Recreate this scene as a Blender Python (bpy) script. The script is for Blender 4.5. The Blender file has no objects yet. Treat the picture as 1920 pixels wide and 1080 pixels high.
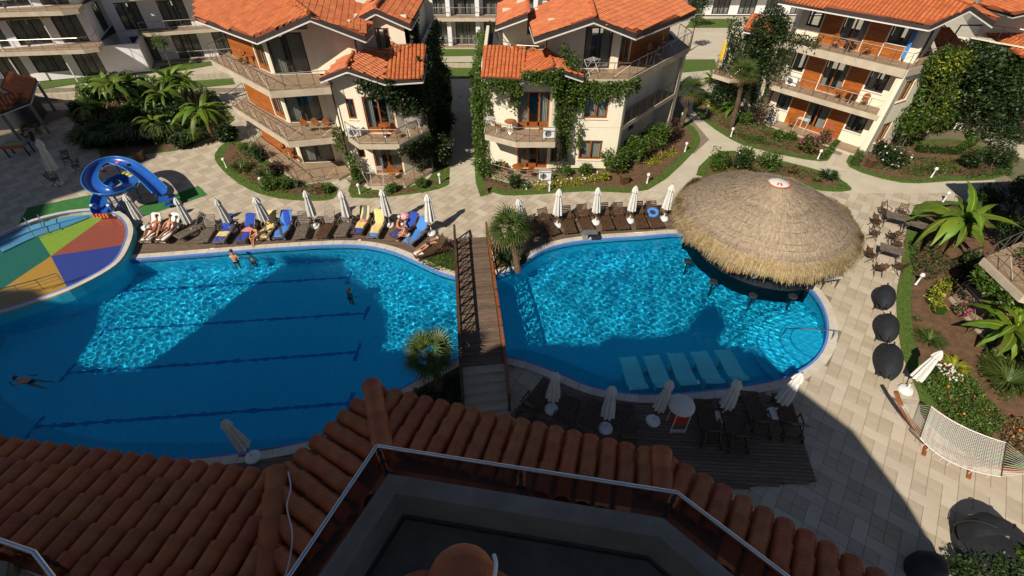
import bpy, math, random
import numpy as np
from math import sin, cos, pi, radians, hypot, atan2
from mathutils import Vector, Matrix
from mathutils.geometry import tessellate_polygon
sc = bpy.context.scene
COL = sc.collection
random.seed(7); rng = np.random.default_rng(11)

# ------------------------------------------------ camera, sky, sun, exposure
H = 17.0; FPX = 912.0; TH = math.atan(912/990.); CS, CC = sin(TH), cos(TH)
cam = bpy.data.objects.new('camera', bpy.data.cameras.new('camera')); COL.objects.link(cam); sc.camera = cam
cam.location = (0, 0, H); cam.rotation_euler = (pi/2-TH, 0, 0)
cam.data.lens = 36*FPX/1920; cam.data.sensor_width = 36; cam.data.clip_start = .05; cam.data.clip_end = 900
SUN_AZ, SUN_EL = radians(37.5), radians(41)      # shadows fall towards SUN_AZ (from +Y to +X)
world = bpy.data.worlds.new('World'); sc.world = world; world.use_nodes = True
_nt = world.node_tree; _sky = _nt.nodes.new('ShaderNodeTexSky'); _sky.sky_type = 'NISHITA'; _sky.sun_disc = False; _sky.air_density = .75; _sky.dust_density = .4
_sky.sun_elevation = SUN_EL; _sky.sun_rotation = SUN_AZ+pi
_nt.links.new(_sky.outputs[0], _nt.nodes['Background'].inputs[0]); _nt.nodes['Background'].inputs[1].default_value = 0.052
sun = bpy.data.lights.new('sun', 'SUN'); sun.energy = 5.0; sun.angle = radians(.55); sun.color = (1, .91, .76)
sun.cycles.is_caustics_light = True
suno = bpy.data.objects.new('sun', sun); COL.objects.link(suno); suno.location = (-30, -40, 50)
suno.rotation_euler = Vector((sin(SUN_AZ)*cos(SUN_EL), cos(SUN_AZ)*cos(SUN_EL), -sin(SUN_EL))).to_track_quat('-Z', 'Y').to_euler()
sc.view_settings.view_transform = 'Standard'; sc.view_settings.look = 'None'
sc.view_settings.exposure = 0.2; sc.view_settings.gamma = 1
sc.cycles.max_bounces = 8; sc.cycles.transparent_max_bounces = 16; sc.cycles.sample_clamp_indirect = 0

# ------------------------------------------------ surveying: where a line of sight meets height z
def G(px, py, z=0.):
    u = (px-960)/FPX; v = (py-540)/FPX; t = (H-z)/(CS+v*CC)
    return (u*t, (CC-v*CS)*t)
def G3(px, py, z=0.): return G(px, py, z)+(z,)

# ------------------------------------------------ materials
M = {}
def mat(n, c, r=.6, c2=None, sc_=3., bump=0., bs=30., metal=0., rnd=0., trans=0., coat=0., detail=4, stretch=None, spots=None):
    m = bpy.data.materials.new(n); m.use_nodes = True; t = m.node_tree; N = t.nodes.new; L = t.links.new
    b = t.nodes['Principled BSDF']; b.inputs['Roughness'].default_value = r; b.inputs['Metallic'].default_value = metal
    if coat: b.inputs['Coat Weight'].default_value = coat
    tc = N('ShaderNodeTexCoord'); vec = tc.outputs['Object']
    if stretch:
        mp = N('ShaderNodeMapping'); mp.inputs['Scale'].default_value = stretch; L(vec, mp.inputs[0]); vec = mp.outputs[0]
    c2 = c2 or tuple(x*.78 for x in c)
    nz = N('ShaderNodeTexNoise'); nz.inputs['Scale'].default_value = sc_; nz.inputs['Detail'].default_value = detail; nz.inputs['Roughness'].default_value = .65
    L(vec, nz.inputs['Vector'])
    cr = N('ShaderNodeValToRGB'); cr.color_ramp.elements[0].position = .35; cr.color_ramp.elements[1].position = .65
    cr.color_ramp.elements[0].color = (*c2, 1); cr.color_ramp.elements[1].color = (*c, 1); L(nz.outputs[0], cr.inputs[0])
    out = cr.outputs[0]
    if rnd:
        oi = N('ShaderNodeObjectInfo'); ge = N('ShaderNodeNewGeometry'); ad = N('ShaderNodeMath'); ad.operation = 'ADD'
        L(oi.outputs['Random'], ad.inputs[0]); L(ge.outputs['Random Per Island'], ad.inputs[1])
        wn = N('ShaderNodeTexWhiteNoise'); wn.noise_dimensions = '1D'; L(ad.outputs[0], wn.inputs['W'])
        mr = N('ShaderNodeMapRange'); mr.inputs[3].default_value = 1-rnd; mr.inputs[4].default_value = 1+rnd; L(wn.outputs['Value'], mr.inputs[0])
        hs = N('ShaderNodeHueSaturation'); L(mr.outputs[0], hs.inputs['Value']); L(out, hs.inputs['Color'])
        mh = N('ShaderNodeMapRange'); mh.inputs[3].default_value = .5-rnd*.06; mh.inputs[4].default_value = .5+rnd*.06
        sp = N('ShaderNodeSeparateColor'); L(wn.outputs['Color'], sp.inputs[0]); L(sp.outputs[1], mh.inputs[0]); L(mh.outputs[0], hs.inputs['Hue'])
        out = hs.outputs[0]
    if spots:      # lichen, dirt and wear: (colour, scale, threshold, amount)
        n3 = N('ShaderNodeTexNoise'); n3.inputs['Scale'].default_value = spots[1]; n3.inputs['Detail'].default_value = 6; n3.inputs['Roughness'].default_value = .7; L(vec, n3.inputs['Vector'])
        m3 = N('ShaderNodeMapRange'); m3.inputs[1].default_value = spots[2]; m3.inputs[2].default_value = spots[2]+.1; m3.inputs[4].default_value = spots[3]; L(n3.outputs[0], m3.inputs[0])
        x3 = N('ShaderNodeMix'); x3.data_type = 'RGBA'; L(m3.outputs[0], x3.inputs[0]); L(out, x3.inputs[6]); x3.inputs[7].default_value = (*spots[0], 1); out = x3.outputs[2]
    L(out, b.inputs['Base Color'])
    if bump:
        n2 = N('ShaderNodeTexNoise'); n2.inputs['Scale'].default_value = bs; n2.inputs['Detail'].default_value = 3; L(vec, n2.inputs['Vector'])
        bp = N('ShaderNodeBump'); bp.inputs['Strength'].default_value = bump; bp.inputs['Distance'].default_value = .02
        L(n2.outputs[0], bp.inputs['Height']); L(bp.outputs[0], b.inputs['Normal'])
    if trans:
        tr = N('ShaderNodeBsdfTranslucent'); L(out, tr.inputs[0]); mx = N('ShaderNodeMixShader'); mx.inputs[0].default_value = trans
        L(b.outputs[0], mx.inputs[1]); L(tr.outputs[0], mx.inputs[2]); L(mx.outputs[0], t.nodes['Material Output'].inputs[0])
    M[n] = m; return m
mat('paver_light', (.51, .44, .345), .62, (.46, .39, .30), 1.2, .15, 25, rnd=.06, spots=((.33, .27, .19), 1.3, .6, .3))
mat('paver_dark', (.44, .37, .28), .66, (.39, .32, .235), 1.6, .2, 25, rnd=.07, spots=((.25, .2, .14), 1.7, .6, .3))
mat('paver_path', (.53, .47, .37), .65, (.47, .41, .32), .8, .15, 25, rnd=.05)
mat('joint', (.27, .22, .16), .9, (.15, .125, .09), 4, .3, 30)
mat('earth_ground', (.16, .13, .08), .95, (.08, .10, .035), .15, .3, 8)
mat('coping_stone', (.60, .55, .47), .55, (.50, .45, .37), 1.5, .15, 25, rnd=.06)
mat('mosaic_border', (.14, .24, .62), .35, (.10, .18, .5), 14)
mat('grass', (.085, .14, .014), .9, (.05, .09, .01), 6, .8, 60)
mat('grass_blade', (.085, .135, .015), .8, (.04, .075, .008), 3, rnd=.35, trans=.3)
mat('soil', (.155, .082, .040), .95, (.085, .046, .023), 3, .9, 22)
mat('deck_wood', (.19, .13, .09), .6, (.085, .058, .04), 5, .25, 40, rnd=.22, stretch=(.5, 6, 6))
mat('teak', (.105, .055, .028), .5, (.05, .026, .014), 6, .2, 40, rnd=.12)
mat('grey_teak', (.17, .135, .105), .65, (.09, .07, .055), 6, .2, 40, rnd=.12)
mat('cladding', (.42, .125, .02), .45, (.27, .075, .012), 3, .1, 30, rnd=.14, stretch=(.6, .6, 7))
mat('door_wood', (.36, .11, .02), .4, (.22, .06, .012), 5)
mat('plaster', (.79, .73, .59), .8, (.72, .65, .51), 1.1, .12, 18, detail=8, stretch=(1, 1, .22), spots=((.50, .44, .33), 1.6, .60, .35))
mat('plaster_white', (.78, .76, .78), .8, (.70, .68, .70), .8, .1, 18, stretch=(1, 1, .3))
mat('slab_edge', (.52, .44, .34), .8, (.42, .35, .27), 1.5, .15, 20)
mat('balcony_tile', (.33, .235, .155), .6, (.26, .18, .115), 2.5)
mat('roof_tile', (.56, .165, .055), .6, (.44, .115, .038), 1.6, .15, 30, rnd=.10, spots=((.24, .09, .045), 1.1, .60, .5))
mat('roof_under', (.30, .075, .025), .8)
mat('old_tile', (.53, .14, .036), .62, (.35, .085, .025), 4.5, .35, 26, rnd=.11, detail=8, spots=((.30, .26, .19), 7, .60, .55))
mat('fascia_dark', (.045, .03, .028), .6)
mat('white_paint', (.72, .70, .66), .5, (.64, .62, .58), 3)
mat('steel', (.62, .63, .65), .18, (.72, .73, .75), 6, metal=1.)
mat('dark_metal', (.10, .09, .08), .4, metal=.7)
mat('rail_metal', (.36, .32, .27), .35, (.28, .25, .21), 5, metal=.8)
mat('canvas', (.74, .73, .70), .85, (.66, .65, .62), 5, .2, 60, trans=.12)
mat('white_plastic', (.78, .78, .77), .4, (.7, .7, .69), 8)
mat('thatch', (.44, .345, .25), .95, (.29, .22, .155), 9, .9, 50, rnd=.3)
mat('thatch_fringe', (.40, .30, .155), .95, (.25, .18, .085), 9, .5, 50, rnd=.35)
mat('black_fabric', (.018, .020, .026), .7, (.011, .012, .016), 4, .3, 40)
mat('curtain', (.50, .47, .43), .9, (.34, .31, .28), 9, .3, 20, stretch=(6, 6, .3))
mat('interior', (.05, .045, .04), .9)
mat('concrete', (.33, .31, .27), .85, (.25, .235, .20), 2.2, .3, 22, detail=7)
mat('terrace_floor', (.15, .14, .12), .75, (.09, .085, .072), 1.6, .2, 18, detail=7)
mat('pool_tile', (.055, .67, .84), .4, (.035, .52, .74), 11, detail=5)
mat('lane_tile', (.02, .21, .50), .4)
mat('kid_red', (.40, .085, .035), .6, (.27, .05, .022), 22, .2, 60)
mat('kid_blue', (.035, .055, .30), .6, (.025, .04, .22), 22, .2, 60)
mat('kid_orange', (.52, .27, .02), .6, (.42, .2, .015), 22, .2, 60)
mat('kid_green', (.30, .42, .02), .6, (.2, .30, .015), 22, .2, 60)
mat('kid_teal', (.012, .15, .10), .6, (.008, .10, .07), 22, .2, 60)
mat('kid_step', (.10, .30, .48), .5, (.08, .25, .42), 8)
mat('green_mat', (.035, .17, .035), .95, (.025, .13, .028), 3, .5, 60)
mat('slide_blue', (.014, .09, .40), .32, (.012, .075, .33), 2, coat=.35, spots=((.10, .2, .42), 3, .6, .3))
mat('slide_rim', (.02, .22, .60), .25, coat=.6)
mat('spot_white', (.45, .6, .75), .4)
mat('orange_paint', (.70, .12, .03), .4)
mat('yellow_paint', (.75, .5, .05), .4)
mat('pink_paint', (.7, .12, .25), .4)
mat('towel_blue', (.02, .065, .42), .95, (.015, .05, .33), 9, .4, 50)
mat('towel_light', (.07, .24, .62), .95, (.05, .19, .52), 9, .4, 50)
mat('towel_yellow', (.74, .58, .24), .95, (.66, .5, .2), 9, .4, 50)
mat('towel_white', (.78, .74, .70), .95, (.7, .66, .62), 9, .4, 50)
mat('towel_pink', (.72, .28, .24), .95, (.6, .2, .2), 9, .4, 50)
mat('towel_grey', (.13, .14, .15), .95)
mat('towel_magenta', (.6, .03, .16), .95, (.72, .62, .6), 14)
mat('skin', (.56, .27, .15), .55, (.48, .22, .12), 8)
mat('skin_dark', (.38, .15, .075), .5, (.32, .12, .06), 8)
mat('hair_brown', (.07, .03, .015), .7)
mat('hair_grey', (.6, .58, .55), .8)
mat('swim_navy', (.012, .016, .06), .8)
mat('swim_red', (.5, .05, .03), .8)
mat('swim_white', (.7, .66, .6), .8)
mat('jet_bed', (.90, .95, .88), .35, (.8, .88, .82), 4)
mat('red_plastic', (.5, .03, .02), .4)
mat('hammock_wood', (.30, .10, .035), .4, (.2, .065, .022), 5)
mat('rope', (.70, .66, .60), .9, (.6, .56, .5), 20)
mat('trunk', (.13, .085, .05), .95, (.06, .04, .025), 9, .9, 25)
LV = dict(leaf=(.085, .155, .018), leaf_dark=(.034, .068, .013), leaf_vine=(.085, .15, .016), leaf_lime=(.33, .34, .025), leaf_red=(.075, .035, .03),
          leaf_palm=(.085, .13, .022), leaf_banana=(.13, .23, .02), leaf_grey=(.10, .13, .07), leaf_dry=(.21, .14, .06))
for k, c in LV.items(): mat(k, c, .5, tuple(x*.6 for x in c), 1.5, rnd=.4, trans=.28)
mat('flower_pink', (.55, .06, .22), .7, rnd=.3, trans=.2); mat('flower_white', (.8, .78, .72), .7, trans=.2); mat('flower_orange', (.75, .2, .03), .7, rnd=.3, trans=.2)
def glassy(n, tint, fac=.8, rough=.03):
    m = bpy.data.materials.new(n); m.use_nodes = True; t = m.node_tree; t.nodes.clear(); N = t.nodes.new; L = t.links.new
    o = N('ShaderNodeOutputMaterial'); tr = N('ShaderNodeBsdfTransparent'); tr.inputs[0].default_value = (*tint, 1)
    g = N('ShaderNodeBsdfGlossy'); g.inputs['Roughness'].default_value = rough; lw = N('ShaderNodeLayerWeight'); pw = N('ShaderNodeMath'); pw.operation = 'POWER'; pw.inputs[1].default_value = 4.; L(lw.outputs['Facing'], pw.inputs[0])
    fr = N('ShaderNodeMath'); fr.operation = 'MULTIPLY_ADD'; fr.inputs[1].default_value = .85; fr.inputs[2].default_value = .05; L(pw.outputs[0], fr.inputs[0])
    mx = N('ShaderNodeMixShader'); L(fr.outputs[0], mx.inputs[0]); L(tr.outputs[0], mx.inputs[1]); L(g.outputs[0], mx.inputs[2]); L(mx.outputs[0], o.inputs[0])
    M[n] = m
glassy('pane', (.72, .78, .78)); glassy('shallow_water', (.93, .98, 1.)); glassy('brown_glass', (.62, .42, .32))
def water_mat(n, col):
    m = bpy.data.materials.new(n); m.use_nodes = True; t = m.node_tree; t.nodes.clear()
    o = t.nodes.new('ShaderNodeOutputMaterial'); g = t.nodes.new('ShaderNodeBsdfGlass')
    g.inputs['IOR'].default_value = 1.33; g.inputs['Roughness'].default_value = 0; g.inputs['Color'].default_value = (*col, 1)
    t.links.new(g.outputs[0], o.inputs[0]); M[n] = m
water_mat('pool_water', (.52, .90, 1.0))
def printed(n, base, spot, scale, th):
    m = mat(n, base, .3, coat=.4); t = m.node_tree; N = t.nodes.new; L = t.links.new; b = t.nodes['Principled BSDF']
    v = N('ShaderNodeTexVoronoi'); v.inputs['Scale'].default_value = scale; tc = N('ShaderNodeTexCoord'); L(tc.outputs['Object'], v.inputs['Vector'])
    mt = N('ShaderNodeMath'); mt.operation = 'LESS_THAN'; mt.inputs[1].default_value = th; L(v.outputs['Distance'], mt.inputs[0])
    mx = N('ShaderNodeMix'); mx.data_type = 'RGBA'; mx.inputs[6].default_value = (*base, 1); mx.inputs[7].default_value = (*spot, 1)
    L(mt.outputs[0], mx.inputs[0]); L(mx.outputs[2], b.inputs['Base Color'])
printed('slide_print', (.012, .07, .36), (.35, .55, .8), 7., .28)

# ------------------------------------------------ mesh builder
class MB:
    def __init__(s): s.v = []; s.f = []; s.m = []
    def add(s, vs, fs, m=0):
        o = len(s.v); s.v += [tuple(p) for p in vs]; s.f += [tuple(o+i for i in f) for f in fs]; s.m += [m]*len(fs); return s
    def box(s, cx, cy, cz, sx, sy, sz, rz=0, m=0):
        c, d = cos(rz), sin(rz); vs = []
        for z in (-sz/2, sz/2):
            for x, y in ((-sx/2, -sy/2), (sx/2, -sy/2), (sx/2, sy/2), (-sx/2, sy/2)):
                vs.append((cx+x*c-y*d, cy+x*d+y*c, cz+z))
        return s.add(vs, [(3, 2, 1, 0), (4, 5, 6, 7), (0, 1, 5, 4), (1, 2, 6, 5), (2, 3, 7, 6), (3, 0, 4, 7)], m)
    def beam(s, p, q, w, h, m=0, up=(0, 0, 1)):
        p, q = Vector(p), Vector(q); d = (q-p).normalized(); x = d.cross(Vector(up))
        if x.length < 1e-3: x = d.cross(Vector((1, 0, 0)))
        x.normalize(); y = x.cross(d); vs = []
        for c in (p, q):
            for a, b in ((-1, -1), (1, -1), (1, 1), (-1, 1)): vs.append(c+x*a*w/2+y*b*h/2)
        return s.add(vs, [(3, 2, 1, 0), (4, 5, 6, 7), (0, 1, 5, 4), (1, 2, 6, 5), (2, 3, 7, 6), (3, 0, 4, 7)], m)
    def tube(s, pts, r, n=8, m=0, cap=True):
        pts = [Vector(p) for p in pts]; rs = r if isinstance(r, (list, tuple)) else [r]*len(pts); vs = []
        px = None
        for i, p in enumerate(pts):
            d = (pts[min(i+1, len(pts)-1)]-pts[max(i-1, 0)]).normalized()
            x = d.cross(Vector((0, 0, 1))) if px is None else px-d*px.dot(d)
            if x.length < 1e-3: x = d.cross(Vector((1, 0, 0)))
            x.normalize(); px = x; y = d.cross(x)
            for k in range(n):
                a = 2*pi*k/n; vs.append(p+(x*cos(a)+y*sin(a))*rs[i])
        fs = [(i*n+k, i*n+(k+1) % n, (i+1)*n+(k+1) % n, (i+1)*n+k) for i in range(len(pts)-1) for k in range(n)]
        if cap: fs += [tuple(range(n))[::-1], tuple((len(pts)-1)*n+k for k in range(n))]
        return s.add(vs, fs, m)
    def lathe(s, prof, c=(0, 0, 0), n=16, m=0, fold=0, nf=8, ph=0.):
        vs = []
        for r, z in prof:
            for k in range(n):
                a = 2*pi*k/n; rr = r*(1+fold*cos(a*nf+ph)); vs.append((c[0]+rr*cos(a), c[1]+rr*sin(a), c[2]+z))
        fs = [(i*n+k, i*n+(k+1) % n, (i+1)*n+(k+1) % n, (i+1)*n+k) for i in range(len(prof)-1) for k in range(n)]
        fs += [tuple(range(n))[::-1], tuple((len(prof)-1)*n+k for k in range(n))]
        return s.add(vs, fs, m)
    def prism(s, poly, z0, z1, m=0, mside=None, holes=()):
        mside = m if mside is None else mside
        loops = [poly]+list(holes); flat = [p for l in loops for p in l]
        tri = tessellate_polygon([[Vector((p[0], p[1], 0)) for p in l] for l in loops])
        o = len(flat); vs = [(p[0], p[1], z1) for p in flat]+[(p[0], p[1], z0) for p in flat]; fs = []
        for a, b, c in tri:
            A, B, C_ = flat[a], flat[b], flat[c]
            if (B[0]-A[0])*(C_[1]-A[1])-(B[1]-A[1])*(C_[0]-A[0]) < 0: a, c = c, a
            fs += [(a, b, c)]
        s.add(vs, fs, m); base = len(s.v)-2*o; sf = []; k = 0
        for l in loops:
            n = len(l); ccw = area(l) > 0
            for i in range(n):
                a, b = k+i, k+(i+1) % n
                sf.append((b, a, a+o, b+o) if (ccw == (l is loops[0])) else (a, b, b+o, a+o))
            k += n
        s.f += [tuple(base+i for i in f) for f in sf]; s.m += [mside]*len(sf)
        return s
    def slab(s, top, th, m=0, mside=None):         # top: 3-D polygon (any slope), thickened downwards
        n = len(top); vs = list(top)+[(p[0], p[1], p[2]-th) for p in top]; o = len(s.v)
        s.v += [tuple(p) for p in vs]
        ccw = area(top) > 0; T = tuple(range(n)); fs = [T if ccw else T[::-1], tuple(n+i for i in (T[::-1] if ccw else T))]
        s.f += [tuple(o+i for i in f) for f in fs]; s.m += [m, m]
        for i in range(n):
            j = (i+1) % n; s.f.append((o+i, o+n+i, o+n+j, o+j) if ccw else (o+j, o+n+j, o+n+i, o+i)); s.m.append(m if mside is None else mside)
        return s
def area(l): return .5*sum(l[i-1][0]*l[i][1]-l[i][0]*l[i-1][1] for i in range(len(l)))
def wloc(o):
    v = Vector((0, 0, 0))
    while o is not None: v += o.location; o = o.parent
    return v
def tag(o, label=None, cat=None, group=None, kind=None):
    if label: o['label'] = label
    if cat: o['category'] = cat
    if group: o['group'] = group
    if kind: o['kind'] = kind
    return o
def empty(name, loc, label=None, cat=None, group=None, rz=0):
    o = bpy.data.objects.new(name, None); COL.objects.link(o); o.location = loc; o.rotation_euler = (0, 0, rz); o.empty_display_size = .2
    return tag(o, label, cat, group)
def link(name, me, parent=None, loc=(0, 0, 0), rz=0):
    o = bpy.data.objects.new(name, me); COL.objects.link(o); o.parent = parent; o.location = loc; o.rotation_euler = (0, 0, rz); return o
def add(name, mb, mats, parent=None, world=True, smooth=False, base=None, flat_angle=None):
    """one mesh object; coordinates in mb are world ones unless world=False"""
    me = bpy.data.meshes.new(name); v = mb.v; off = Vector((0, 0, 0))
    if world: off = wloc(parent) if parent else (Vector(base) if base else Vector((0, 0, 0)))
    a = np.array(v, dtype=np.float64).reshape(-1, 3)-np.array(off)
    me.from_pydata(a.tolist(), [], mb.f)
    for k in ([mats] if isinstance(mats, str) else mats): me.materials.append(M[k])
    if any(mb.m): me.polygons.foreach_set('material_index', mb.m)
    if smooth: me.polygons.foreach_set('use_smooth', [True]*len(mb.f))
    me.update(); o = link(name, me, parent)
    if world and not parent: o.location = off
    if smooth == 'auto': me.set_sharp_from_angle(angle=radians(40))
    return o
def copy_tree(o, parent=None):
    c = o.copy(); COL.objects.link(c); c.parent = parent
    for ch in o.children: copy_tree(ch, c)
    return c
def place(proto, loc, rz=0, label=None, group=None, scale=None):
    if not proto.get('_used'): o = proto; o['_used'] = 1
    else:
        o = copy_tree(proto)
    o.location = loc; o.rotation_euler = (0, 0, rz)
    if scale: o.scale = (scale,)*3 if not isinstance(scale, tuple) else scale
    if label: o['label'] = label
    if group: o['group'] = group
    return o
def inpoly(x, y, P):
    c = False; n = len(P); j = n-1
    for i in range(n):
        if (P[i][1] > y) != (P[j][1] > y) and x < (P[j][0]-P[i][0])*(y-P[i][1])/(P[j][1]-P[i][1])+P[i][0]: c = not c
        j = i
    return c
def pdist(x, y, P):
    b = 1e9; n = len(P)
    for i in range(n):
        ax, ay = P[i-1][:2]; bx, by = P[i][:2]; dx, dy = bx-ax, by-ay; L2 = dx*dx+dy*dy or 1e-9
        t = max(0, min(1, ((x-ax)*dx+(y-ay)*dy)/L2)); b = min(b, hypot(x-ax-t*dx, y-ay-t*dy))
    return b
def smooth_loop(P, k=5):
    n = len(P); out = []
    for i in range(n):
        p0, p1, p2, p3 = P[i-1], P[i], P[(i+1) % n], P[(i+2) % n]
        for j in range(k):
            t = j/k; out.append(tuple(.5*((2*p1[a])+(-p0[a]+p2[a])*t+(2*p0[a]-5*p1[a]+4*p2[a]-p3[a])*t*t+(-p0[a]+3*p1[a]-3*p2[a]+p3[a])*t**3) for a in range(2)))
    return out
def spline(P, k=6):
    P = [tuple(p) for p in P]; Q = [P[0]]+P+[P[-1]]; out = []; d = len(P[0])
    for i in range(1, len(Q)-2):
        p0, p1, p2, p3 = Q[i-1:i+3]
        for j in range(k):
            t = j/k; out.append(tuple(.5*((2*p1[a])+(-p0[a]+p2[a])*t+(2*p0[a]-5*p1[a]+4*p2[a]-p3[a])*t*t+(-p0[a]+3*p1[a]-3*p2[a]+p3[a])*t**3) for a in range(d)))
    return out+[P[-1]]
def offset(P, d):          # outward for positive d (closed loop)
    s = 1 if area(P) > 0 else -1; n = len(P); out = []
    for i in range(n):
        a, b = P[i-1], P[(i+1) % n]; tx, ty = b[0]-a[0], b[1]-a[1]; L = hypot(tx, ty) or 1
        out.append((P[i][0]+s*ty/L*d, P[i][1]-s*tx/L*d))
    return out
def leaves(name, pts, size, mats, parent=None, aspect=1.7, up=.5, jit=.6, mi=None, base=None, kind=None):
    """many small folded leaves, one mesh; pts in world coordinates"""
    pts = np.asarray(pts, float); n = len(pts)
    off = np.array(wloc(parent)) if parent else np.array(base if base is not None else (0, 0, 0), float)
    a = rng.uniform(0, 2*pi, n); nz = rng.normal(0, 1, (n, 3)); nz[:, 2] = np.abs(nz[:, 2])+up*2; nz /= np.linalg.norm(nz, axis=1)[:, None]
    d = np.stack([np.cos(a), np.sin(a), rng.uniform(-.6, .4, n)], 1); d -= nz*(d*nz).sum(1)[:, None]; d /= np.linalg.norm(d, axis=1)[:, None]
    w = np.cross(nz, d); s = (size*(1+jit*rng.uniform(-1, 1, n)))[:, None]
    p = pts-off
    V = np.stack([p, p+d*s*.5+w*s/aspect*.5+nz*s*.06, p+d*s-nz*s*.1, p+d*s*.5-w*s/aspect*.5+nz*s*.06], 1).reshape(-1, 3)
    me = bpy.data.meshes.new(name); me.vertices.add(4*n); me.vertices.foreach_set('co', V.ravel())
    me.loops.add(4*n); me.loops.foreach_set('vertex_index', np.arange(4*n)); me.polygons.add(n)
    me.polygons.foreach_set('loop_start', np.arange(0, 4*n, 4)); me.polygons.foreach_set('loop_total', np.full(n, 4))
    for k in ([mats] if isinstance(mats, str) else mats): me.materials.append(M[k])
    if mi is not None: me.polygons.foreach_set('material_index', np.asarray(mi, dtype=np.int32))
    me.update(calc_edges=True); me.validate()
    o = link(name, me, parent)
    if not parent: o.location = off
    if kind: o['kind'] = kind
    return o
def sph(n, c, r, shell=.55):
    d = rng.normal(0, 1, (n, 3)); d /= np.linalg.norm(d, axis=1)[:, None]
    return np.array(c)+d*(shell+(1-shell)*rng.random(n)**.6)[:, None]*np.array(r)
# ------------------------------------------------ ground plan (surveyed on the ground plane)
px = lambda l, z=0.: [G(a, b, z) for a, b in l]
pool = px([(-90, 640), (-30, 600), (60, 562), (130, 540), (190, 512), (225, 492), (300, 485), (400, 477), (500, 469), (600, 463), (660, 462), (700, 466), (740, 476), (780, 494), (820, 512), (855, 522), (900, 524), (935, 518),
  (965, 507), (990, 490), (1020, 471), (1060, 459), (1120, 451), (1200, 446), (1285, 441), (1305, 463), (1330, 488), (1360, 508), (1400, 526), (1440, 537), (1480, 542), (1513, 540),
  (1535, 565), (1548, 600), (1547, 638), (1530, 670), (1500, 694), (1460, 711), (1400, 723), (1330, 732), (1250, 739), (1180, 738), (1110, 725), (1060, 705), (1010, 685), (970, 673), (935, 667),
  (895, 666), (860, 672), (825, 690), (775, 716), (725, 745), (680, 775), (640, 800), (590, 823), (500, 842), (400, 855), (300, 863), (200, 868), (50, 855), (-60, 820), (-140, 740)])
poolS = smooth_loop(pool, 3)
if area(poolS) < 0: poolS = poolS[::-1]
WZ = -0.13
cop_in, cop_mid, cop_out = poolS, offset(poolS, .10), offset(poolS, .50)
big = [(-260, -60), (260, -60), (260, 320), (-260, 320)]
mb = MB(); mb.prism(big, -1.2, -.03, holes=[offset(poolS, .2)]); tag(add('ground', mb, 'earth_ground'), kind='structure')
court = [(-48, -12), (34, -12), (34, 33), (12, 40), (-10, 46), (-48, 46)]
mb = MB(); mb.prism(court, -.028, -.004, holes=[offset(poolS, .2)]); tag(add('paving_bed', mb, 'joint'), kind='structure')
# pool basin
DEEP = -1.75
mb = MB(); n = len(poolS); vs = [(x, y, .0) for x, y in poolS]+[(x, y, DEEP) for x, y in poolS]
mb.add(vs, [(i, (i+1) % n, n+(i+1) % n, n+i) for i in range(n)]); mb.prism(poolS, DEEP-.2, DEEP)
o = tag(add('pool_basin', mb, 'pool_tile'), kind='structure'); o.cycles.is_caustics_receiver = True
basin = o
# lane markings on the pool floor
laneL = [(240, 553), (200, 625), (130, 705), (70, 805)]; laneR = [(655, 525), (688, 590), (670, 662), (655, 757)]
for i in range(4):
    a, b = G(*laneL[i], -1.25), G(*laneR[i], -1.25); mb = MB(); mb.beam((a[0], a[1], DEEP+.006), (b[0], b[1], DEEP+.006), .15, .008)
    for q in (a, b): mb.beam((q[0], q[1]-.55, DEEP+.012), (q[0]+.05, q[1]+.55, DEEP+.012), .15, .008)
    o = add('lane_marking', mb, 'lane_tile', basin); o.cycles.is_caustics_receiver = True
# broad steps down into the right-hand basin
for k in range(5):
    r = 2.75-.44*k; c0 = G(1545, 640); mb = MB()
    pl = [(c0[0]-.25+r*cos(a), c0[1]+.2+r*sin(a)) for a in [radians(80+t*190/22) for t in range(23)]]
    pl = [p for p in pl if inpoly(p[0], p[1], poolS)]
    wl = [p for p in poolS if hypot(p[0]-c0[0]+.25, p[1]-c0[1]-.2) < r+.05]
    if len(pl) > 3:
        wl.sort(key=lambda p: atan2(p[1]-c0[1], p[0]-c0[0]+6)); poly = pl+wl
        top = DEEP+.26*(k+1); mb.prism(poly, DEEP, top, 0)
        for i in range(len(pl)-1): mb.beam((pl[i][0], pl[i][1], top+.004), (pl[i+1][0], pl[i+1][1], top+.004), .03, .01, 1)
        o = add('pool_step', mb, ['pool_tile', 'lane_tile'], basin); o.cycles.is_caustics_receiver = True
# water: a real wavy surface
xs = [p[0] for p in poolS]; ys = [p[1] for p in poolS]; st = .042
nx, ny = int((max(xs)-max(min(xs), -27))/st), int((max(ys)-min(ys))/st); x0, y0 = max(min(xs), -27), min(ys)
X, Y = np.meshgrid(x0+np.arange(nx+1)*st, y0+np.arange(ny+1)*st)
Z = np.zeros_like(X)
for i in range(34):
    th = rng.uniform(0, 2*pi); lam = rng.uniform(.17, .48) if i < 28 else rng.uniform(1.6, 3.5); k = 2*pi/lam
    Z += .0021*lam*np.sin(k*(cos(th)*X+sin(th)*Y)/1+rng.uniform(0, 6.3))*(1+.5*np.sin(.9*X*cos(i)+.8*Y*sin(i)+i))
def inside_grid(P):
    c = np.zeros(X.shape, bool); m = len(P)
    for i in range(m):
        ax, ay = P[i-1]; bx, by = P[i]
        if ay == by: continue
        c ^= ((ay > Y) != (by > Y)) & (X < (bx-ax)*(Y-ay)/(by-ay)+ax)
    return c
ins = inside_grid(offset(poolS, .12))
idx = np.arange(X.size).reshape(X.shape); q = ins[:-1, :-1] | ins[1:, :-1] | ins[:-1, 1:] | ins[1:, 1:]
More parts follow.
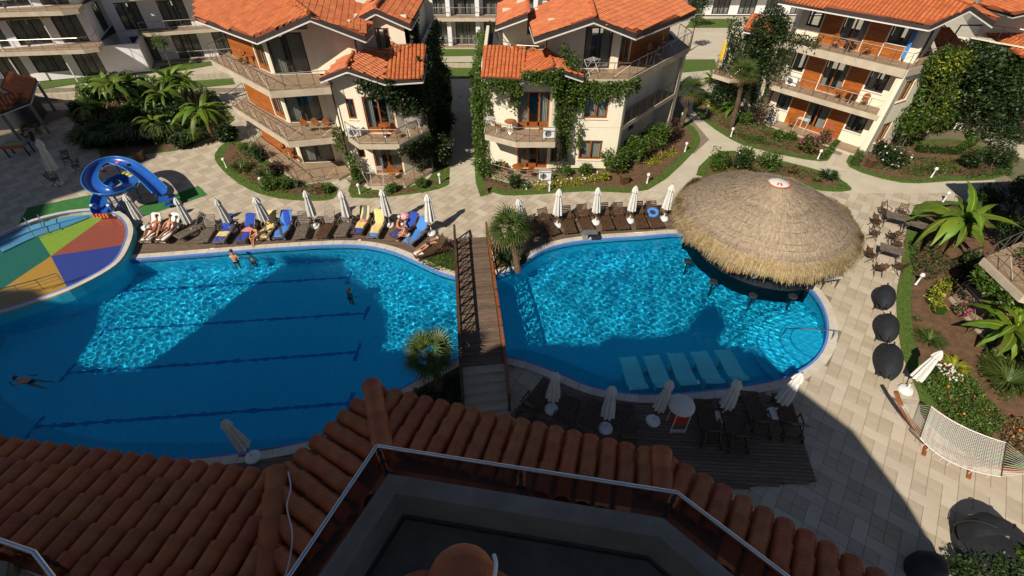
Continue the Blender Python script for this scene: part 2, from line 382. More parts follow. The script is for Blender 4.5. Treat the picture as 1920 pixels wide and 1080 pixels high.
F = np.stack([idx[:-1, :-1][q], idx[:-1, 1:][q], idx[1:, 1:][q], idx[1:, :-1][q]], 1)
used = np.unique(F); rm = np.full(X.size, -1); rm[used] = np.arange(len(used)); F = rm[F]
V = np.stack([X.ravel(), Y.ravel(), (WZ+Z).ravel()], 1)[used]
me = bpy.data.meshes.new('pool_water'); me.vertices.add(len(V)); me.vertices.foreach_set('co', V.ravel()); me.loops.add(F.size); me.loops.foreach_set('vertex_index', F.ravel())
me.polygons.add(len(F)); me.polygons.foreach_set('loop_start', np.arange(0, F.size, 4)); me.polygons.foreach_set('loop_total', np.full(len(F), 4))
me.polygons.foreach_set('use_smooth', np.ones(len(F), bool)); me.materials.append(M['pool_water']); me.update(calc_edges=True)
o = tag(link('pool_water', me), kind='structure'); o.cycles.is_caustics_caster = True
# coping: stone pieces round the rim and the blue mosaic edge
def ring(name, A, B, z0, z1, m, parent=None, step=0):
    n = len(A); mb = MB(); vs = [(x, y, z) for z in (z0, z1) for L in (A, B) for x, y in L]
    fs = []
    for i in range(n):
        j = (i+1) % n; fs += [(2*n+i, 3*n+i, 3*n+j, 2*n+j)[::-1], (i, 2*n+i, 2*n+j, j)[::-1], (n+i, n+j, 3*n+j, 3*n+i)[::-1]]
    mb.add(vs, fs); return add(name, mb, m, parent)
cope = tag(ring('pool_coping', cop_in, cop_mid, -.3, .07, 'mosaic_border'), kind='structure')
def resample(L, step):
    out = [L[0]]; acc = 0
    for i in range(1, len(L)+1):
        a, b = L[i-1], L[i % len(L)]; d = hypot(b[0]-a[0], b[1]-a[1])
        while acc+d >= step:
            t = (step-acc)/d; a = (a[0]+(b[0]-a[0])*t, a[1]+(b[1]-a[1])*t); out.append(a); d = hypot(b[0]-a[0], b[1]-a[1]); acc = 0
        acc += d
    return out
rs = resample(cop_mid, .62); ro = offset(rs, .36)
for i in range(len(rs)-1):
    if hypot(rs[i][0]-13.1, rs[i][1]-20.95) < 3.6: continue
    a, b, c, d = rs[i], rs[i+1], ro[i+1], ro[i]; g = .012
    sh = lambda p, q: (p[0]+(q[0]-p[0])*g, p[1]+(q[1]-p[1])*g)
    mb = MB(); mb.prism([sh(d, c), sh(c, d), sh(b, a), sh(a, b)], -.03, .080+.004*random.random()); add('coping_stone', mb, 'coping_stone', cope)
# ------------------------------------------------ planting beds and lawns
beds = {
 'a': [(403, 290), (420, 322), (468, 356), (520, 372), (580, 377), (624, 373), (630, 352), (600, 335), (560, 345), (500, 300), (440, 262)],
 'b': [(660, 371), (780, 363), (836, 349), (842, 330), (845, 240), (845, 150), (815, 150), (800, 250), (815, 320), (765, 352), (690, 356), (668, 330)],
 'c': [(892, 343), (925, 361), (965, 367), (1100, 359), (1216, 356), (1298, 288), (1312, 258), (1290, 232), (1240, 225), (1160, 300), (1060, 318), (960, 325), (912, 300), (905, 150), (888, 150)],
 'd': [(1305, 329), (1352, 284), (1440, 297), (1550, 325), (1594, 351), (1585, 359), (1540, 358), (1480, 345), (1400, 335)],
 'e': [(1298, 205), (1370, 262), (1440, 285), (1538, 303), (1560, 290), (1575, 262), (1540, 262), (1400, 225), (1330, 175)],
 'f': [(1592, 314), (1690, 343), (1780, 340), (1860, 336), (1900, 310), (1820, 268), (1740, 262), (1640, 275), (1600, 285)],
 'g': [(1735, 378), (1700, 430), (1690, 500), (1680, 560), (1690, 660), (1722, 740), (1735, 790), (1850, 868), (1990, 860), (2060, 700), (2000, 500), (1900, 400)],
 'h': [(190, 300), (330, 283), (405, 255), (440, 225), (400, 170), (170, 180), (120, 215), (180, 250)]}
BP = {k: px(v) for k, v in beds.items()}
for k, P in BP.items():
    P = smooth_loop(P, 3) if k not in 'h' else P
    if area(P) < 0: P = P[::-1]
    BP[k] = P; mb = MB(); mb.prism(P, -.03, .05); tag(add('lawn', mb, 'grass', base=(P[0][0], P[0][1], 0)), kind='structure')
    inner = offset(P, -.62)
    mb = MB(); mb.prism(inner, .02, .062) if k != 'h' else mb.prism(offset(P, -.3), .02, .062)
    tag(add('garden_soil', mb, 'soil', base=(P[0][0], P[0][1], 0)), kind='structure')
# short grass blades on the lawn edges
gp = []
for k, P in BP.items():
    for _ in range(9000 if k != 'h' else 1500):
        i = random.randrange(len(P)); a, b = P[i-1], P[i]; t = random.random(); d = random.uniform(.02, .75)
        nx_, ny_ = (b[1]-a[1]), -(b[0]-a[0]); L = hypot(nx_, ny_) or 1
        if random.random() < L/2.5: gp.append((a[0]+(b[0]-a[0])*t-nx_/L*d, a[1]+(b[1]-a[1])*t-ny_/L*d, .05))
leaves('grass', gp, .09, 'grass_blade', aspect=3, up=.1, base=(0, 25, 0), kind='stuff')
lawns2 = [[(300, 140), (400, 122), (395, 112), (300, 125)], [(75, 168), (180, 152), (178, 140), (75, 150)], [(300, 172), (440, 158), (430, 138), (310, 150)],
          [(806, 106), (940, 104), (940, 92), (806, 92)], [(808, 148), (905, 146), (905, 117), (808, 117)], [(1285, 52), (1380, 52), (1380, 36), (1300, 36)], [(1280, 136), (1345, 130), (1340, 112), (1275, 112)]]
for P in lawns2:
    P = px(P); P = P if area(P) > 0 else P[::-1]; mb = MB(); mb.prism(P, -.03, .045); tag(add('lawn', mb, 'grass', base=(P[0][0], P[0][1], 0)), kind='structure')
mb = MB(); mb.prism([(-60, 46), (60, 46), (60, 120), (-60, 120)], -.028, -.018); tag(add('back_path', mb, 'paver_path'), kind='structure')
P = px([(1296, 60), (1385, 60), (1345, 108), (1285, 104)])[::-1]; mb = MB(); mb.prism(P, -.028, .0); tag(add('driveway', mb, 'paver_path'), kind='structure')
# ------------------------------------------------ paving
tile = .45; rot = radians(-38); ca, sa = cos(rot), sin(rot)
deckB = px([(955, 778), (1030, 712), (1085, 735), (1150, 752), (1250, 756), (1340, 750), (1420, 738), (1478, 748), (1530, 905), (1320, 922), (1180, 905), (1060, 860)])
deckL = px([(229, 484), (262, 420), (300, 432), (500, 418), (560, 415), (720, 408), (810, 437), (850, 452), (853, 470), (790, 492), (700, 462), (640, 455), (500, 462)])
deckR = px([(958, 500), (950, 470), (985, 437), (1010, 405), (1130, 390), (1268, 384), (1288, 438), (1100, 446), (1035, 458), (1000, 480)])
deckS = px([(250, 880), (420, 856), (590, 832), (640, 812), (640, 940), (250, 960)])
kids = smooth_loop(px([(-60, 470), (0, 438), (60, 412), (130, 395), (200, 391), (235, 403), (250, 428), (243, 460), (225, 490), (190, 515), (130, 545), (60, 570), (0, 588), (-80, 605), (-140, 560), (-120, 505)], .45), 3)
if area(kids) < 0: kids = kids[::-1]
excl = list(BP.values())+[deckB, deckL, deckR, kids]
bbs = [(min(p[0] for p in P), max(p[0] for p in P), min(p[1] for p in P), max(p[1] for p in P)) for P in excl]
pinP = poolS[::2]; cand = []
for a in range(-110, 110):
    for b in range(-60, 130):
        r = (a-3*b) % 8
        if r in (0, 1, 5, 6): s_, dk = (1, 1), 1
        elif r == 2 : s_, dk = (1, 2), 0
        elif r == 3: s_, dk = (2, 1), 0
        else: continue
        u, w = (a+s_[0]/2)*tile, (b+s_[1]/2)*tile; x, y = u*ca-w*sa-2, u*sa+w*ca+4
        if not (-44 < x < 33 and -9 < y < 44) or (y > 33 and x > 10) or x > 31: continue
        if any(bb[0] < x < bb[1] and bb[2] < y < bb[3] and inpoly(x, y, P) and pdist(x, y, P) > .35 for bb, P in zip(bbs, excl)): continue
        if inpoly(x, y, poolS) or pdist(x, y, pinP) < .42: continue
        path = (y > 28.6 and x > -13) or (x > 8 and y > 27.0 and x < 16)
        if path: dk = 0
        cand.append((x, y, s_, dk, path))
def seen(c):
    x, y = c[0], c[1]; d = y*CC+H*CS; u = 960+FPX*x/d; v = 540+FPX*(H*CC-y*CS)/d
    return (1530 < u < 1915 and 330 < v < 1075 and not (v > 905 and u < 1640)) or (945 < u < 1010 and 675 < v < 740)
cand.sort(key=lambda c: (not seen(c), c[1]))
pav = tag(empty('paving', (0, 0, 0)), kind='structure')
meshes = {}
def paver_mb(s_, j=0.): g = .014; h = .012; return MB().box(0, 0, -.004, s_[0]*tile-g, s_[1]*tile-g, .03)
for s_, dk in (((1, 1), 1), ((1, 2), 0), ((2, 1), 0), ((1, 1), 0)):
    o = add('paver', paver_mb(s_), 'paver_dark' if dk else 'paver_light', world=False); meshes[(s_, dk)] = o.data; bpy.data.objects.remove(o)
for c in cand[:300]:
    link('paver', meshes[(c[2], c[3])], pav, (c[0], c[1], random.uniform(0, .003)), rot)
mb = MB()
for x, y, s_, dk, path in cand[300:]:
    g = .014; w, h = (s_[0]*tile-g)/2, (s_[1]*tile-g)/2; z = .011+random.uniform(0, .003); vs = []
    for zz in (z, z-.02):
        for p, q_ in ((-w, -h), (w, -h), (w, h), (-w, h)): vs.append((x+p*ca-q_*sa, y+p*sa+q_*ca, zz))
    mb.add(vs, [(0, 1, 2, 3), (4, 5, 1, 0), (5, 6, 2, 1), (6, 7, 3, 2), (7, 4, 0, 3)], 2 if path else dk)
tag(add('paver', mb, ['paver_light', 'paver_dark', 'paver_path'], pav), kind='stuff')
# ------------------------------------------------ timber decks, plank by plank
def clip_rows(poly, y):
    xs_ = []
    n = len(poly)
    for i in range(n):
        (ax, ay), (bx, by) = poly[i-1], poly[i]
        if (ay > y) != (by > y): xs_.append(ax+(bx-ax)*(y-ay)/(by-ay))
    xs_.sort(); return list(zip(xs_[::2], xs_[1::2]))
def deck(name, poly, z, ang=0., pw=.145, L=3.2, mt='deck_wood', seam=None):
    root = tag(empty(name, (0, 0, 0)), kind='structure'); c, s_ = cos(-ang), sin(-ang)
    R = [(x*c-y*s_, x*s_+y*c) for x, y in poly]; y = min(p[1] for p in R)+pw/2; k = 0; c, s_ = cos(ang), sin(ang); cnt = 0; rest = MB()
    mb = MB(); pp = poly if area(poly) > 0 else poly[::-1]; mb.prism(offset(pp, -.03), -.02, z-.035); add('joist_frame', mb, 'fascia_dark', root)
    while y < max(p[1] for p in R):
        for a, b in clip_rows(R, y):
            cuts = [a]; q_ = a-((k % 3)*L/3); 
            while q_ < b-.3:
                q_ += L
                if a+.3 < q_ < b-.3: cuts.append(q_)
            cuts.append(b)
            for u, w in zip(cuts, cuts[1:]):
                if w-u < .15: continue
                m_ = (u+w)/2; cx, cy = m_*c-y*s_, m_*s_+y*c; t = rest if cnt >= 300 else MB(); t.box(cx, cy, z-.02+random.uniform(0, .004), w-u-.012, pw-.014, .035, ang)
                if cnt < 300: add('plank', t, mt, root)
                cnt += 1
        y += pw; k += 1
    if rest.f: tag(add('plank', rest, mt, root), kind='stuff')
    return root
deck('lower_deck', deckB, .075, radians(-3))
deck('sun_deck', deckL, .07, radians(-2), L=2.6)
deck('bar_deck', deckR, .07, radians(1), L=2.6)
deck('shaded_deck', deckS, .08, radians(6), L=2.6)
# ------------------------------------------------ kids' pool with coloured floor
KZ = .45
kroot = empty('paddling_pool', (-25.5, 20.5, 0), "round children's paddling pool with coloured wedges on its floor", 'paddling pool')
kin = offset(kids, -.28)
ko = ring('rim', kin, kids, -.1, KZ+.03, 'coping_stone', kroot)
mb = MB(); nk = len(kids); ks = offset(kids, .03); mb.add([(x, y, z) for z in (KZ-.04, DEEP) for x, y in ks], [(i, nk+i, nk+(i+1) % nk, (i+1) % nk) for i in range(nk)]); 
o = add('outer_wall', mb, 'pool_tile', kroot); o.cycles.is_caustics_receiver = True
mb = MB(); mb.prism(offset(kids, -.27), KZ+.031, KZ+.04, holes=[offset(kids, -.36)]); add('mosaic_band', mb, 'mosaic_border', kroot)
kc = G(92, 476, KZ-.1)
from_ang = lambda p: atan2(p[1]-kc[1], p[0]-kc[0])
marks = [from_ang(G(*p, KZ-.1)) for p in ((262, 450), (120, 530), (40, 511), (-40, 500), (66, 436), (195, 402))]
names = ['kid_blue', 'kid_orange', 'kid_teal', 'kid_teal', 'kid_green', 'kid_red']
marks_s = marks
for i in range(6):
    a0, a1 = marks[i], marks[(i+1) % 6]
    while a1 > a0: a1 -= 2*pi
    pts = [kc]
    for k in range(13):
        a = a0+(a1-a0)*k/12; r = 0.1
        while inpoly(kc[0]+r*cos(a), kc[1]+r*sin(a), kin) and r < 20: r += .12
        pts.append((kc[0]+(r-.05)*cos(a), kc[1]+(r-.05)*sin(a)))
    pts = pts[::-1]; mb = MB(); mb.prism(pts, KZ-.4, KZ-.25); o = add('floor_wedge', mb, names[i], kroot)
st1 = spline(px([(0, 468), (60, 440), (120, 420), (165, 402)], KZ), 6); st0 = spline(px([(-10, 440), (60, 416), (130, 399), (185, 395)], KZ), 6)
for j, (f, z) in enumerate(((.55, KZ-.08), (1., KZ-.17))):
    poly = [(a[0], a[1]-.3) for a in st0]+[(a[0]+(b[0]-a[0])*f, a[1]+(b[1]-a[1])*f) for a, b in zip(st0, st1)][::-1]
    if area(poly) < 0: poly = poly[::-1]
    mb = MB(); mb.prism(poly, KZ-.3, z); add('step', mb, 'kid_step', kroot)
mb = MB(); mb.prism(kin, KZ-.11, KZ-.10); add('water', mb, 'shallow_water', kroot)
def handrail(name, pts, posts, h, parent=None, lab=None, cat=None, r=.025, low=()):
    root = parent or empty(name, pts[0], lab, cat)
    mb = MB().tube([(p[0], p[1], p[2]+h) for p in pts], r, 8); add('rail', mb, 'steel', root, smooth='auto')
    for hh in low: mb = MB().tube([(p[0], p[1], p[2]+hh) for p in pts], r*.5, 6); add('rail', mb, 'steel', root)
    for p in posts: mb = MB().tube([p, (p[0], p[1], p[2]+h)], r*.8, 6); add('post', mb, 'steel', root)
    return root
pts = [G3(*p, KZ) for p in ((-40, 568), (0, 560), (40, 551), (80, 540), (118, 528))]
handrail('guard_rail', spline(pts, 4), pts[1:], .55, None, "low steel guard rail along the near edge of the round paddling pool", 'railing', low=(.2, .38))
for a, b in (((57, 424), (70, 448)), ((82, 418), (92, 442))):
    p, q_ = G3(*a, KZ-.1), G3(*b, KZ-.25); mb = MB().tube([p, (p[0], p[1], KZ+.5), (q_[0], q_[1], KZ+.35), q_], .022, 6)
    tag(add('grab_rail', mb, 'steel', base=p, smooth='auto'), 'thin steel grab rail on the blue paddling pool steps, '+('nearer the slide' if a[0] > 60 else 'farther from the slide'), 'handrail')
p, q_ = G3(1512, 640, 0), G3(1545, 640, 0)
mb = MB().tube([(p[0]-.9, p[1]+.55, -.9), (p[0]-.8, p[1]+.5, .35), (p[0]+.9, p[1], .75), (q_[0]+.28, q_[1], .7), (q_[0]+.3, q_[1], 0)], .03, 8)
tag(add('handrail', mb, 'steel', base=q_, smooth='auto'), 'slanting steel handrail over the curved steps at the far right of the pool', 'handrail')
for poly, lab in (([(50, 415), (170, 365), (380, 348), (390, 365), (180, 385), (45, 420)], 0),):
    A = px([(36, 420), (52, 390), (170, 366), (196, 392), (130, 395), (60, 411)]); B = px([(262, 388), (372, 349), (389, 366), (262, 409)])
    for P_, lb in ((A, 'green artificial turf mat running along the rim of the paddling pool'), (B, 'green artificial turf strip between the blue slide and the closed parasols')):
        P_ = P_ if area(P_) > 0 else P_[::-1]; mb = MB(); mb.prism(P_, .0, .03); tag(add('turf_mat', mb, 'green_mat', base=(P_[0][0], P_[0][1], 0)), lb, 'mat')
# ------------------------------------------------ barrel-tiled roofs
def barrel_mesh(name, r0, r1, L, m, n=6, th=.014):
    mb = MB(); vs = []
    for rr in (0, th):
        for y, r in ((0, r0), (L, r1)):
            for k in range(n+1):
                a = pi*k/n; vs.append(((r-rr)*cos(a), y, (r-rr)*sin(a)+(.0 if y else .02)))
    w = n+1; fs = []
    for k in range(n):
        fs += [(k, k+1, w+k+1, w+k), (2*w+k+1, 2*w+k, 3*w+k, 3*w+k+1), (k+1, k, 2*w+k, 2*w+k+1)]
    mb.add(vs, fs); o = add(name, mb, m, world=False, smooth='auto'); me = o.data; bpy.data.objects.remove(o); return me
FT = barrel_mesh('tile', .125, .105, .46, 'old_tile', 8)
HT = barrel_mesh('ridge_tile', .155, .125, .5, 'old_tile', 8, .02)
def roof_frame(e0, e1, inward):
    u = Vector((e1[0]-e0[0], e1[1]-e0[1], e1[2]-e0[2])).normalized(); w = Vector(inward)-Vector(e0); v = (w-u*w.dot(u)).normalized(); n = u.cross(v)
    if n.z < 0: n = -n
    return u, v, n
def mtx(o, x, y, z): return Matrix(((x[0], y[0], z[0], o[0]), (x[1], y[1], z[1], o[1]), (x[2], y[2], z[2], o[2]), (0, 0, 0, 1)))
def tiles_individual(parent, e0, e1, poly2, inward, me, pitch, expo, name='tile', jit=.01):
    u, v, n = roof_frame(e0, e1, inward); L = (Vector(e1)-Vector(e0)).length; x = -4; c = 0; po = wloc(parent)
    pu = pitch
    k0 = int(-3/pu); 
    for k in range(k0, int((L+3)/pu)):
        for j in range(0, 12):
            p = Vector(e0)+u*(k+.5)*pu+v*(j*expo-.03)
            q = p+v*.2
            if not inpoly(q.x, q.y, poly2): continue
            if q.z < 13 and parl and min(pseg(q, parl[i], parl[i+1]) for i in range(3)) < .27: continue
            o = link(name, me, parent); p2 = p+n*(.02+.018*(j > 0))+u*random.uniform(-jit, jit)
            uu = (u+v*random.uniform(-.02, .02)).normalized(); vv = n.cross(uu)
            vv = vv if vv.dot(v) > 0 else -vv
            o.matrix_local = mtx(p2-po, uu, (vv-n*.055).normalized(), n); c += 1
    return c
parl = [(-3.15, -.35), (-1.60, 3.0), (1.84, 2.44), (4.3, .05)]
def pseg(q, a, b):
    dx, dy = b[0]-a[0], b[1]-a[1]; t = max(0, min(1, ((q.x-a[0])*dx+(q.y-a[1])*dy)/(dx*dx+dy*dy))); return hypot(q.x-a[0]-t*dx, q.y-a[1]-t*dy)
# ------------------------------------------------ the hotel we look down from
EZ = 10.4; hot = empty('hotel_building', (0, 0, 0), 'dark foreground hotel roof of terracotta barrel tiles around a sunken terrace', 'building')
bodyP = [(-11, 2.4), (-5.8, 1.95), (-3.75, 1.5), (-2.9, 1.9), (-2.1, 3.1), (-1.75, 3.2), (1.8, 2.65), (4.2, .8), (5.6, -3), (-11, -3)]
mb = MB(); mb.prism(bodyP[::-1] if area(bodyP) < 0 else bodyP, -.02, 10.18); add('wall', mb, 'plaster', hot)
# unseen hotel wall behind the viewer, its outline shaped to throw the long shadows
silh = [(-70, 0), (-70, 48), (-60, 46), (-54, 40), (-52.7, 35.7), (-53.3, 33.4), (-48.3, 29), (-47.2, 23.2), (-40.6, 23.4), (-38.4, 22.6), (-35.7, 20.3), (-34, 18.3), (-32.6, 17.3), (-30.3, 17.6), (-30.9, 20.5), (-31.6, 22.8), (-31.9, 24.9), (-32.2, 26.6), (-29.2, 26.5), (-27.4, 24.8),
        (-24.6, 23.4), (-22.4, 21.6), (-21.0, 20.0), (-20.4, 18.9), (-14, 18.9), (-13.6, 19.4), (-10.1, 19.3), (-9.7, 20.0), (-8.2, 19.8), (-6.3, 20.2), (-6.2, 22.0), (-5.75, 22.4), (-5.3, 22.0), (-5.2, 20.0), (-3.8, 19.2), (-1.8, 18.6), (.5, 16.6), (3.2, 14.5), (5.8, 11.4), (7.1, 9.3), (7.1, 0)]
tri = tessellate_polygon([[Vector((a, b, 0)) for a, b in silh]]); n = len(silh); mb = MB()
vs = [(a, -3.0, b) for a, b in silh]+[(a, -4.2, b) for a, b in silh]
mb.add(vs, [t for t in tri]+[(n+c, n+b, n+a) for a, b, c in tri]+[(i, (i+1) % n, n+(i+1) % n, n+i) for i in range(n)]); add('shadow_wall', mb, 'plaster', hot)
def dist_line(p, a, b): return abs((b[0]-a[0])*(a[1]-p[1])-(a[0]-p[0])*(b[1]-a[1]))/hypot(b[0]-a[0], b[1]-a[1])
SL = .28
secs = [((-2.25, 4.67), (2.13, 3.51), [(-2.25, 4.67), (2.13, 3.51), (1.86, 2.45), (-1.62, 3.02)]),
        ((2.13, 3.51), (4.7, 1.75), [(2.13, 3.51), (4.9, 1.62), (4.3, .3), (3.6, .85), (1.86, 2.45)]),
        ((-3.25, 3.2), (-2.25, 4.67), [(-3.25, 3.2), (-2.25, 4.67), (-1.62, 3.02), (-2.25, 1.6), (-2.6, 1.3)]),
        ((-9.5, 3.98), (-3.25, 3.2), [(-9.5, 3.98), (-3.25, 3.2), (-2.6, 1.3), (-3.3, 1.3), (-5.7, 1.95), (-9.5, 2.4)])]
for a, b, P in secs:
    P3 = [(x, y, EZ+SL*dist_line((x, y), a, b)) for x, y in P]
    mb = MB(); mb.slab(P3 if area(P3) > 0 else P3[::-1], .07); add('roof_board', mb, 'roof_under', hot)
    inw = max(P3, key=lambda p: p[2]); e0, e1 = (*a, EZ), (*b, EZ); 
    tiles_individual(hot, e0, e1, P, inw, FT, .262, .37)
def ridge_tiles(parent, p, q, me, expo=.4, name='ridge_tile'):
    p, q = Vector(p), Vector(q); d = (q-p); n_ = max(1, int(d.length/expo)); d.normalize(); x = d.cross(Vector((0, 0, 1))).normalized(); z = x.cross(d); po = wloc(parent)
    if z.z < 0: z = -z; x = -x
    for k in range(n_):
        o = link(name, me, parent); y2 = (d-z*.06).normalized(); o.matrix_local = mtx(p+d*k*expo-po, x, y2, z)
ridge_tiles(hot, (-2.27, 4.72, EZ+.1), (-1.62, 3.0, EZ+.5), HT)
ridge_tiles(hot, (2.15, 3.55, EZ+.09), (1.86, 2.45, EZ+.36), HT)
ridge_tiles(hot, (-3.27, 3.25, EZ+.12), (-2.6, 1.2, EZ+.5), HT)
# the little hipped roof right under the viewer
sm = [((-1.3, .42), (-.22, .72), [(-1.3, .42), (-.22, .72), (-.16, -1.4), (-1.3, -1.4)]), ((-.22, .72), (.8, .36), [(-.22, .72), (.8, .36), (.8, -1.4), (-.16, -1.4)])]
for a, b, P in sm:
    P3 = [(x, y, 14.45+.34*dist_line((x, y), a, b)) for x, y in P]; mb = MB(); mb.slab(P3 if area(P3) > 0 else P3[::-1], .05); add('roof_board', mb, 'roof_under', hot)
    inw = max(P3, key=lambda p: p[2]); tiles_individual(hot, (*a, 14.45), (*b, 14.45), P, inw, FT, .262, .37)
ridge_tiles(hot, (-.22, .72, 14.56), (-.17, -.8, 15.02), HT)
mb = MB(); vs = []
for i in range(7):
    b_ = pi/2*i/6
    for k in range(9): a_ = pi*k/8; vs.append((-.22+.155*cos(a_)*cos(b_), .71+.15*sin(b_), 14.57+.155*sin(a_)*cos(b_)))
mb.add(vs, [(i*9+k, i*9+k+1, (i+1)*9+k+1, (i+1)*9+k) for i in range(6) for k in range(8)]); add('ridge_end_tile', mb, 'old_tile', hot, smooth=True)
# parapet, coping, terrace floor
par = [(-3.15, -.35), (-1.60, 3.0), (1.84, 2.44), (4.3, .05)]
def strip(path, w):
    L = []; 
    for i, p in enumerate(path):
        a = path[max(i-1, 0)]; b = path[min(i+1, len(path)-1)]; d1 = Vector((p[0]-a[0], p[1]-a[1])) if i else Vector((b[0]-p[0], b[1]-p[1])); d2 = Vector((b[0]-p[0], b[1]-p[1])) if i < len(path)-1 else d1
        n1 = Vector((d1.y, -d1.x)).normalized(); n2 = Vector((d2.y, -d2.x)).normalized(); m_ = (n1+n2); m_ = m_/max(.3, m_.dot(n1)); L.append((p[0]+m_.x*w, p[1]+m_.y*w))
    return L
inn = strip(par, .17); inn2 = strip(par, .20)
for k in range(3):
    q = [par[k], par[k+1], inn[k+1], inn[k]]; q = q if area(q) > 0 else q[::-1]; mb = MB(); mb.prism(q, 9.9, 10.86); add('parapet', mb, 'concrete', hot)
    g = strip(par, -.03); q = [g[k], g[k+1], inn2[k+1], inn2[k]]; q = q if area(q) > 0 else q[::-1]; mb = MB(); mb.prism(q, 10.861, 10.9); add('coping', mb, 'concrete', hot)
q = inn+[(4.3, -3), (-3.2, -3)]; q = q if area(q) > 0 else q[::-1]; mb = MB(); mb.prism(q, 10.181, 10.2); add('terrace_floor', mb, 'terrace_floor', hot)
for k in range(3):
    a, b = strip(inn, .06)[k:k+2]; mb = MB(); mb.beam((*a, 10.215), (*b, 10.215), .02, .03); add('floor_gutter', mb, 'dark_metal', hot)
# glass balustrade
def balustrade(path, z, lab, npost, hgt=.6, gl='brown_glass'):
    r = empty('balustrade', (path[0][0], path[0][1], z), lab, 'balustrade')
    for (a, b), n_ in zip(zip(path, path[1:]), npost):
        add('rail', MB().tube([(*a, z+hgt), (*b, z+hgt)], .026, 12), 'steel', r, smooth='auto')
        d = Vector((b[0]-a[0], b[1]-a[1])).normalized()
        for k in range(n_+1):
            t = k/n_; x, y = a[0]+(b[0]-a[0])*t, a[1]+(b[1]-a[1])*t
            if k < n_ or b == path[-1]:
                mb = MB().tube([(x, y, z-.12), (x, y, z+hgt-.02)], .018, 8); mb.lathe([(.045, -.02), (.045, .02)], (x, y, z-.08), 10); mb.lathe([(.03, -.03), (.03, .03)], (x, y, z+.25), 8); mb.lathe([(.03, -.03), (.03, .03)], (x, y, z+.42), 8); add('post', mb, 'dark_metal', r, smooth='auto')
        for k in range(n_):
            t0, t1 = (k+.03)/n_, (k+.97)/n_; p = [(a[0]+(b[0]-a[0])*t, a[1]+(b[1]-a[1])*t) for t in (t0, t1)]
            add('glass_panel', MB().beam((*p[0], z+hgt/2), (*p[1], z+hgt/2), .01, hgt-.1), gl, r)
    return r
balustrade([(-3.1, -.4), (-1.66, 3.08), (1.88, 2.5), (4.4, .1)], 10.92, 'steel and tinted glass balustrade around the sunken terrace below the viewer', (2, 2, 2), .6)
balustrade([(-7.4, 2.5), (-5.0, 1.87), (-3.5, .9)], 10.92, 'steel railing in the bottom left corner, above the big dark tiled roof', (2, 1), .6)
q = [(-9.5, 2.4), (-5.7, 1.95), (-5.55, 1.7), (-9.5, 2.1)]; mb = MB(); mb.prism(q[::-1] if area(q) < 0 else q, 10.3, 11.0); add('coping', mb, 'concrete', hot)
c1 = spline([G3(540, 884, 10.78), G3(545, 915, 10.83), G3(538, 950, 10.9), G3(548, 1000, 10.98), G3(543, 1050, 11.02), G3(530, 1095, 11.1)], 6)
tag(add('cable', MB().tube(c1, .009, 6), 'white_plastic', base=c1[0], smooth='auto'), 'thin white cable lying along the tiled ridge left of the terrace', 'cable')
c1 = spline([G3(926, 1040, 14.72), G3(930, 1060, 14.74), G3(924, 1100, 14.8)], 4)
tag(add('cable', MB().tube(c1, .009, 6), 'white_plastic', base=c1[0], smooth='auto'), 'short white cable on the tiled ridge at the bottom centre', 'cable')
# ------------------------------------------------ footbridge
b0, b1 = (-2.35, 22.6), (-1.22, 12.9); bd = Vector((b1[0]-b0[0], b1[1]-b0[1])); bl = bd.length; bd.normalize(); bn = Vector((-bd.y, bd.x)); ba = atan2(bd.y, bd.x)
br = empty('footbridge', (*b0, 0), 'brown wooden footbridge with lattice railings crossing the narrow neck of the pool', 'bridge')
def bz(t): return .08+.62*min(1, t*1.15)**.8
N_ = 66
for k in range(N_):
    t = (k+.5)/N_; c = Vector(b0)+bd*bl*t; mb = MB().box(c.x, c.y, bz(t)+random.uniform(0, .006), bl/N_-.014, 1.72, .04, ba); add('plank', mb, 'deck_wood', br)
for k in range(5):
    c = Vector(b1)+bd*(.20+.36*k); mb = MB().box(c.x, c.y, (.66-.15*k)/2, .37, 1.85, .66-.15*k, ba); mb.box(c.x+bd.x*.01, c.y+bd.y*.01, .66-.15*k+.015, .40, 1.9, .03, ba); add('step', mb, 'slab_edge', br)
for s_ in (-1, 1):
    rail = []; path = [(t, bz(t)) for t in [i/8 for i in range(9)]]+[(1+1.9/bl, .1)]
    P_ = [(Vector(b0)+bd*bl*t+bn*s_*.9, z) for t, z in path]
    for (p, z), (q, w) in zip(P_, P_[1:]):
        add('handrail', MB().beam((p.x, p.y, z+.98), (q.x, q.y, w+.98), .13, .05), 'hammock_wood' if s_ > 0 else 'teak', br)
        mb = MB(); mb.beam((p.x, p.y, z+.1), (q.x, q.y, w+.1), .05, .06); m_ = (p+q)/2; zm = (z+w)/2
        for (x0_, z0_), (x1_, z1_) in (((p, z+.12), (m_, zm+.92)), ((m_, zm+.12), (p, z+.92)), ((m_, zm+.12), (q, w+.92)), ((q, w+.12), (m_, zm+.92))): mb.beam((x0_.x, x0_.y, z0_), (x1_.x, x1_.y, z1_), .035, .05)
        mb.beam((m_.x, m_.y, zm), (m_.x, m_.y, zm+.95), .05, .05); add('lattice', mb, 'teak', br)
    for p, z in P_:
        add('post', MB().box(p.x, p.y, z/2+.52, .09, .09, z+1.05, ba), 'teak', br)
    a_, z_ = P_[0]; c_, w_ = P_[-2]; add('bearer', MB().beam((a_.x, a_.y, z_-.08), (c_.x, c_.y, w_-.12), .09, .16), 'teak', br)
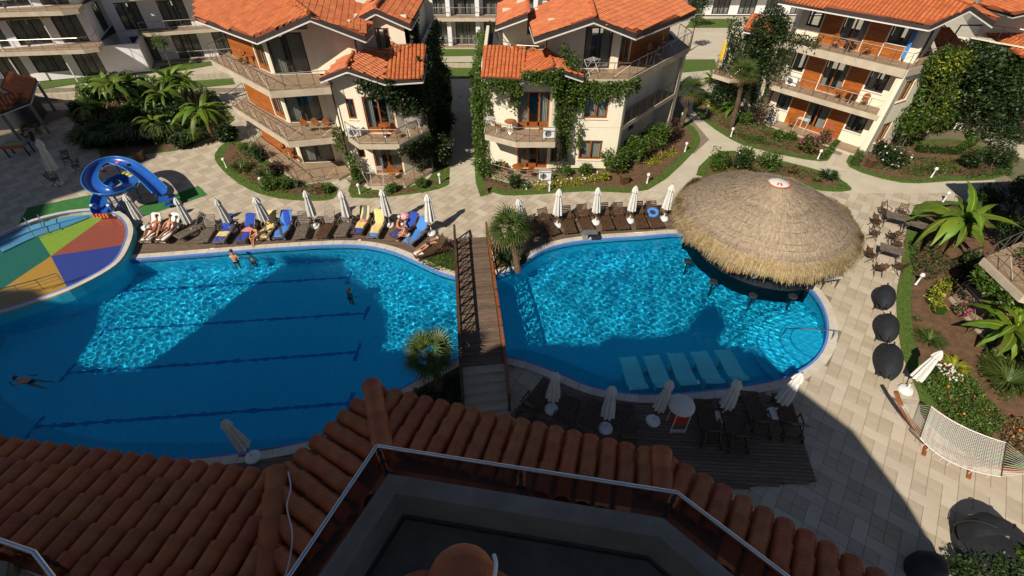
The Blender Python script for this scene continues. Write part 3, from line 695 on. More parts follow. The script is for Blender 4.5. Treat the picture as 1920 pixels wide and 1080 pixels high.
# ------------------------------------------------ thatched swim-up bar
gc = Vector((13.1, 21.05)); GR = 4.45
gz = empty('thatched_bar', (gc.x, gc.y, 0), 'large round thatched bar roof standing half over the right pool', 'bar')
def gzrow(r): # height of the thatch surface at radius r
    t = r/GR; return 4.75-1.35*t-.62*t*t
prof = [(.38, gzrow(.38)-.02), (1.0, gzrow(1.)), (1.75, gzrow(1.75)), (1.78, gzrow(1.78)-.10), (3.0, gzrow(3)-.10), (3.72, gzrow(3.72)-.10), (3.75, gzrow(3.75)-.2), (4.2, gzrow(4.2)-.22), (4.45, gzrow(4.45)-.32), (4.42, gzrow(4.45)-.55), (.3, 3.9)]
mb = MB().lathe(prof, (gc.x, gc.y, 0), 96); add('thatch', mb, 'thatch', gz, smooth='auto')
def straws(name, n, r0, r1, L, m, hang, th, lift=.02):
    a = rng.uniform(0, 2*pi, n); r = np.sqrt(rng.uniform(r0*r0, r1*r1, n)); l = L*rng.uniform(.6, 1.3, n); w = th*rng.uniform(.7, 1.3, n); da = rng.normal(0, .07, n)
    R = lambda rr: 4.75-1.35*(rr/GR)-.62*(rr/GR)**2
    step = np.where(r > 3.75, -.2, np.where(r > 1.78, -.1, 0))
    z = R(r)+step+lift*rng.random(n)
    ex = np.cos(a+da); ey = np.sin(a+da); tx = -np.sin(a); ty = np.cos(a); slope = -(1.35+1.24*r/GR)/GR
    if hang:
        z = 2.74+.1*np.sin(a*9)+.05*np.sin(a*23)+rng.normal(0, .05, n); dz = -l*.8; dr = l*.34*rng.uniform(.2, 1.3, n)
    else: dr = l; dz = slope*l+lift*rng.normal(.1, .7, n)
    p = np.stack([r*np.cos(a), r*np.sin(a), z], 1); e = np.stack([ex*dr, ey*dr, dz], 1); t = np.stack([tx, ty, 0*a], 1)*w[:, None]
    V = np.stack([p-t, p+t, p+e+t*.4, p+e-t*.4], 1).reshape(-1, 3); me = bpy.data.meshes.new(name); me.vertices.add(4*n); me.vertices.foreach_set('co', V.ravel()); me.loops.add(4*n); me.loops.foreach_set('vertex_index', np.arange(4*n)); me.polygons.add(n)
    me.polygons.foreach_set('loop_start', np.arange(0, 4*n, 4)); me.polygons.foreach_set('loop_total', np.full(n, 4)); me.materials.append(M[m]); me.update(calc_edges=True)
    o = link(name, me, gz); o['kind'] = 'stuff'; return o
straws('straw', 26000, .4, 4.3, .34, 'thatch', False, .011, .035)
straws('straw_fringe', 11000, 4.0, 4.5, .62, 'thatch_fringe', True, .014)
straws('straw_eave', 5000, 3.95, 4.42, .3, 'thatch_fringe', False, .014, .06)
for r in (2.25, 2.75, 3.3, 3.6, 3.95):
    pts = [(gc.x+(r+.03*sin(7*a))*cos(a), gc.y+(r+.03*sin(7*a))*sin(a), gzrow(r)+(-.2 if r > 3.75 else -.1)+.025) for a in [k*2*pi/72 for k in range(73)]]
    add('binding_cord', MB().tube(pts, .012, 4, cap=False), 'trunk', gz)
mb = MB().lathe([(.50, 0), (.44, .04), (.28, .08), (.06, .12)], (gc.x, gc.y, gzrow(.38)-.03), 24); add('roof_cap', mb, 'white_paint', gz, smooth='auto')
mb = MB(); mb.tube([(gc.x+.52*cos(a), gc.y+.52*sin(a), gzrow(.38)+.01) for a in [pi*.9+k*pi/20 for k in range(25)]], .035, 6); add('cap_ring', mb, 'roof_tile', gz)
for a in (235, 262): 
    x, y = gc.x+.3*cos(radians(a)), gc.y+.3*sin(radians(a)); add('cap_patch', MB().box(x, y, gzrow(.38)+.09, .2, .07, .03, radians(a)), 'orange_paint', gz)
for k in range(8):
    a = radians(20+45*k); add('post', MB().tube([(gc.x+1.9*cos(a), gc.y+.3+1.9*sin(a), -.1), (gc.x+2.2*cos(a), gc.y+.3+2.2*sin(a), gzrow(2.4)-.35)], .09, 8), 'trunk', gz)
arc = [p for p in poolS if hypot(p[0]-gc.x, p[1]-gc.y) < 3.75]; arc.sort(key=lambda p: p[0])
arc = arc+[(16.3, 20.2), (15.8, 22.8), (13.3, 24.0), (10.6, 23.9)]
arc = arc if area(arc) > 0 else arc[::-1]
o = add('bar_wall', MB().prism(offset(arc, .02), -1.6, .82, holes=[offset(arc, -.3)]), 'black_fabric', gz)
add('bar_counter', MB().prism(offset(arc, .08), .821, .87, holes=[offset(arc, -.5)]), 'fascia_dark', gz)
add('bar_floor', MB().prism(offset(arc, -.3), -.2, -.15), 'interior', gz)
x, y = G(1452, 517, .9); add('drinks_fridge', MB().box(x, y+.35, .95, 1.1, .5, .5, radians(-6)), 'canvas', gz)
x, y = G(1375, 508, .95); tag(add('crate', MB().box(x, y+.1, .93, .6, .3, .12, radians(-12)).box(x-.1, y+.14, 1.03, .3, .22, .09, .3), 'red_plastic', base=(x, y, .87)), 'red plastic crate on the dark bar counter under the thatch fringe', 'crate')
x, y = G(1415, 520, .95); mb = MB(); mb.lathe([(.16, 0), (.0, .36)], (x, y+.1, .872), 3); tag(add('menu_stand', mb, 'white_paint', base=(x, y, .87)), 'small white pointed stand on the dark bar counter', 'stand')
x, y = G(1555, 515, .7); tt = empty('table', (x, y, 0), 'small square cream table just beyond the near right edge of the thatched bar', 'table', rz=radians(12))
add('table_top', MB().box(0, 0, .7, .95, .75, .04), 'canvas', tt, world=False)
for a, b in ((-1, -1), (1, -1), (1, 1), (-1, 1)): add('leg', MB().box(a*.42, b*.32, .35, .04, .04, .68), 'trunk', tt, world=False)
st = empty('bar_stool', (0, 0, 0), '', 'stool', 'swim-up bar stools')
o = add('seat', MB().lathe([(.04, -.03), (.21, -.03), (.22, .02), (.18, .05), (.02, .04)], (0, 0, 0), 16), 'black_fabric', st, world=False, smooth='auto')
o = add('stem', MB().tube([(0, 0, -1.6), (0, 0, -.03)], .05, 8).tube([(.17*cos(a), .17*sin(a), -.45) for a in [k*pi/6 for k in range(13)]], .02, 5), 'dark_metal', st, world=False); o.cycles.is_caustics_receiver = True
for q, lb in (((1290, 489), 'dark round swim-up bar stool farthest left, under the thatch fringe'), ((1338, 528), 'dark swim-up bar stool second from the left in the right pool'), ((1412, 554), 'dark swim-up bar stool in front of the middle of the curved bar'), ((1487, 556), 'dark swim-up bar stool nearest the white pool edge on the right')):
    place(st, G3(*q, .0), 0, lb)
# ------------------------------------------------ parasols, loungers, garden furniture
def parasol(big_=1.):
    wf = .9
    r = empty('closed_parasol', (0, 0, 0), '', 'parasol', 'closed white parasols')
    h = 2.42*big_
    add('pole', MB().tube([(0, 0, .05), (0, 0, h-.05)], .024, 8), 'hammock_wood', r, world=False, smooth='auto')
    w = big_*wf
    prof = [(.25*w, h*.33), (.245*w, h*.37), (.215*w, h*.55), (.17*w, h*.70), (.14*w, h*.80), (.10*w, h*.90), (.05*w, h*.97)]
    c = add('canopy', MB().lathe(prof, (0, 0, 0), 48, fold=.26, nf=8), 'canvas', r, world=False, smooth='auto')
    prof = [(.205*w, h*.84), (.175*w, h*.90), (.09*w, h*.965), (.02*w, h*1.0)]
    add('canopy_top', MB().lathe(prof, (0, 0, 0), 32, fold=.16, nf=8), 'canvas', r, world=False, smooth='auto')
    add('tie', MB().tube([(.185*w*cos(a), .185*w*sin(a), h*.62) for a in [k*pi/8 for k in range(17)]], .018, 5), 'canvas', r, world=False)
    add('finial', MB().lathe([(.02, 0), (.03, .03), (.01, .07)], (0, 0, h), 8), 'fascia_dark', r, world=False)
    return r
def base_disc():
    b = empty('parasol_base', (0, 0, 0), '', 'parasol base', 'round white parasol bases')
    add('disc', MB().lathe([(.27, 0), (.29, .05), (.25, .13), (.10, .18)], (0, 0, 0), 20), 'white_plastic', b, world=False, smooth='auto')
    add('sleeve', MB().tube([(0, 0, .15), (0, 0, .42)], .035, 8), 'white_plastic', b, world=False); return b
PP = parasol(); PB = base_disc(); PA = parasol(1.32)
plist = [((70, 258), (112, 345), 3.15, 'large closed white parasol standing alone at far left, beside the shaded folding chairs', 0),
 ((231, 367), (275, 428), 2.4, 'closed white parasol beside the blue slide, over the red paddling pool edge', 0),
 ((330, 372), (364, 438), 2.4, 'closed white parasol behind the white towelled loungers', 0),
 ((404, 375), (437, 433), 2.4, 'closed white parasol behind the first blue towelled lounger', 0),
 ((476, 372), (506, 430), 2.4, 'closed white parasol behind the yellow towel where the woman sits', 0),
 ((571, 359), (592, 425), 2.4, 'closed white parasol right of the light blue towelled lounger', 1),
 ((639, 362), (656, 425), 2.4, 'closed white parasol among the bare brown loungers left of the bridge', 1),
 ((714, 357), (731, 423), 2.4, 'closed white parasol behind the lounger with a long yellow towel', 1),
 ((800, 368), (809, 438), 2.4, 'closed white parasol nearest the bridge, above the lying man', 1),
 ((972, 374), (979, 430), 2.4, 'closed white parasol partly behind the fan palm at the bridge', 0),
 ((1052, 357), (1044, 424), 2.4, 'closed white parasol second in the row right of the bridge', 1),
 ((1120, 354), (1116, 418), 2.4, 'closed white parasol third in the row right of the bridge', 1),
 ((1193, 350), (1180, 415), 2.4, 'closed white parasol fourth in the row right of the bridge, left of the blue ring', 1),
 ((1259, 344), (1244, 411), 2.4, 'closed white parasol next to the thatched roof', 1),
 ((1046, 697), (1034, 768), 2.4, 'closed white parasol at the left end of the shaded deck, near the bridge steps', 1),
 ((1147, 722), (1135, 804), 2.4, 'closed white parasol second from the left on the shaded deck', 1),
 ((1257, 717), (1224, 790), 2.4, 'closed white parasol beside the white canopied high chair', 1),
 ((1390, 714), (1351, 782), 2.4, 'closed white parasol over the right group of shaded deck loungers', 1),
 ((1504, 700), (1450, 776), 2.4, 'closed white parasol at the right end of the shaded deck, half over the coping', 1),
 ((418, 795), (475, 858), 2.4, 'closed white parasol alone at the lower left rim of the big pool', 1),
 ((1765, 655), (1697, 732), 2.4, 'closed white parasol leaning over the flower bed beside the hammock', 1)]
for i, (tp, bp, h, lb, bs_) in enumerate(plist):
    b = G3(*bp, .09 if i not in (0, 20) else .015); t = Vector(G3(*tp, h)); d = (t-Vector(b)); tilt = min(.30, hypot(d.x, d.y)/h); az = atan2(d.y, d.x)
    if tilt < .12: tilt *= .5
    o = place(PA if i == 0 else PP, b, 0, lb)
    o.rotation_euler = (Vector((tilt*cos(az)+random.uniform(-.025, .025), tilt*sin(az)+random.uniform(-.025, .025), 1)).to_track_quat('Z', 'Y') @ Matrix.Rotation(random.uniform(0, 6), 3, 'Z').to_quaternion()).to_euler(); w_ = random.uniform(.88, 1.1); o.scale = (w_, w_, random.uniform(.97, 1.03))
    place(PB, (b[0], b[1], b[2]-.01), random.uniform(0, 3), 'base of the '+lb.replace('closed white ', '').replace('in the row right of', 'right of'))
def lounger(mt, name='sun_lounger'):
    r = empty(name, (0, 0, 0), '', 'sun lounger', 'wooden sun loungers round the pool')
    mb = MB()
    for s in (-1, 1): mb.box(s*.33, -.05, .30, .035, 2.0, .07)
    mb.box(0, -1.03, .30, .66, .035, .07); mb.box(0, .95, .30, .66, .035, .07); add('frame', mb, mt, r, world=False)
    mb = MB()
    for k in range(15): mb.box(0, -.98+k*.086, .345, .62, .066, .018)
    add('seat_slats', mb, mt, r, world=False)
    mb = MB(); a = radians(48); ca_, sa_ = cos(a), sin(a)
    for k in range(8):
        t = .06+k*.098; y, z = .28+t*ca_, .35+t*sa_; mb.beam((-.31, y, z), (.31, y, z), .068, .018, up=(0, -sa_, ca_))
    for s in (-1, 1): mb.beam((s*.29, .28, .34), (s*.29, .28+.8*ca_, .34+.8*sa_), .035, .05, up=(0, -sa_, ca_))
    for s in (-1, 1): mb.beam((s*.27, .62, .68), (s*.27, .88, .3), .03, .03)
    add('backrest', mb, mt, r, world=False)
    for x in (-.33, .33):
        for y in (-.85, .72): add('leg', MB().box(x*.98, y, .145, .05, .06, .29), mt, r, world=False)
    for s in (-1, 1):
        mb = MB(); mb.box(s*.385, .22, .56, .06, .5, .025); mb.box(s*.375, .0, .43, .04, .04, .25); mb.box(s*.375, .42, .43, .04, .04, .25); add('armrest', mb, mt, r, world=False)
    for s in (-1, 1): add('wheel', MB().tube([(s*.36-.02, .93, .09), (s*.36+.02, .93, .09)], .09, 10), 'fascia_dark', r, world=False)
    return r
LB, LG = lounger('teak'), lounger('grey_teak')
Lrow = [((272, 451), (291, 405), 'white towelled lounger at the left end of the row, nearest the paddling pool', 'towel_white', 1),
 ((300, 451), (319, 412), 'second white towelled lounger from the paddling pool', 'towel_white', 1),
 ((332, 444), (368, 408), 'bare grey brown lounger turned sideways beside the sunbathing couple', None, 0),
 ((378, 452), (389, 409), 'bare grey brown lounger left of the first blue towel', None, 0),
 ((409, 453), (420, 414), 'lounger with blue towel and a folded cream one, below the fourth parasol', 'towel_blue', 1),
 ((450, 452), (464, 411), 'lounger with deep blue towel and a pink one, just left of the seated woman', 'towel_blue', 1),
 ((491, 446), (502, 407), 'lounger with pale yellow towel where the woman sits', 'towel_yellow', 1),
 ((521, 445), (533, 404), 'lounger with two tone light and dark blue towel', 'towel_light', 1),
 ((561, 445), (567, 401), 'bare lounger directly right of the two tone blue towel', None, 0),
 ((602, 443), (617, 398), 'bare lounger in the middle of the three bare ones left of the bridge', None, 0),
 ((637, 441), (647, 401), 'bare lounger directly left of the yellow and pink towelled one', None, 0),
 ((668, 436), (683, 393), 'lounger with yellow, pink, grey and blue towels', 'towel_yellow', 1),
 ((698, 443), (713, 395), 'lounger covered by one long pale yellow towel', 'towel_yellow', 1),
 ((738, 443), (768, 408), 'lounger with dark blue towel and magenta bag', 'towel_blue', 1),
 ((763, 455), (795, 411), 'lounger with light blue towel under the seated man', 'towel_light', 1),
 ((777, 477), (828, 447), 'dark lounger set at an angle by the bridge, with a man lying on it', None, 0)]
Rrow = [((1004, 438), (984, 403), 'brown lounger half hidden behind the fan palm'), ((1040, 437), (1015, 392), 'brown lounger first from the fan palm, turned slightly'), ((1071, 434), (1060, 388), 'brown lounger behind the grey box'),
 ((1104, 430), (1091, 386), 'brown lounger directly behind the right side of the grey box'), ((1142, 428), (1130, 381), 'brown lounger in the middle of the right row'), ((1170, 427), (1157, 380), 'brown lounger right of the middle of the right row'),
 ((1206, 425), (1195, 378), 'brown lounger directly left of the one with the blue ring'), ((1235, 424), (1220, 377), 'brown lounger with a blue swim ring on it, nearest the thatched roof')]
Brow = [((1030, 716), (984, 764), 'dark lounger at the left end of the shaded deck, turned aside'), ((1072, 745), (1050, 795), 'dark lounger second from the left on the shaded deck'), ((1121, 753), (1094, 808), 'dark lounger left of the second parasol of the shaded deck'),
 ((1172, 760), (1184, 818), 'dark lounger between the second parasol and the canopied high chair'), ((1318, 750), (1345, 822), 'dark lounger right of the canopied high chair'), ((1363, 758), (1395, 822), 'dark lounger third from the right on the shaded deck'),
 ((1405, 735), (1442, 806), 'dark lounger second from the right end of the shaded deck'), ((1464, 740), (1506, 820), 'dark lounger at the right end of the shaded deck, over its edge')]
def put_lounger(proto, f, h, lb, z=.07):
    a, b = Vector(G(*f, .33+z)), Vector(G(*h, .85+z)); d = b-a; rz = atan2(d.y, d.x)-pi/2; d.normalize(); c = a+d*1.0
    return place(proto, (c.x, c.y, z), rz, lb), c, rz
def towel(name, c, rz, m, lb, y0=-1.0, y1=.28, back=True, w=.60, z=.07, lift=0., cat='towel'):
    """a cloth that follows seat and backrest"""
    a = radians(48); path = []; y = y0; n = max(3, int((min(y1, .28)-y0)/.16))
    for k in range(n+1): yy = y0+(min(y1, .28)-y0)*k/n; path.append((yy, .362+lift))
    if back:
        for t in (.2, .4, .6, .8): path.append((.28+t*cos(a)-.02, .362+lift+t*sin(a)+.02))
        path.append((.28+.83*cos(a)+.05, .36+.80*sin(a)))
    path.insert(0, (path[0][0]-.03, .25)) if y0 <= -1 else None
    mb = MB(); nx_ = 7; vs = []; rr = random.Random(len(lb)*7+int(c.x*10))
    ph = rr.uniform(0, 6)
    for i, (yy, zz) in enumerate(path):
        ww = w*(1+.05*sin(i*1.3+ph))
        for j in range(nx_):
            u = j/(nx_-1)*2-1; drop = .05 if abs(u) == 1 else 0
            vs.append((u*ww/2+.03*sin(i*.9+ph), yy, zz-drop+.014*sin(3.1*u+i*.8+ph)))
    N0 = len(vs); fs = [(i*nx_+j, i*nx_+j+1, (i+1)*nx_+j+1, (i+1)*nx_+j) for i in range(len(path)-1) for j in range(nx_-1)]
    mb.add(vs, fs); mb.add([(x, y, z_-.012) for x, y, z_ in vs], [f[::-1] for f in fs])
    o = add(name, mb, m, world=False, smooth=True); o.location = (c.x, c.y, z); o.rotation_euler = (0, 0, rz); return tag(o, lb, cat)
for i, (f, h, lb, tw, cv) in enumerate(Lrow):
    o, c, rz = put_lounger(LG if i % 2 == 0 or i == 3 else LB, f, h, lb)
    if i in (0, 1): towel('towel', c, rz, 'towel_white', 'white towel on the lounger '+('nearest the paddling pool' if i == 0 else 'second from the paddling pool'))
    if i == 4: towel('towel', c, rz, 'towel_blue', 'blue towel on the lounger with a folded cream towel'); towel('towel', c, rz, 'towel_yellow', 'folded cream towel across a blue towel', -.55, -.1, False, .62, lift=.03)
    if i == 5: towel('towel', c, rz, 'towel_blue', 'deep blue towel just left of the seated woman'); towel('towel', c, rz, 'towel_pink', 'pale pink towel bunched on the deep blue towel', -.2, .2, False, .6, lift=.05)
    if i == 6: towel('towel', c, rz, 'towel_yellow', 'pale yellow towel beside the seated woman', w=.7)
    if i == 7: towel('towel', c, rz, 'towel_light', 'light blue towel on the lounger right of the seated woman', w=.7); towel('towel', c, rz, 'towel_blue', 'dark blue towel over the backrest of the light blue one', .05, .28, True, .5, lift=.02)
    if i == 11: towel('towel', c, rz, 'towel_blue', 'blue towel hanging over the foot of the four towel lounger', -1.0, -.6, False); towel('towel', c, rz, 'towel_yellow', 'pale yellow towel under a pink and a grey one', -.6, .28, True, lift=.012); towel('towel', c, rz, 'towel_pink', 'salmon pink towel bunched on the yellow one', .0, .26, False, .5, lift=.06); towel('towel', c, rz, 'towel_grey', 'grey towel over the backrest of the four towel lounger', .2, .28, True, .34, lift=.03)
    if i == 12: towel('towel', c, rz, 'towel_yellow', 'long pale yellow towel over a whole lounger', -.72, .28, True, .62, lift=.012); towel('towel', c, rz, 'towel_light', 'light blue towel showing under the long yellow one', -1.0, -.6, False)
    if i == 13: towel('towel', c, rz, 'towel_blue', 'dark blue towel beneath the magenta bag'); 
    if i == 14: towel('towel', c, rz, 'towel_light', 'light blue towel under the seated man', w=.68)
    if i == 15: towel('towel', c, rz, 'towel_white', 'white towel under the feet of the lying man', -1.0, -.55, False)
for i, (f, h, lb) in enumerate(Rrow):
    o, c, rz = put_lounger(LB, f, h, lb)
    if i == 7:
        R_ = Matrix.Rotation(rz, 3, 'Z'); p = Vector((c.x, c.y, 0))+R_ @ Vector((0, .2, 0)); mb = MB()
        mb.tube([(p.x+.27*cos(a), p.y+.22*sin(a), .55+.10*sin(a)) for a in [k*2*pi/20 for k in range(21)]], .105, 10); tag(add('swim_ring', mb, 'towel_light', base=(p.x, p.y, .45), smooth=True), 'light blue inflatable swim ring on the lounger nearest the thatched roof', 'swim ring')
for i, (f, h, lb) in enumerate(Brow): put_lounger(LB, f, h, lb)
# magenta beach bag
p = Vector(G3(760, 408, .5)); pts = sph(60, p, (.3, .2, .18), 0); mb = MB(); mb.lathe([(.05, 0), (.26, .05), (.3, .2), (.2, .36), (.06, .38)], (p.x, p.y, .42), 12, fold=.15, nf=5); tag(add('beach_bag', mb, 'towel_magenta', base=(p.x, p.y, .4), smooth=True), 'bulging magenta and white beach bag on the dark blue towelled lounger', 'bag')
# grey box by the right row
p = G3(1105, 446, .07); r = empty('deck_box', p, 'grey plastic box with a dark open side on the deck edge right of the palm', 'box', rz=radians(4))
add('lid', MB().box(0, 0, .40, .85, .42, .05), 'towel_grey', r, world=False); add('body', MB().box(-.28, 0, .19, .27, .36, .37), 'concrete', r, world=False); add('tray', MB().box(.35, -.03, .1, .5, .4, .2), 'black_fabric', r, world=False)
for q, w_ in (((1197, 436), .5), ((398, 466), .25), ((674, 450), .16)):
    p = G3(*q, .08); tag(add('paper', MB().box(0, 0, 0, w_, .10, .012, .05), 'white_plastic', world=False), {1197: 'white slip of paper on the deck left of the thatched roof', 398: 'white flat pad on the deck edge left of the standing bather', 674: 'small white pad on the deck below the four towel lounger'}[q[0]], 'paper').location = p
# lifeguard-like high chair with a white canopy
p = G3(1266, 800, .09); r = empty('canopied_chair', p, 'dark red chair under a rounded white canopy on the shaded deck', 'chair')
add('seat', MB().box(0, .0, .5, .5, .45, .06), 'swim_red', r, world=False); add('backrest', MB().box(0, -.22, .85, .5, .05, .6), 'swim_red', r, world=False)
for a in (-1, 1):
    for b in (-1, 1): add('leg', MB().tube([(a*.28, b*.28, 0), (a*.26, b*.24, 1.25)], .02, 6), 'white_paint', r, world=False)
add('ladder_rung', MB().tube([(-.28, -.3, .25), (.28, -.3, .25)], .018, 6).tube([(-.27, -.3, .12), (.27, -.3, .12)], .018, 6), 'white_paint', r, world=False)
mb = MB(); mb.lathe([(.5, 0), (.49, .08), (.4, .2), (.2, .3), (.02, .33)], (0, .15, 1.2), 20); add('canopy', mb, 'canvas', r, world=False, smooth='auto')
# folding tables and chairs
def fchair(mt='teak'):
    r = empty('folding_chair', (0, 0, 0), '', 'folding chair', 'folding wooden chairs on the right terrace')
    mb = MB(); [mb.box(0, -.2+k*.075, .45, .42, .058, .016) for k in range(6)]; add('seat', mb, mt, r, world=False)
    mb = MB(); [mb.beam((-.2, .22+.02*k, .6+k*.09), (.2, .22+.02*k, .6+k*.09), .012, .06) for k in range(4)]; add('backrest', mb, mt, r, world=False)
    for s in (-1, 1):
        add('leg', MB().beam((s*.21, -.25, 0), (s*.21, .30, .95), .03, .03), mt, r, world=False); add('leg', MB().beam((s*.19, .28, 0), (s*.19, -.22, .45), .03, .03), mt, r, world=False)
        add('armrest', MB().box(s*.24, .0, .65, .045, .42, .02).box(s*.23, -.18, .55, .03, .03, .2), mt, r, world=False)
    return r
def ftable(mt='grey_teak'):
    r = empty('slatted_table', (0, 0, 0), '', 'table', 'slatted tables on the right terrace')
    mb = MB(); [mb.box(0, -.34+k*.086, .73, 1.15, .07, .022) for k in range(9)]; add('table_top', mb, mt, r, world=False)
    add('apron', MB().box(-.5, 0, .69, .05, .72, .05).box(.5, 0, .69, .05, .72, .05), mt, r, world=False)
    for a in (-1, 1):
        add('leg', MB().beam((a*.45, -.35, 0), (a*.45, .35, .68), .05, .03), mt, r, world=False); add('leg', MB().beam((a*.4, .35, 0), (a*.4, -.35, .68), .05, .03), mt, r, world=False)
    return r
FC, FTb = fchair(), ftable()
for q, a, lb in (((1671, 425), -30, 'slatted wooden table farther from the pool, beside the banana plant'), ((1660, 487), -32, 'slatted wooden table nearer the pool, right of the thatched bar'), ((1709, 440), -40, 'slatted wooden table half under the banana leaves, right terrace')):
    place(FTb, G3(*q, .015), radians(a), lb)
for q, a, lb in (((1637, 425), 95, 'folding chair at the left end of the farther table, back to the thatch'), ((1634, 447), 60, 'folding chair close to the thatch, below the farther table'), ((1668, 453), 175, 'folding chair on the near side of the farther table'), ((1712, 432), -70, 'folding chair at the right end of the farther table'),
  ((1684, 410), -20, 'folding chair on the far side of the farther table'), ((1652, 406), 20, 'reddish folding chair behind the farther table'), ((1625, 488), 95, 'folding chair at the left end of the nearer table'), ((1643, 514), 165, 'folding chair on the near left of the nearer table'),
  ((1681, 511), 200, 'folding chair on the near right of the nearer table'), ((1676, 468), -25, 'folding chair on the far side of the nearer table'), ((108, 347), 100, 'folding chair beside the large closed parasol at far left'), ((131, 307), 20, 'dark folding chair in the shade behind the large parasol'), ((150, 322), -60, 'reddish folding chair right of the large parasol')):
    place(FC, G3(*q, .015), radians(a), lb)
# football table in the shade at far left
p = G3(42, 290, .015); r = empty('games_table', p, 'low games table with a coloured top in the shade at far left', 'games table', rz=radians(12))
add('table_top', MB().box(0, 0, .82, 1.5, .8, .06), 'towel_light', r, world=False); add('playfield', MB().box(0, 0, .86, 1.2, .5, .02), 'kid_green', r, world=False); add('side_frame', MB().box(0, -.41, .78, 1.5, .03, .2).box(0, .41, .78, 1.5, .03, .2), 'orange_paint', r, world=False)
for a in (-1, 1):
    for b in (-1, 1): add('leg', MB().box(a*.65, b*.33, .38, .08, .08, .76), 'fascia_dark', r, world=False)
# underwater massage beds with jets
zf = lambda x, y: (900+x*.3646, 430+y*.3646)
for k, (a, b, c, d) in enumerate((((712, 668), (797, 662), (868, 823), (770, 830)), ((832, 660), (915, 655), (1000, 815), (905, 820)), ((955, 645), (1040, 645), (1130, 800), (1030, 808)), ((1075, 640), (1160, 635), (1262, 795), (1165, 797)), ((1197, 630), (1280, 628), (1388, 780), (1300, 785)))):
    A, B = Vector(G3(*zf(*a), -.48)), Vector(G3(*zf(*b), -.48)); C_, D = Vector(G3(*zf(*c), -.22)), Vector(G3(*zf(*d), -.22))
    mb = MB(); vs = []; n_ = 10
    for i in range(n_+1):
        t = i/n_; zz = -.50+.24*t**2+.08*sin(t*6) if t < .9 else -.2
        for j in range(5):
            u = j/4; p = A.lerp(B, u).lerp(D.lerp(C_, u), t); vs.append((p.x, p.y, zz+.05*(2*u-1)**2))
    vs += [(x, y, z-.14) for x, y, z in vs]; o_ = 5*(n_+1)
    fs = [(i*5+j, (i+1)*5+j, (i+1)*5+j+1, i*5+j+1) for i in range(n_) for j in range(4)]
    fs += [tuple(o_+v for v in f[::-1]) for f in fs]
    edge = [j for j in range(5)]+[i*5+4 for i in range(1, n_+1)]+[n_*5+j for j in (3, 2, 1, 0)]+[i*5 for i in range(n_-1, 0, -1)]
    fs += [(edge[i], edge[(i+1) % len(edge)], o_+edge[(i+1) % len(edge)], o_+edge[i]) for i in range(len(edge))]
    mb.add(vs, fs); mid = (A+C_)/2; r = empty('massage_bed', (mid.x, mid.y, DEEP), ['pale submerged massage bed farthest left in the right pool', 'pale submerged massage bed second from the left', 'pale submerged massage bed in the middle of the five', 'pale submerged massage bed second from the right', 'pale submerged massage bed farthest right, pointing at the curved steps'][k], 'massage bed', 'submerged massage beds')
    o = add('lounge', mb, 'jet_bed', r, smooth='auto'); o.cycles.is_caustics_receiver = True
    for t in (.15, .8):
        p = A.lerp(D, t).lerp(B.lerp(C_, t), .5); o = add('support', MB().box(p.x, p.y, (DEEP-.6)/2, .4, .25, DEEP*-1-.7), 'jet_bed', r); o.cycles.is_caustics_receiver = True
# ------------------------------------------------ blue water slide
SP = [(303, 362, 1.05), (276, 336, 1.35), (243, 312, 1.65), (208, 304, 1.85), (181, 316, 1.85), (171, 340, 1.75), (186, 358, 1.6), (216, 362, 1.42), (242, 352, 1.25), (246, 342, 1.1), (228, 336, 1.0), (205, 350, .9), (192, 368, .82), (187, 384, .74), (190, 398, .66)]
cl = spline([G3(a, b, c) for a, b, c in SP], 5)
sl = empty('water_slide', G3(200, 380, 0), 'bright blue spiral water slide with fish print curling down into the paddling pool', 'water slide')
def flume(path, R, n=10, a0=185, a1=355, th=.03, w0=None):
    vi = []; vo = []; rl, rr_ = [], []
    for i, p in enumerate(path):
        p = Vector(p); d = Vector(path[min(i+1, len(path)-1)])-Vector(path[max(i-1, 0)]); d.z = 0; d.normalize(); x = Vector((d.y, -d.x, 0)); RR = R*(w0(i/len(path)) if w0 else 1)
        for k in range(n+1):
            a = radians(a0+(a1-a0)*k/n); q = Vector((cos(a), 0, sin(a))); vi.append(p+x*q.x*RR+Vector((0, 0, q.z*R*.85+R*.5))); vo.append(p+x*q.x*(RR+th)+Vector((0, 0, q.z*(R*.85+th)+R*.5)))
        rl.append(vo[-n-1]+Vector((0, 0, .01))); rr_.append(vo[-1]+Vector((0, 0, .01)))
    return vi, vo, rl, rr_
vi, vo, rl, rr_ = flume(cl, .40); w = 11; nn = len(cl)
fs = [(i*w+k, (i+1)*w+k, (i+1)*w+k+1, i*w+k+1) for i in range(nn-1) for k in range(w-1)]
add('flume', MB().add(vi, fs), 'slide_blue', sl, smooth=True); add('outer_shell', MB().add(vo, [f[::-1] for f in fs]), 'slide_print', sl, smooth=True)
add('rim', MB().tube(rl, .035, 6), 'slide_rim', sl, smooth=True); add('rim', MB().tube(rr_, .035, 6), 'slide_rim', sl, smooth=True)
for i in range(5, len(cl)-3, 7): add('flange', MB().tube([v for v in vo[i*w:(i+1)*w]], .022, 5), 'slide_rim', sl)
for i in (3, 14, 24, 34, 44, 58):
    p = Vector(cl[i]); add('support', MB().tube([(p.x, p.y, 0), (p.x, p.y, p.z-.18)], .06, 8), 'slide_blue', sl)
p = Vector(cl[-1]); q = Vector(cl[-6])
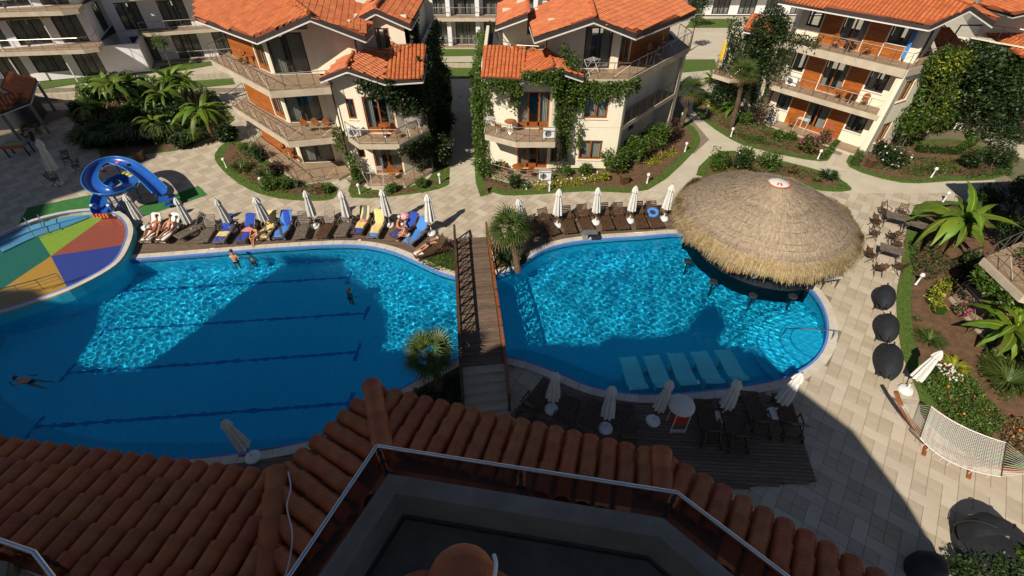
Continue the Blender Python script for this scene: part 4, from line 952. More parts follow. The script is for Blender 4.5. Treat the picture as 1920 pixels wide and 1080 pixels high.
for s in (-1, 1):
    e = add('fish_cheek', MB().lathe([(.02, -.28), (.12, -.2), (.18, 0), (.15, .18), (.02, .28)], (p.x+s*.45, p.y+.35, p.z+.12), 12), 'slide_blue', sl, smooth=True)
    add('fish_eye', MB().lathe([(.01, -.07), (.09, -.05), (.1, 0), (.09, .05), (.01, .07)], (p.x+s*.5, p.y+.2, p.z+.36), 10), 'white_paint', e, smooth=True)
mb = MB(); [mb.box(p.x-.4+.2*k, p.y-.18, p.z-.12, .10, .10, .24, m=0) for k in range(5)]; add('fish_lip', mb, 'orange_paint', sl)
for (a, b, z_), m_ in (((221, 304, 2.0), 'pink_paint'), ((240, 326, 1.4), 'yellow_paint'), ((246, 329, 1.35), 'yellow_paint'), ((233, 324, 1.45), 'kid_green'), ((196, 321, 1.7), 'orange_paint')):
    x, y = G(a, b, z_); add('fish_sticker', MB().lathe([(.01, -.04), (.13, -.03), (.15, 0), (.13, .03), (.01, .05)], (x, y, z_), 12), m_, sl)
# slide end platform
x, y = G(306, 372, .6); add('start_step', MB().box(x+.1, y+.15, .5, .9, .7, .06, .5).box(x+.35, y-.1, .25, .7, .3, .05, .5), 'slide_blue', sl); [add('support', MB().tube([(x+a, y+b, 0), (x+a, y+b, .5)], .03, 6), 'dark_metal', sl) for a, b in ((-.2, .3), (.4, .3), (.4, -.1))]
# ------------------------------------------------ rope hammock on its curved wooden stand
zh = lambda x, y: (1640+x*.2036, 700+y*.2036)
hm = empty('rope_hammock', G3(1790, 860, 0), 'cream rope hammock with spreader bars on a curved wooden stand by the flower bed', 'hammock')
A, B = Vector(G3(*zh(515, 300), .95)), Vector(G3(*zh(415, 590), .95)); D, C_ = Vector(G3(*zh(1215, 640), .95)), Vector(G3(*zh(1165, 950), .95))
add('spreader_bar', MB().tube([A, B], .022, 8), 'trunk', hm); add('spreader_bar', MB().tube([D, C_], .022, 8), 'trunk', hm)
def hp(u, t): p = A.lerp(D, u).lerp(B.lerp(C_, u), t); p.z -= .42*4*u*(1-u)*(1-.25*(2*t-1)**2); return p+(A.lerp(D, u)-B.lerp(C_, u))*(-.14*(t-.5)*4*u*(1-u))*1
mb = MB()
NU, NT = 46, 26
for j in range(NT): mb.tube([hp(i/24, (j+.5+.28*((-1)**i))/NT) for i in range(25)], .011, 3, cap=False)
for i in range(NU): mb.tube([hp(i/NU, t/12) for t in range(13)], .008, 3, cap=False)
for t in (0, 1): mb.tube([hp(i/24, t) for i in range(25)], .022, 5)
tag(add('net', mb, 'rope', hm), kind='stuff')
E0 = Vector(G3(*zh(355, 425), 1.15)); E0 = A.lerp(B, .5)+(A.lerp(B, .5)-D.lerp(C_, .5)).normalized()*.95+Vector((0, 0, .25)); E1 = D.lerp(C_, .5)+(D.lerp(C_, .5)-A.lerp(B, .5)).normalized()*.95+Vector((0, 0, .25))
for P0, P1, E_ in ((A, B, E0), (D, C_, E1)):
    mb = MB(); [mb.tube([P0.lerp(P1, k/13), E_], .006, 3, cap=False) for k in range(14)]; add('clew_cords', mb, 'rope', hm)
dv = (E0-E1).normalized(); nv = Vector((dv.y, -dv.x, 0)).normalized(); mid = (E0+E1)/2
T0 = E0+dv*.35+Vector((0, 0, .3)); T1 = E1-dv*.35+Vector((0, 0, .3)); L_ = (T0-T1).length
arc_ = [T0.lerp(T1, t) for t in [k/20 for k in range(21)]]
for i, p in enumerate(arc_): t = i/20; p.z = .10+1.55*abs(2*t-1)**2.2
for p, q in zip(arc_, arc_[1:]): add('stand_arc', MB().beam(p, q+(q-p)*.06, .10, .13), 'hammock_wood', hm)
for t in (.36, .64):
    p = T0.lerp(T1, t); add('stand_foot', MB().beam((p.x-nv.x*.75, p.y-nv.y*.75, .05), (p.x+nv.x*.75, p.y+nv.y*.75, .05), .12, .08), 'hammock_wood', hm)
for P_, T_ in ((E0, T0), (E1, T1)): add('chain', MB().tube([P_, T_-Vector((0, 0, .15))], .01, 4), 'steel', hm)
mb = MB(); [mb.tube([hp(u, 1), hp(u, 1)+Vector((0, 0, -.22))], .012, 4) for u in (.1, .17, .27, .37, .47, .72, .9)]; add('fringe_cord', mb, 'rope', hm)
# ------------------------------------------------ black pod-shaped shades
def pod(q, z, w_, h_, lb, az):
    p = G3(*q, z); r = empty('pod_shade', (p[0], p[1], 0), lb, 'sun shade', 'black pod shades', rz=az)
    mb = MB(); vs = []; n_, k_ = 12, 16
    for i in range(n_+1):
        t = i/n_; y = (t-.5)*h_; rad = w_/2*max(.02, sin(pi*min(.98, .06+t*.9))**.62)*(1-.25*t+.12)
        for j in range(k_+1):
            a = pi*j/k_; f = 1+.02*cos(a*8); vs.append((rad*cos(a)*f, y*-1, z-.15+rad*1.0*sin(a)*f))
    fs = [(i*(k_+1)+j, i*(k_+1)+j+1, (i+1)*(k_+1)+j+1, (i+1)*(k_+1)+j) for i in range(n_) for j in range(k_)]
    mb.add(vs, fs); mb.add([(x*.97, y, z_-.03) for x, y, z_ in vs], [f[::-1] for f in fs]); add('canopy', mb, 'black_fabric', r, world=False, smooth=True)
    add('stem', MB().tube([(0, -h_/2-.12, z+.03), (0, h_/2+.12, z+.03)], .035, 8), 'dark_metal', r, world=False)
    for s in (-1, 1): add('leg', MB().tube([(s*.2, s*.2, 0), (0, 0, z+.05)], .03, 6), 'dark_metal', r, world=False)
    add('cushion', MB().box(0, 0, z*.55, w_*.55, h_*.6, .12), 'black_fabric', r, world=False)
pod((1663, 554), .9, 0.84, 1.75, 'black pod shaped sun shade farthest from the hammock, in a row of three', -.55)
pod((1668, 612), .9, 0.86, 1.85, 'black pod shaped sun shade in the middle of the row of three', -.55)
pod((1672, 676), .9, 0.92, 2.15, 'black pod shaped sun shade nearest the hammock', -.6)
# round dark daybed with hood at lower right
p = G3(1840, 1035, .0); r = empty('hooded_daybed', p, 'round dark hooded daybed at the bottom right corner, half in the bushes', 'daybed', rz=radians(-25))
add('base', MB().lathe([(.02, .02), (.85, .02), (.9, .3), (.82, .36), (.02, .36)], (0, 0, 0), 28), 'black_fabric', r, world=False, smooth='auto'); add('mattress', MB().lathe([(.02, .37), (.75, .37), (.78, .46), (.02, .5)], (0, 0, 0), 28), 'black_fabric', r, world=False, smooth='auto')
mb = MB(); vs = []
for i in range(9):
    a = radians(8+i*82/8); 
    for j in range(21): b = radians(-20+j*220/20); vs.append((.95*cos(b)*cos(a)**.6 if a < 1.56 else 0, .95*sin(b)*cos(a)**.6 if a < 1.56 else 0, .4+.95*sin(a)))
mb.add(vs, [(i*21+j, i*21+j+1, (i+1)*21+j+1, (i+1)*21+j) for i in range(8) for j in range(20)]); mb.add([(x*.97, y*.97, z-.03) for x, y, z in vs], [(i*21+j, (i+1)*21+j, (i+1)*21+j+1, i*21+j+1) for i in range(8) for j in range(20)]); add('hood', mb, 'black_fabric', r, world=False, smooth=True)
for b in (10, 60, 110, 160): add('hood_rib', MB().tube([(.97*cos(radians(b))*cos(radians(a))**.6, .97*sin(radians(b))*cos(radians(a))**.6, .4+.97*sin(radians(a))) for a in range(0, 88, 8)], .018, 5), 'black_fabric', r, world=False)
p = G3(1722, 1075, .0); r = empty('covered_chair', p, 'dark rounded covered seat at the bottom edge, left of the hooded daybed', 'seat'); add('cover', MB().lathe([(.42, 0), (.48, .3), (.46, .7), (.3, 1.0), (.02, 1.1)], (0, 0, 0), 20, fold=.03, nf=6), 'black_fabric', r, world=False, smooth=True); add('foot', MB().lathe([(.3, 0), (.3, .04)], (0, 0, 0), 12), 'dark_metal', r, world=False)
# ------------------------------------------------ white garden bollard lamps
def lamp():
    r = empty('bollard_lamp', (0, 0, 0), '', 'garden lamp', 'white bollard lamps in the flower beds')
    add('post', MB().lathe([(.07, 0), (.05, .04), (.042, .5), (.05, .52)], (0, 0, 0), 10), 'white_plastic', r, world=False, smooth='auto')
    add('globe', MB().lathe([(.05, .52), (.10, .56), (.115, .63), (.085, .71), (.02, .74)], (0, 0, 0), 12), 'white_plastic', r, world=False, smooth='auto'); return r
LP = lamp()
for q, lb in (((425, 314), 'white lamp in the left bed, across from the green turf strip'), ((493, 351), 'white lamp beside the rounded bush of the left bed'), ((675, 363), 'white lamp by the path left of the bay terrace of the left villa'), ((825, 343), 'white lamp in front of the dark hedge, left of the central path'),
  ((1030, 358), 'white lamp among the yellow plants under the second right hand parasol'), ((1213, 343), 'white lamp at the corner of the bed right of the wooden planter'), ((1284, 284), 'white lamp by the yellow shrubs near the diagonal path'), ((1276, 227), 'white lamp beside the tall leaning palm trunk'),
  ((1324, 213), 'white lamp at the far left of the bed before the right villa'), ((1370, 256), 'white lamp under the slim palm before the right villa'), ((1533, 298), 'white lamp beside the pink flowering bush'), ((1746, 332), 'white lamp in the bed by the big shadow at right'), ((1717, 533), 'white lamp in the brown bed right of the folding tables'), ((1768, 378), 'white lamp behind the big banana leaves')):
    o = place(LP, G3(*q, .06), 0, lb)
# planters
def planter(q, lb, s=.45):
    p = G3(*q, .06); r = empty('wooden_planter', p, lb, 'planter', rz=.3); add('box', MB().box(0, 0, .25, s, s, .5), 'teak', r, world=False); add('rim', MB().box(0, 0, .51, s+.08, s+.08, .04), 'teak', r, world=False); add('soil', MB().box(0, 0, .535, s-.04, s-.04, .01), 'soil', r, world=False)
planter((1170, 343), 'small brown wooden planter at the edge of the bed left of the corner lamp'); planter((1630, 312), 'small brown wooden box in the bed before the right villa'); planter((600, 361), 'tall brown bin at the tip of the left bed'); planter((264, 299), 'terracotta brown planter under the palms above the slide', .6)
# ------------------------------------------------ buildings
def wall(root, p0, p1, z0, z1, ops=(), m='plaster', th=.22, style='wood'):
    d = Vector((p1[0]-p0[0], p1[1]-p0[1])); L = d.length; d.normalize(); nrm = Vector((d.y, -d.x))   # nrm points outwards
    P = lambda s, o: (p0[0]+d.x*s+nrm.x*o, p0[1]+d.y*s+nrm.y*o)
    mb = MB()
    def blk(s0, s1, a, b):
        if s1-s0 > .01 and b-a > .01: mb.prism([P(s0, -th), P(s0, 0), P(s1, 0), P(s1, -th)], a, b)
    s = 0
    for o in sorted(ops):
        a, b, h0, h1 = o[:4]; blk(s, a, z0, z1); blk(a, b, z0, z0+h0); blk(a, b, z0+h1, z1); s = b
    blk(s, L, z0, z1); add('wall', mb, m, root)
    for o in ops:
        a, b, h0, h1 = o[:4]; kind = o[4] if len(o) > 4 else 'win'; opening(root, P, a, b, z0+h0, z0+h1, kind)
def opening(root, P, a, b, z0, z1, kind):
    door = kind in ('door', 'big', 'white'); fm = {'win': 'door_wood', 'door': 'door_wood', 'big': 'fascia_dark', 'white': 'fascia_dark', 'dark': 'fascia_dark'}[kind]
    w = empty('door' if door else 'window', (*P((a+b)/2, 0), z0)); w.parent = root; w.location = Vector((*P((a+b)/2, 0), z0))-wloc(root)
    t = .09; mb = MB(); o1, o2 = -.06, -.13
    def bar(s0, s1, c0, c1): mb.prism([P(s0, o2), P(s0, o1), P(s1, o1), P(s1, o2)], c0, c1)
    bar(a, a+t, z0, z1); bar(b-t, b, z0, z1); bar(a+t, b-t, z1-t, z1); bar(a+t, b-t, z0, z0+t)
    n = max(1, round((b-a)/(.75 if kind != 'big' else 1.1)))
    for k in range(1, n): s = a+(b-a)*k/n; bar(s-t*.6, s+t*.6, z0+t, z1-t)
    if door and kind == 'door': bar(a+t, b-t, z0+t, z0+.35)
    add('frame', mb, fm, w)
    mb = MB(); q = [P(a+.02, -.10), P(b-.02, -.10)]; mb.add([(*q[0], z0), (*q[1], z0), (*q[1], z1), (*q[0], z1)], [(0, 1, 2, 3)]); add('pane', mb, 'pane', w)
    r = random.Random(int(a*100+z0*37+P(a, 0)[0]*13)); spans = [(a+.08, a+.08+(b-a)*r.uniform(.18, .4)), (b-.08-(b-a)*r.uniform(.18, .45), b-.08)]
    if kind == 'win' or kind == 'white': spans = [(a+.05, (a+b)/2-.05*r.random()), ((a+b)/2+.1*r.random(), b-.05)]
    for s0, s1 in spans:
        mb = MB(); k = max(4, int((s1-s0)/.05)); vs = []
        for i in range(k+1):
            s = s0+(s1-s0)*i/k; o = -.32+.035*(-1)**i+.02*r.random(); vs += [(*P(s, o), z0+.04), (*P(s, o), z1-.1)]
        mb.add(vs, [(2*i, 2*i+2, 2*i+3, 2*i+1) for i in range(k)]); add('curtain', mb, 'curtain', w)
    if not door: add('sill', MB().prism([P(a-.06, 0.001), P(a-.06, .07), P(b+.06, .07), P(b+.06, 0.001)], z0-.06, z0-.015), 'white_paint' if kind == 'dark' else 'plaster', w)
def boards(root, p0, p1, z0, z1, w=.155):
    d = Vector((p1[0]-p0[0], p1[1]-p0[1])); L = d.length; d.normalize(); nr = Vector((d.y, -d.x)); z = z0; mb = MB(); k = 0
    while z < z1-.05:
        h = min(w-.012, z1-z); cuts = [0, L*(.35+.3*((k*7) % 5)/5), L]
        for a, b in zip(cuts, cuts[1:]):
            q = [(p0[0]+d.x*s+nr.x*o, p0[1]+d.y*s+nr.y*o) for s, o in ((a+.004, .003), (a+.004, .03), (b-.004, .03), (b-.004, .003))]; mb.prism(q, z, z+h)
        z += w; k += 1
    tag(add('cladding_board', mb, 'cladding', root), kind='stuff')
def railing(root, path, z, h=.95, step=1.0, diag=True, m='rail_metal', fill=True):
    r = empty('railing', (0, 0, 0)); r.parent = root; r.location = Vector((*path[0], z))-wloc(root)
    add('rail', MB().tube([(*p, z+h) for p in path], .024, 6), 'rail_metal' if m == 'rail_metal' else m, r)
    mb = MB(); dg = MB()
    for (a, b) in zip(path, path[1:]):
        L = hypot(b[0]-a[0], b[1]-a[1]); n = max(1, round(L/step)); A = [(a[0]+(b[0]-a[0])*k/n, a[1]+(b[1]-a[1])*k/n) for k in range(n+1)]
        for p in A[:-1] if b != path[-1] else A: add('baluster', MB().tube([(*p, z-.12), (*p, z+h)], .02, 5), m, r)
        if fill:
            for hh in (.12,): dg.tube([(*a, z+hh), (*b, z+hh)], .011, 4)
            for k in range(0, n, 1):
                if diag and k % 2 == 0: dg.tube([(*A[k], z+.12), (*A[k+1], z+h-.12)], .010, 4)
                elif diag: dg.tube([(*A[k], z+h-.12), (*A[k+1], z+.12)], .010, 4)
    if dg.f: tag(add('infill_rod', dg, m, r), kind='stuff')
def balcony(root, outer, inner, z, th=.36, rail=True, **kw):
    poly = list(outer)+list(inner); poly = poly if area(poly) > 0 else poly[::-1]; mb = MB(); mb.prism(poly, z-th, z-.004, 0); add('balcony_slab', mb, 'slab_edge', root)
    mb = MB(); mb.prism(offset(poly, -.06), z-.003, z+.012); add('balcony_floor', mb, 'balcony_tile', root)
    if rail: railing(root, strip_in(outer, .07), z, **kw)
def strip_in(path, w): return strip(path, -w)
def newell(P):
    n = Vector((0, 0, 0)); P = [Vector(p) for p in P]
    for a, b in zip(P, P[1:]+P[:1]): n += Vector(((a.y-b.y)*(a.z+b.z), (a.z-b.z)*(a.x+b.x), (a.x-b.x)*(a.y+b.y)))
    n.normalize(); return n if n.z > 0 else -n
def roof(root, P, pitch=.25, expo=.36, m='roof_tile', th=.14, tiles=True):
    n = newell(P); c = sum((Vector(p) for p in P), Vector((0, 0, 0)))/len(P)
    zf_ = lambda x, y: c.z-(n.x*(x-c.x)+n.y*(y-c.y))/n.z
    P = [(p[0], p[1], zf_(p[0], p[1])) for p in P]; P2 = [p[:2] for p in P]
    mb = MB(); mb.slab(P if area(P) > 0 else P[::-1], th); add('roof_deck', mb, ['roof_under'], root)
    if not tiles: return P
    v = Vector((-n.x*n.z, -n.y*n.z, n.x*n.x+n.y*n.y)); v = v.normalized(); u = v.cross(n).normalized()
    R = hypot(max(p[0] for p in P)-min(p[0] for p in P), max(p[1] for p in P)-min(p[1] for p in P)); mb = MB(); lo = min(P, key=lambda p: p[2]); base = Vector(lo)
    NN = 5; rj = random.Random(5)
    for i in range(-int(R/pitch), int(R/pitch)+1):
        for j in range(-1, int(R/expo)+1):
            q = base+u*(i*pitch)+v*(j*expo+.02); m_ = q+v*expo*.5
            if not inpoly(m_.x, m_.y, P2): continue
            dz = rj.uniform(-.006, .006); sx = rj.uniform(-.008, .008); vs = []
            for yy, lift, rad in ((0, .04+dz, .10), (expo+.04, .016+dz, .09)):
                for k in range(NN):
                    a = pi*k/(NN-1); vs.append(q+u*(sx+rad*cos(a))+v*yy+n*(lift+rad*.45*sin(a)))
            vs += [q+u*(sx+.10)+n*.0, q+u*(sx-.10)+n*.0]
            fs = [(k, k+1, NN+k+1, NN+k) for k in range(NN-1)]+[(2*NN, 0, 1, 2, 3, 4, 2*NN+1)[::-1]]
            mb.add(vs, [f[::-1] for f in fs])
    tag(add('roof_tile', mb, m, root, smooth=False), kind='stuff')
    return P
def fascia(root, path, drop=.26, white=True, out=.03):
    mb = MB(); mw = MB()
    for a, b in zip(path, path[1:]):
        a, b = Vector(a), Vector(b); mb.beam(a+Vector((0, 0, -.10)), b+Vector((0, 0, -.10)), .05, drop, up=(0, 0, 1))
        if white: mw.beam(a+Vector((0, 0, -.10-drop/2-.04)), b+Vector((0, 0, -.10-drop/2-.04)), .09, .075)
    add('fascia', mb, 'fascia_dark', root)
    if white: add('gutter', mw, 'white_paint', root)
def ridge(root, a, b, r=.12, m='roof_tile'):
    a, b = Vector(a), Vector(b); n = max(1, int((b-a).length/.38)); mb = MB()
    for k in range(n):
        p, q = a.lerp(b, k/n), a.lerp(b, (k+1.1)/n); mb.tube([p+Vector((0, 0, .05)), q+Vector((0, 0, .03))], [r*1.08, r*.9], 8)
    tag(add('ridge_cap', mb, m, root), kind='stuff')
def pipe(root, pts, r=.05, m='fascia_dark'): add('downpipe', MB().tube(pts, r, 6), m, root)
def floors(root, poly, zs, m='plaster'):
    poly = poly if area(poly) > 0 else poly[::-1]; mb = MB(); q = offset(poly, -.24)
    for z in zs: mb.prism(q, z-.12, z)
    add('floor_slab', mb, 'interior', root)
def chimney(root, x, y, z, h=1.2): add('chimney', MB().box(x, y, z+h/2, .55, .55, h).box(x, y, z+h+.05, .7, .7, .1), 'white_paint', root)
Fz = (.14, 3.1, 6.2)
# ---- villa left of the central path
v1 = empty('villa', (-12, 32, 0), 'cream villa with orange boards and stacked angled balconies, left of the central path', 'villa')
A, B, C_, D, E_, F_, G_, H_ = (-18.9, 35.0), (-14.9, 31.35), (-12.1, 31.6), (-10.85, 30.), (-9.35, 29.8), (-7.3, 29.8), (-6.0, 31.), (-5.9, 41)
for i, z in enumerate(Fz):
    top = Fz[i+1]-.36 if i < 2 else 8.75
    wall(v1, A, B, z, top, [(3.75, 5.2, .02, 2.35, 'door')]); boards(v1, A, (A[0]+(B[0]-A[0])*.67, A[1]+(B[1]-A[1])*.67), z+.02, z+2.5)
    wall(v1, B, C_, z, top, [(.15, 2.35, .02, 2.4, 'big')])
    if i < 2:
        wall(v1, C_, D, z, top); wall(v1, D, E_, z, Fz[i+1] if i == 0 else 6.7, [(.55, 1.1, .9, 2.2)] if i else [(.6, 1.1, 1.2, 2.2)])
        wall(v1, E_, F_, z, Fz[i+1] if i == 0 else 6.7, [(.12, 1.95, .02, 2.35, 'door')]); wall(v1, F_, G_, z, Fz[i+1] if i == 0 else 6.7, [(.5, 1.2, .9, 2.2)]); wall(v1, G_, H_, z, Fz[i+1] if i == 0 else 6.9, [(3, 4, .9, 2.2)])
    else:
        wall(v1, C_, (-9.4, 31.2), z, 9.3, (), 'plaster'); wall(v1, (-9.4, 31.2), (-9.4, 33.2), z, 9.2); wall(v1, (-9.4, 33.2), (-6.5, 33.2), z, 9.1, [(.8, 1.7, .02, 2.2, 'door')]); wall(v1, (-6.5, 33.2), (-6.5, 41), z, 8.8)
    wall(v1, (-17.2, 41), A, z, top)
    wall(v1, H_, (-17.2, 41), z, top)
floors(v1, [A, B, C_, D, E_, F_, G_, H_, (-17.2, 41)], (.13, 3.05, 6.15))
for k, (o1, o2, o3) in enumerate((((-19.6, 34.2), (-14.15, 28.4), (-11.7, 29.1)), ((-19.8, 34), (-14.0, 28.5), (-10.95, 29.2)), ((-20.0, 34), (-14.1, 28.55), (-10.75, 29.2)))):
    outer = [(-19.6, 35.9), o1, o2, o3]; inner = [(-11.0, 30.1), (-12.1, 31.5), (-14.9, 31.25), (-18.9, 34.9)]
    balcony(v1, outer, inner, Fz[k]+.02, .55 if k == 0 else .38, step=.95)
bo = [(-10.55, 29.4), (-9.5, 28.2), (-7.0, 28.2), (-5.4, 30.4), (-5.85, 31.1)]
for k, z in ((0, .16), (1, 3.1)): balcony(v1, bo, [(-6.0, 31.0), (-7.3, 29.75), (-9.35, 29.75), (-10.6, 29.95)], z, .6 if k == 0 else .32, step=.9)
R1 = [(-20.1, 34.3, 8.8), (-14.4, 29.6, 8.8), (-11.1, 29.7, 9.98), (-12.8, 31.9, 10.2), (-16, 37.5, 10.7), (-22, 38.5, 9.2)]
roof(v1, R1); roof(v1, [(-11.1, 29.7, 9.98), (-8.35, 30.0, 8.8), (-8.9, 36.3, 8.8), (-16, 37.5, 10.7), (-12.8, 31.9, 10.2)])
roof(v1, [(-6.2, 32.7, 8.75), (-6.2, 40, 8.75), (-8.2, 40, 9.6), (-8.2, 32.7, 9.6)]); roof(v1, [(-8.2, 32.7, 9.6), (-8.2, 40, 9.6), (-9.9, 40, 8.85), (-9.9, 32.7, 8.85)])
ridge(v1, (-11.1, 29.7, 10.05), (-12.8, 31.9, 10.32)); ridge(v1, (-12.8, 31.9, 10.32), (-16, 37.5, 10.8)); ridge(v1, (-8.2, 32.7, 9.68), (-8.2, 40, 9.68))
fascia(v1, [(-20.1, 34.3, 8.78), (-14.4, 29.6, 8.78), (-11.1, 29.67, 9.93), (-8.35, 29.97, 8.75), (-8.3, 31.5, 8.72)]); fascia(v1, [(-9.9, 32.68, 8.8), (-8.2, 32.68, 9.55), (-6.2, 32.68, 8.7), (-6.17, 36, 8.7)])
low = [[(-7.45, 29.2, 6.68), (-5.3, 29.6, 6.68), (-5.4, 32.9, 7.55), (-7.6, 32.9, 7.55)], [(-9.5, 29.1, 7.42), (-7.45, 29.2, 6.62), (-7.6, 32.9, 7.3), (-9.5, 31.1, 7.6)], [(-11.3, 29.35, 6.7), (-9.5, 29.1, 7.42), (-9.5, 31.1, 7.6), (-10.5, 31.1, 7.2)]]
for q in low: roof(v1, q, pitch=.24)
ridge(v1, (-9.5, 29.1, 7.5), (-9.5, 31.1, 7.62), .09); fascia(v1, [(-11.3, 29.33, 6.7), (-9.5, 29.07, 7.38), (-7.45, 29.17, 6.62), (-5.3, 29.57, 6.62), (-5.3, 32, 7.2)], .2)
railing(v1, [(-8.9, 31.7), (-7.5, 31.5), (-6.4, 32.4), (-6.3, 33.1)], 6.95, h=.75, step=.7); pipe(v1, [(-8.5, 30.1, 8.6), (-9.25, 30.95, 8.3), (-9.25, 30.95, 7.5)]); pipe(v1, [(-10.95, 29.6, 6.6), (-10.95, 29.85, 6.2), (-10.95, 29.85, .1)]); chimney(v1, -9.3, 36, 9.4, 1.0)
# ---- villa right of the central path
v2 = empty('villa', (5, 32, 0), 'cream villa under an orange roof with climbing vines, between central path and diagonal path', 'villa')
a, b, c, d, e, f, g, h = (-1.95, 32.2), (-1.35, 31.0), (.25, 30.6), (2.55, 30.6), (3.2, 30.75), (7.1, 30.6), (12.45, 36.8), (12.3, 41)
sdir = Vector((g[0]-f[0], g[1]-f[1])).normalized(); sn = Vector((-sdir.y, sdir.x))     # inwards
f_in = (f[0]+sdir.x*.35, f[1]+sdir.y*.35); g_in = (g[0]-sdir.x*.5, g[1]-sdir.y*.5); fi2 = (f_in[0]+sn.x*1.3, f_in[1]+sn.y*1.3); gi2 = (g_in[0]+sn.x*1.3, g_in[1]+sn.y*1.3)
for i, z in enumerate(Fz[:2]):
    top = Fz[i+1]; t6 = top if i == 0 else 6.55
    wall(v2, (-1.95, 41), a, z, t6); wall(v2, a, b, z, t6); wall(v2, b, c, z, t6); wall(v2, c, d, z, t6, [(.12, 2.15, .02, 2.35, 'door')]); wall(v2, d, e, z, t6, [(.08, .56, .5, 1.5)] if i == 0 else ())
    wall(v2, e, f, z, top-.02, [(1.35, 2.9, .65, 2.05) if i == 0 else (1.45, 2.95, .6, 2.15)])
    wall(v2, f, f_in, z, top-.02); wall(v2, f_in, fi2, z, top-.02); wall(v2, fi2, gi2, z, top-.02, [(.3, 1.6, .02, 2.35, 'door'), (3.4, 4.2, 1.0, 2.1)]); wall(v2, gi2, g_in, z, top-.02); wall(v2, g_in, g, z, top-.02); wall(v2, g, h, z, top-.02)
    if i == 1: balcony(v2, [f_in, g_in], [gi2, fi2], 3.1, .3, step=1.)
floors(v2, [(-1.95, 41), a, b, c, d, e, f, fi2, gi2, g, h], (.13, 3.05, 6.1))
balcony(v2, [(3.9, 31.1), (4.3, 30.55), (7.15, 30.5), (12.6, 36.9), (12.3, 39)], [(11.3, 38.2), (6.7, 32.4), (4.4, 32.4)], 6.22, .42, step=1.05)
z = 6.22
wall(v2, (2.2, 36), (2.2, 31.9), z, 8.9); wall(v2, (2.2, 31.9), (4.45, 32.4), z, 9.2); wall(v2, (4.45, 32.4), (6.7, 32.4), z, 9.0, [(.05, 1.75, .02, 2.45, 'big')]); wall(v2, (6.7, 32.4), (11.3, 38.2), z, 8.9, [(.1, 1.5, .02, 2.35, 'door'), (3.8, 4.7, 1.3, 2.2, 'dark')]); q = Vector((4.6, 5.8)).normalized(); boards(v2, (6.7+q.x*1.6, 32.4+q.y*1.6), (11.3, 38.2), z+.02, z+1.25); boards(v2, (6.7+q.x*1.6, 32.4+q.y*1.6), (6.7+q.x*3.7, 32.4+q.y*3.7), z+1.26, z+2.5)
wall(v2, (-.6, 35.2), (2.2, 35.2), z, 9.0, [(1.6, 2.3, 1.3, 2.2, 'dark')]); wall(v2, (11.3, 38.2), (11.3, 41), z, 8.9)
q = [(-.8, 32.6), (2.15, 32.3), (2.15, 35.1), (-.8, 35.1)]; add('balcony_floor', MB().prism(q, 6.2, 6.75), 'paver_path', v2); railing(v2, [(-.9, 35), (-.6, 33.0), (.3, 32.2), (2.0, 31.9)], 6.9, h=.8, step=.8)
roof(v2, [(1.3, 30.05, 8.75), (4.6, 30.3, 9.75), (4.9, 37.5, 9.9), (.95, 35.6, 8.75)]); roof(v2, [(7.2, 30.7, 8.75), (12.1, 35.9, 8.75), (10.2, 39, 9.9), (4.9, 37.5, 10.2), (4.6, 30.3, 9.75)])
roof(v2, [(-1.0, 33.0, 8.6), (.95, 32.8, 9.35), (.95, 38.5, 9.35), (-1.0, 38.5, 8.6)]); ridge(v2, (4.6, 30.3, 9.8), (4.9, 37.5, 10.15)); ridge(v2, (.98, 32.8, 9.42), (.98, 38.5, 9.42))
fascia(v2, [(.97, 35.3, 8.7), (1.3, 30.02, 8.7), (4.6, 30.27, 9.68), (7.2, 30.67, 8.7), (12.1, 35.87, 8.7)]); fascia(v2, [(-1.02, 36, 8.58), (-1.02, 32.97, 8.58), (.95, 32.77, 9.28)])
for q in ([(-1.8, 30.2, 6.5), (.6, 29.95, 6.5), (.9, 32.8, 7.5), (-1.85, 32.9, 7.5)], [(.6, 29.95, 6.5), (2.4, 29.85, 7.24), (2.2, 31.8, 7.45), (.9, 32.8, 7.35)], [(2.4, 29.85, 7.24), (4.3, 30.2, 6.5), (3.6, 31.4, 7.0), (2.2, 31.8, 7.45)]): roof(v2, q, pitch=.24)
ridge(v2, (2.4, 29.85, 7.3), (2.2, 31.8, 7.5), .09); fascia(v2, [(-1.8, 32.5, 7.3), (-1.8, 30.17, 6.45), (.6, 29.92, 6.45), (2.4, 29.82, 7.18), (4.3, 30.17, 6.45)], .2); chimney(v2, .6, 36.0, 9.2, .9); pipe(v2, [(1.45, 30.2, 8.55), (2.1, 31.7, 8.4), (2.1, 31.75, 7.4)]); pipe(v2, [(-1.45, 34.9, 8.4), (-.75, 35.0, 7.0)])
bo = [(-1.6, 31.4), (-1.75, 29.6), (.25, 28.5), (2.7, 28.5)]
for k, zz in ((0, .16), (1, 3.1)): balcony(v2, bo, [(2.75, 30.5), (.25, 30.5), (-1.35, 30.9)], zz, .5 if k == 0 else .34, step=.95)
railing(v2, [(2.65, 28.55), (2.72, 30.4)], 3.1, step=.9)
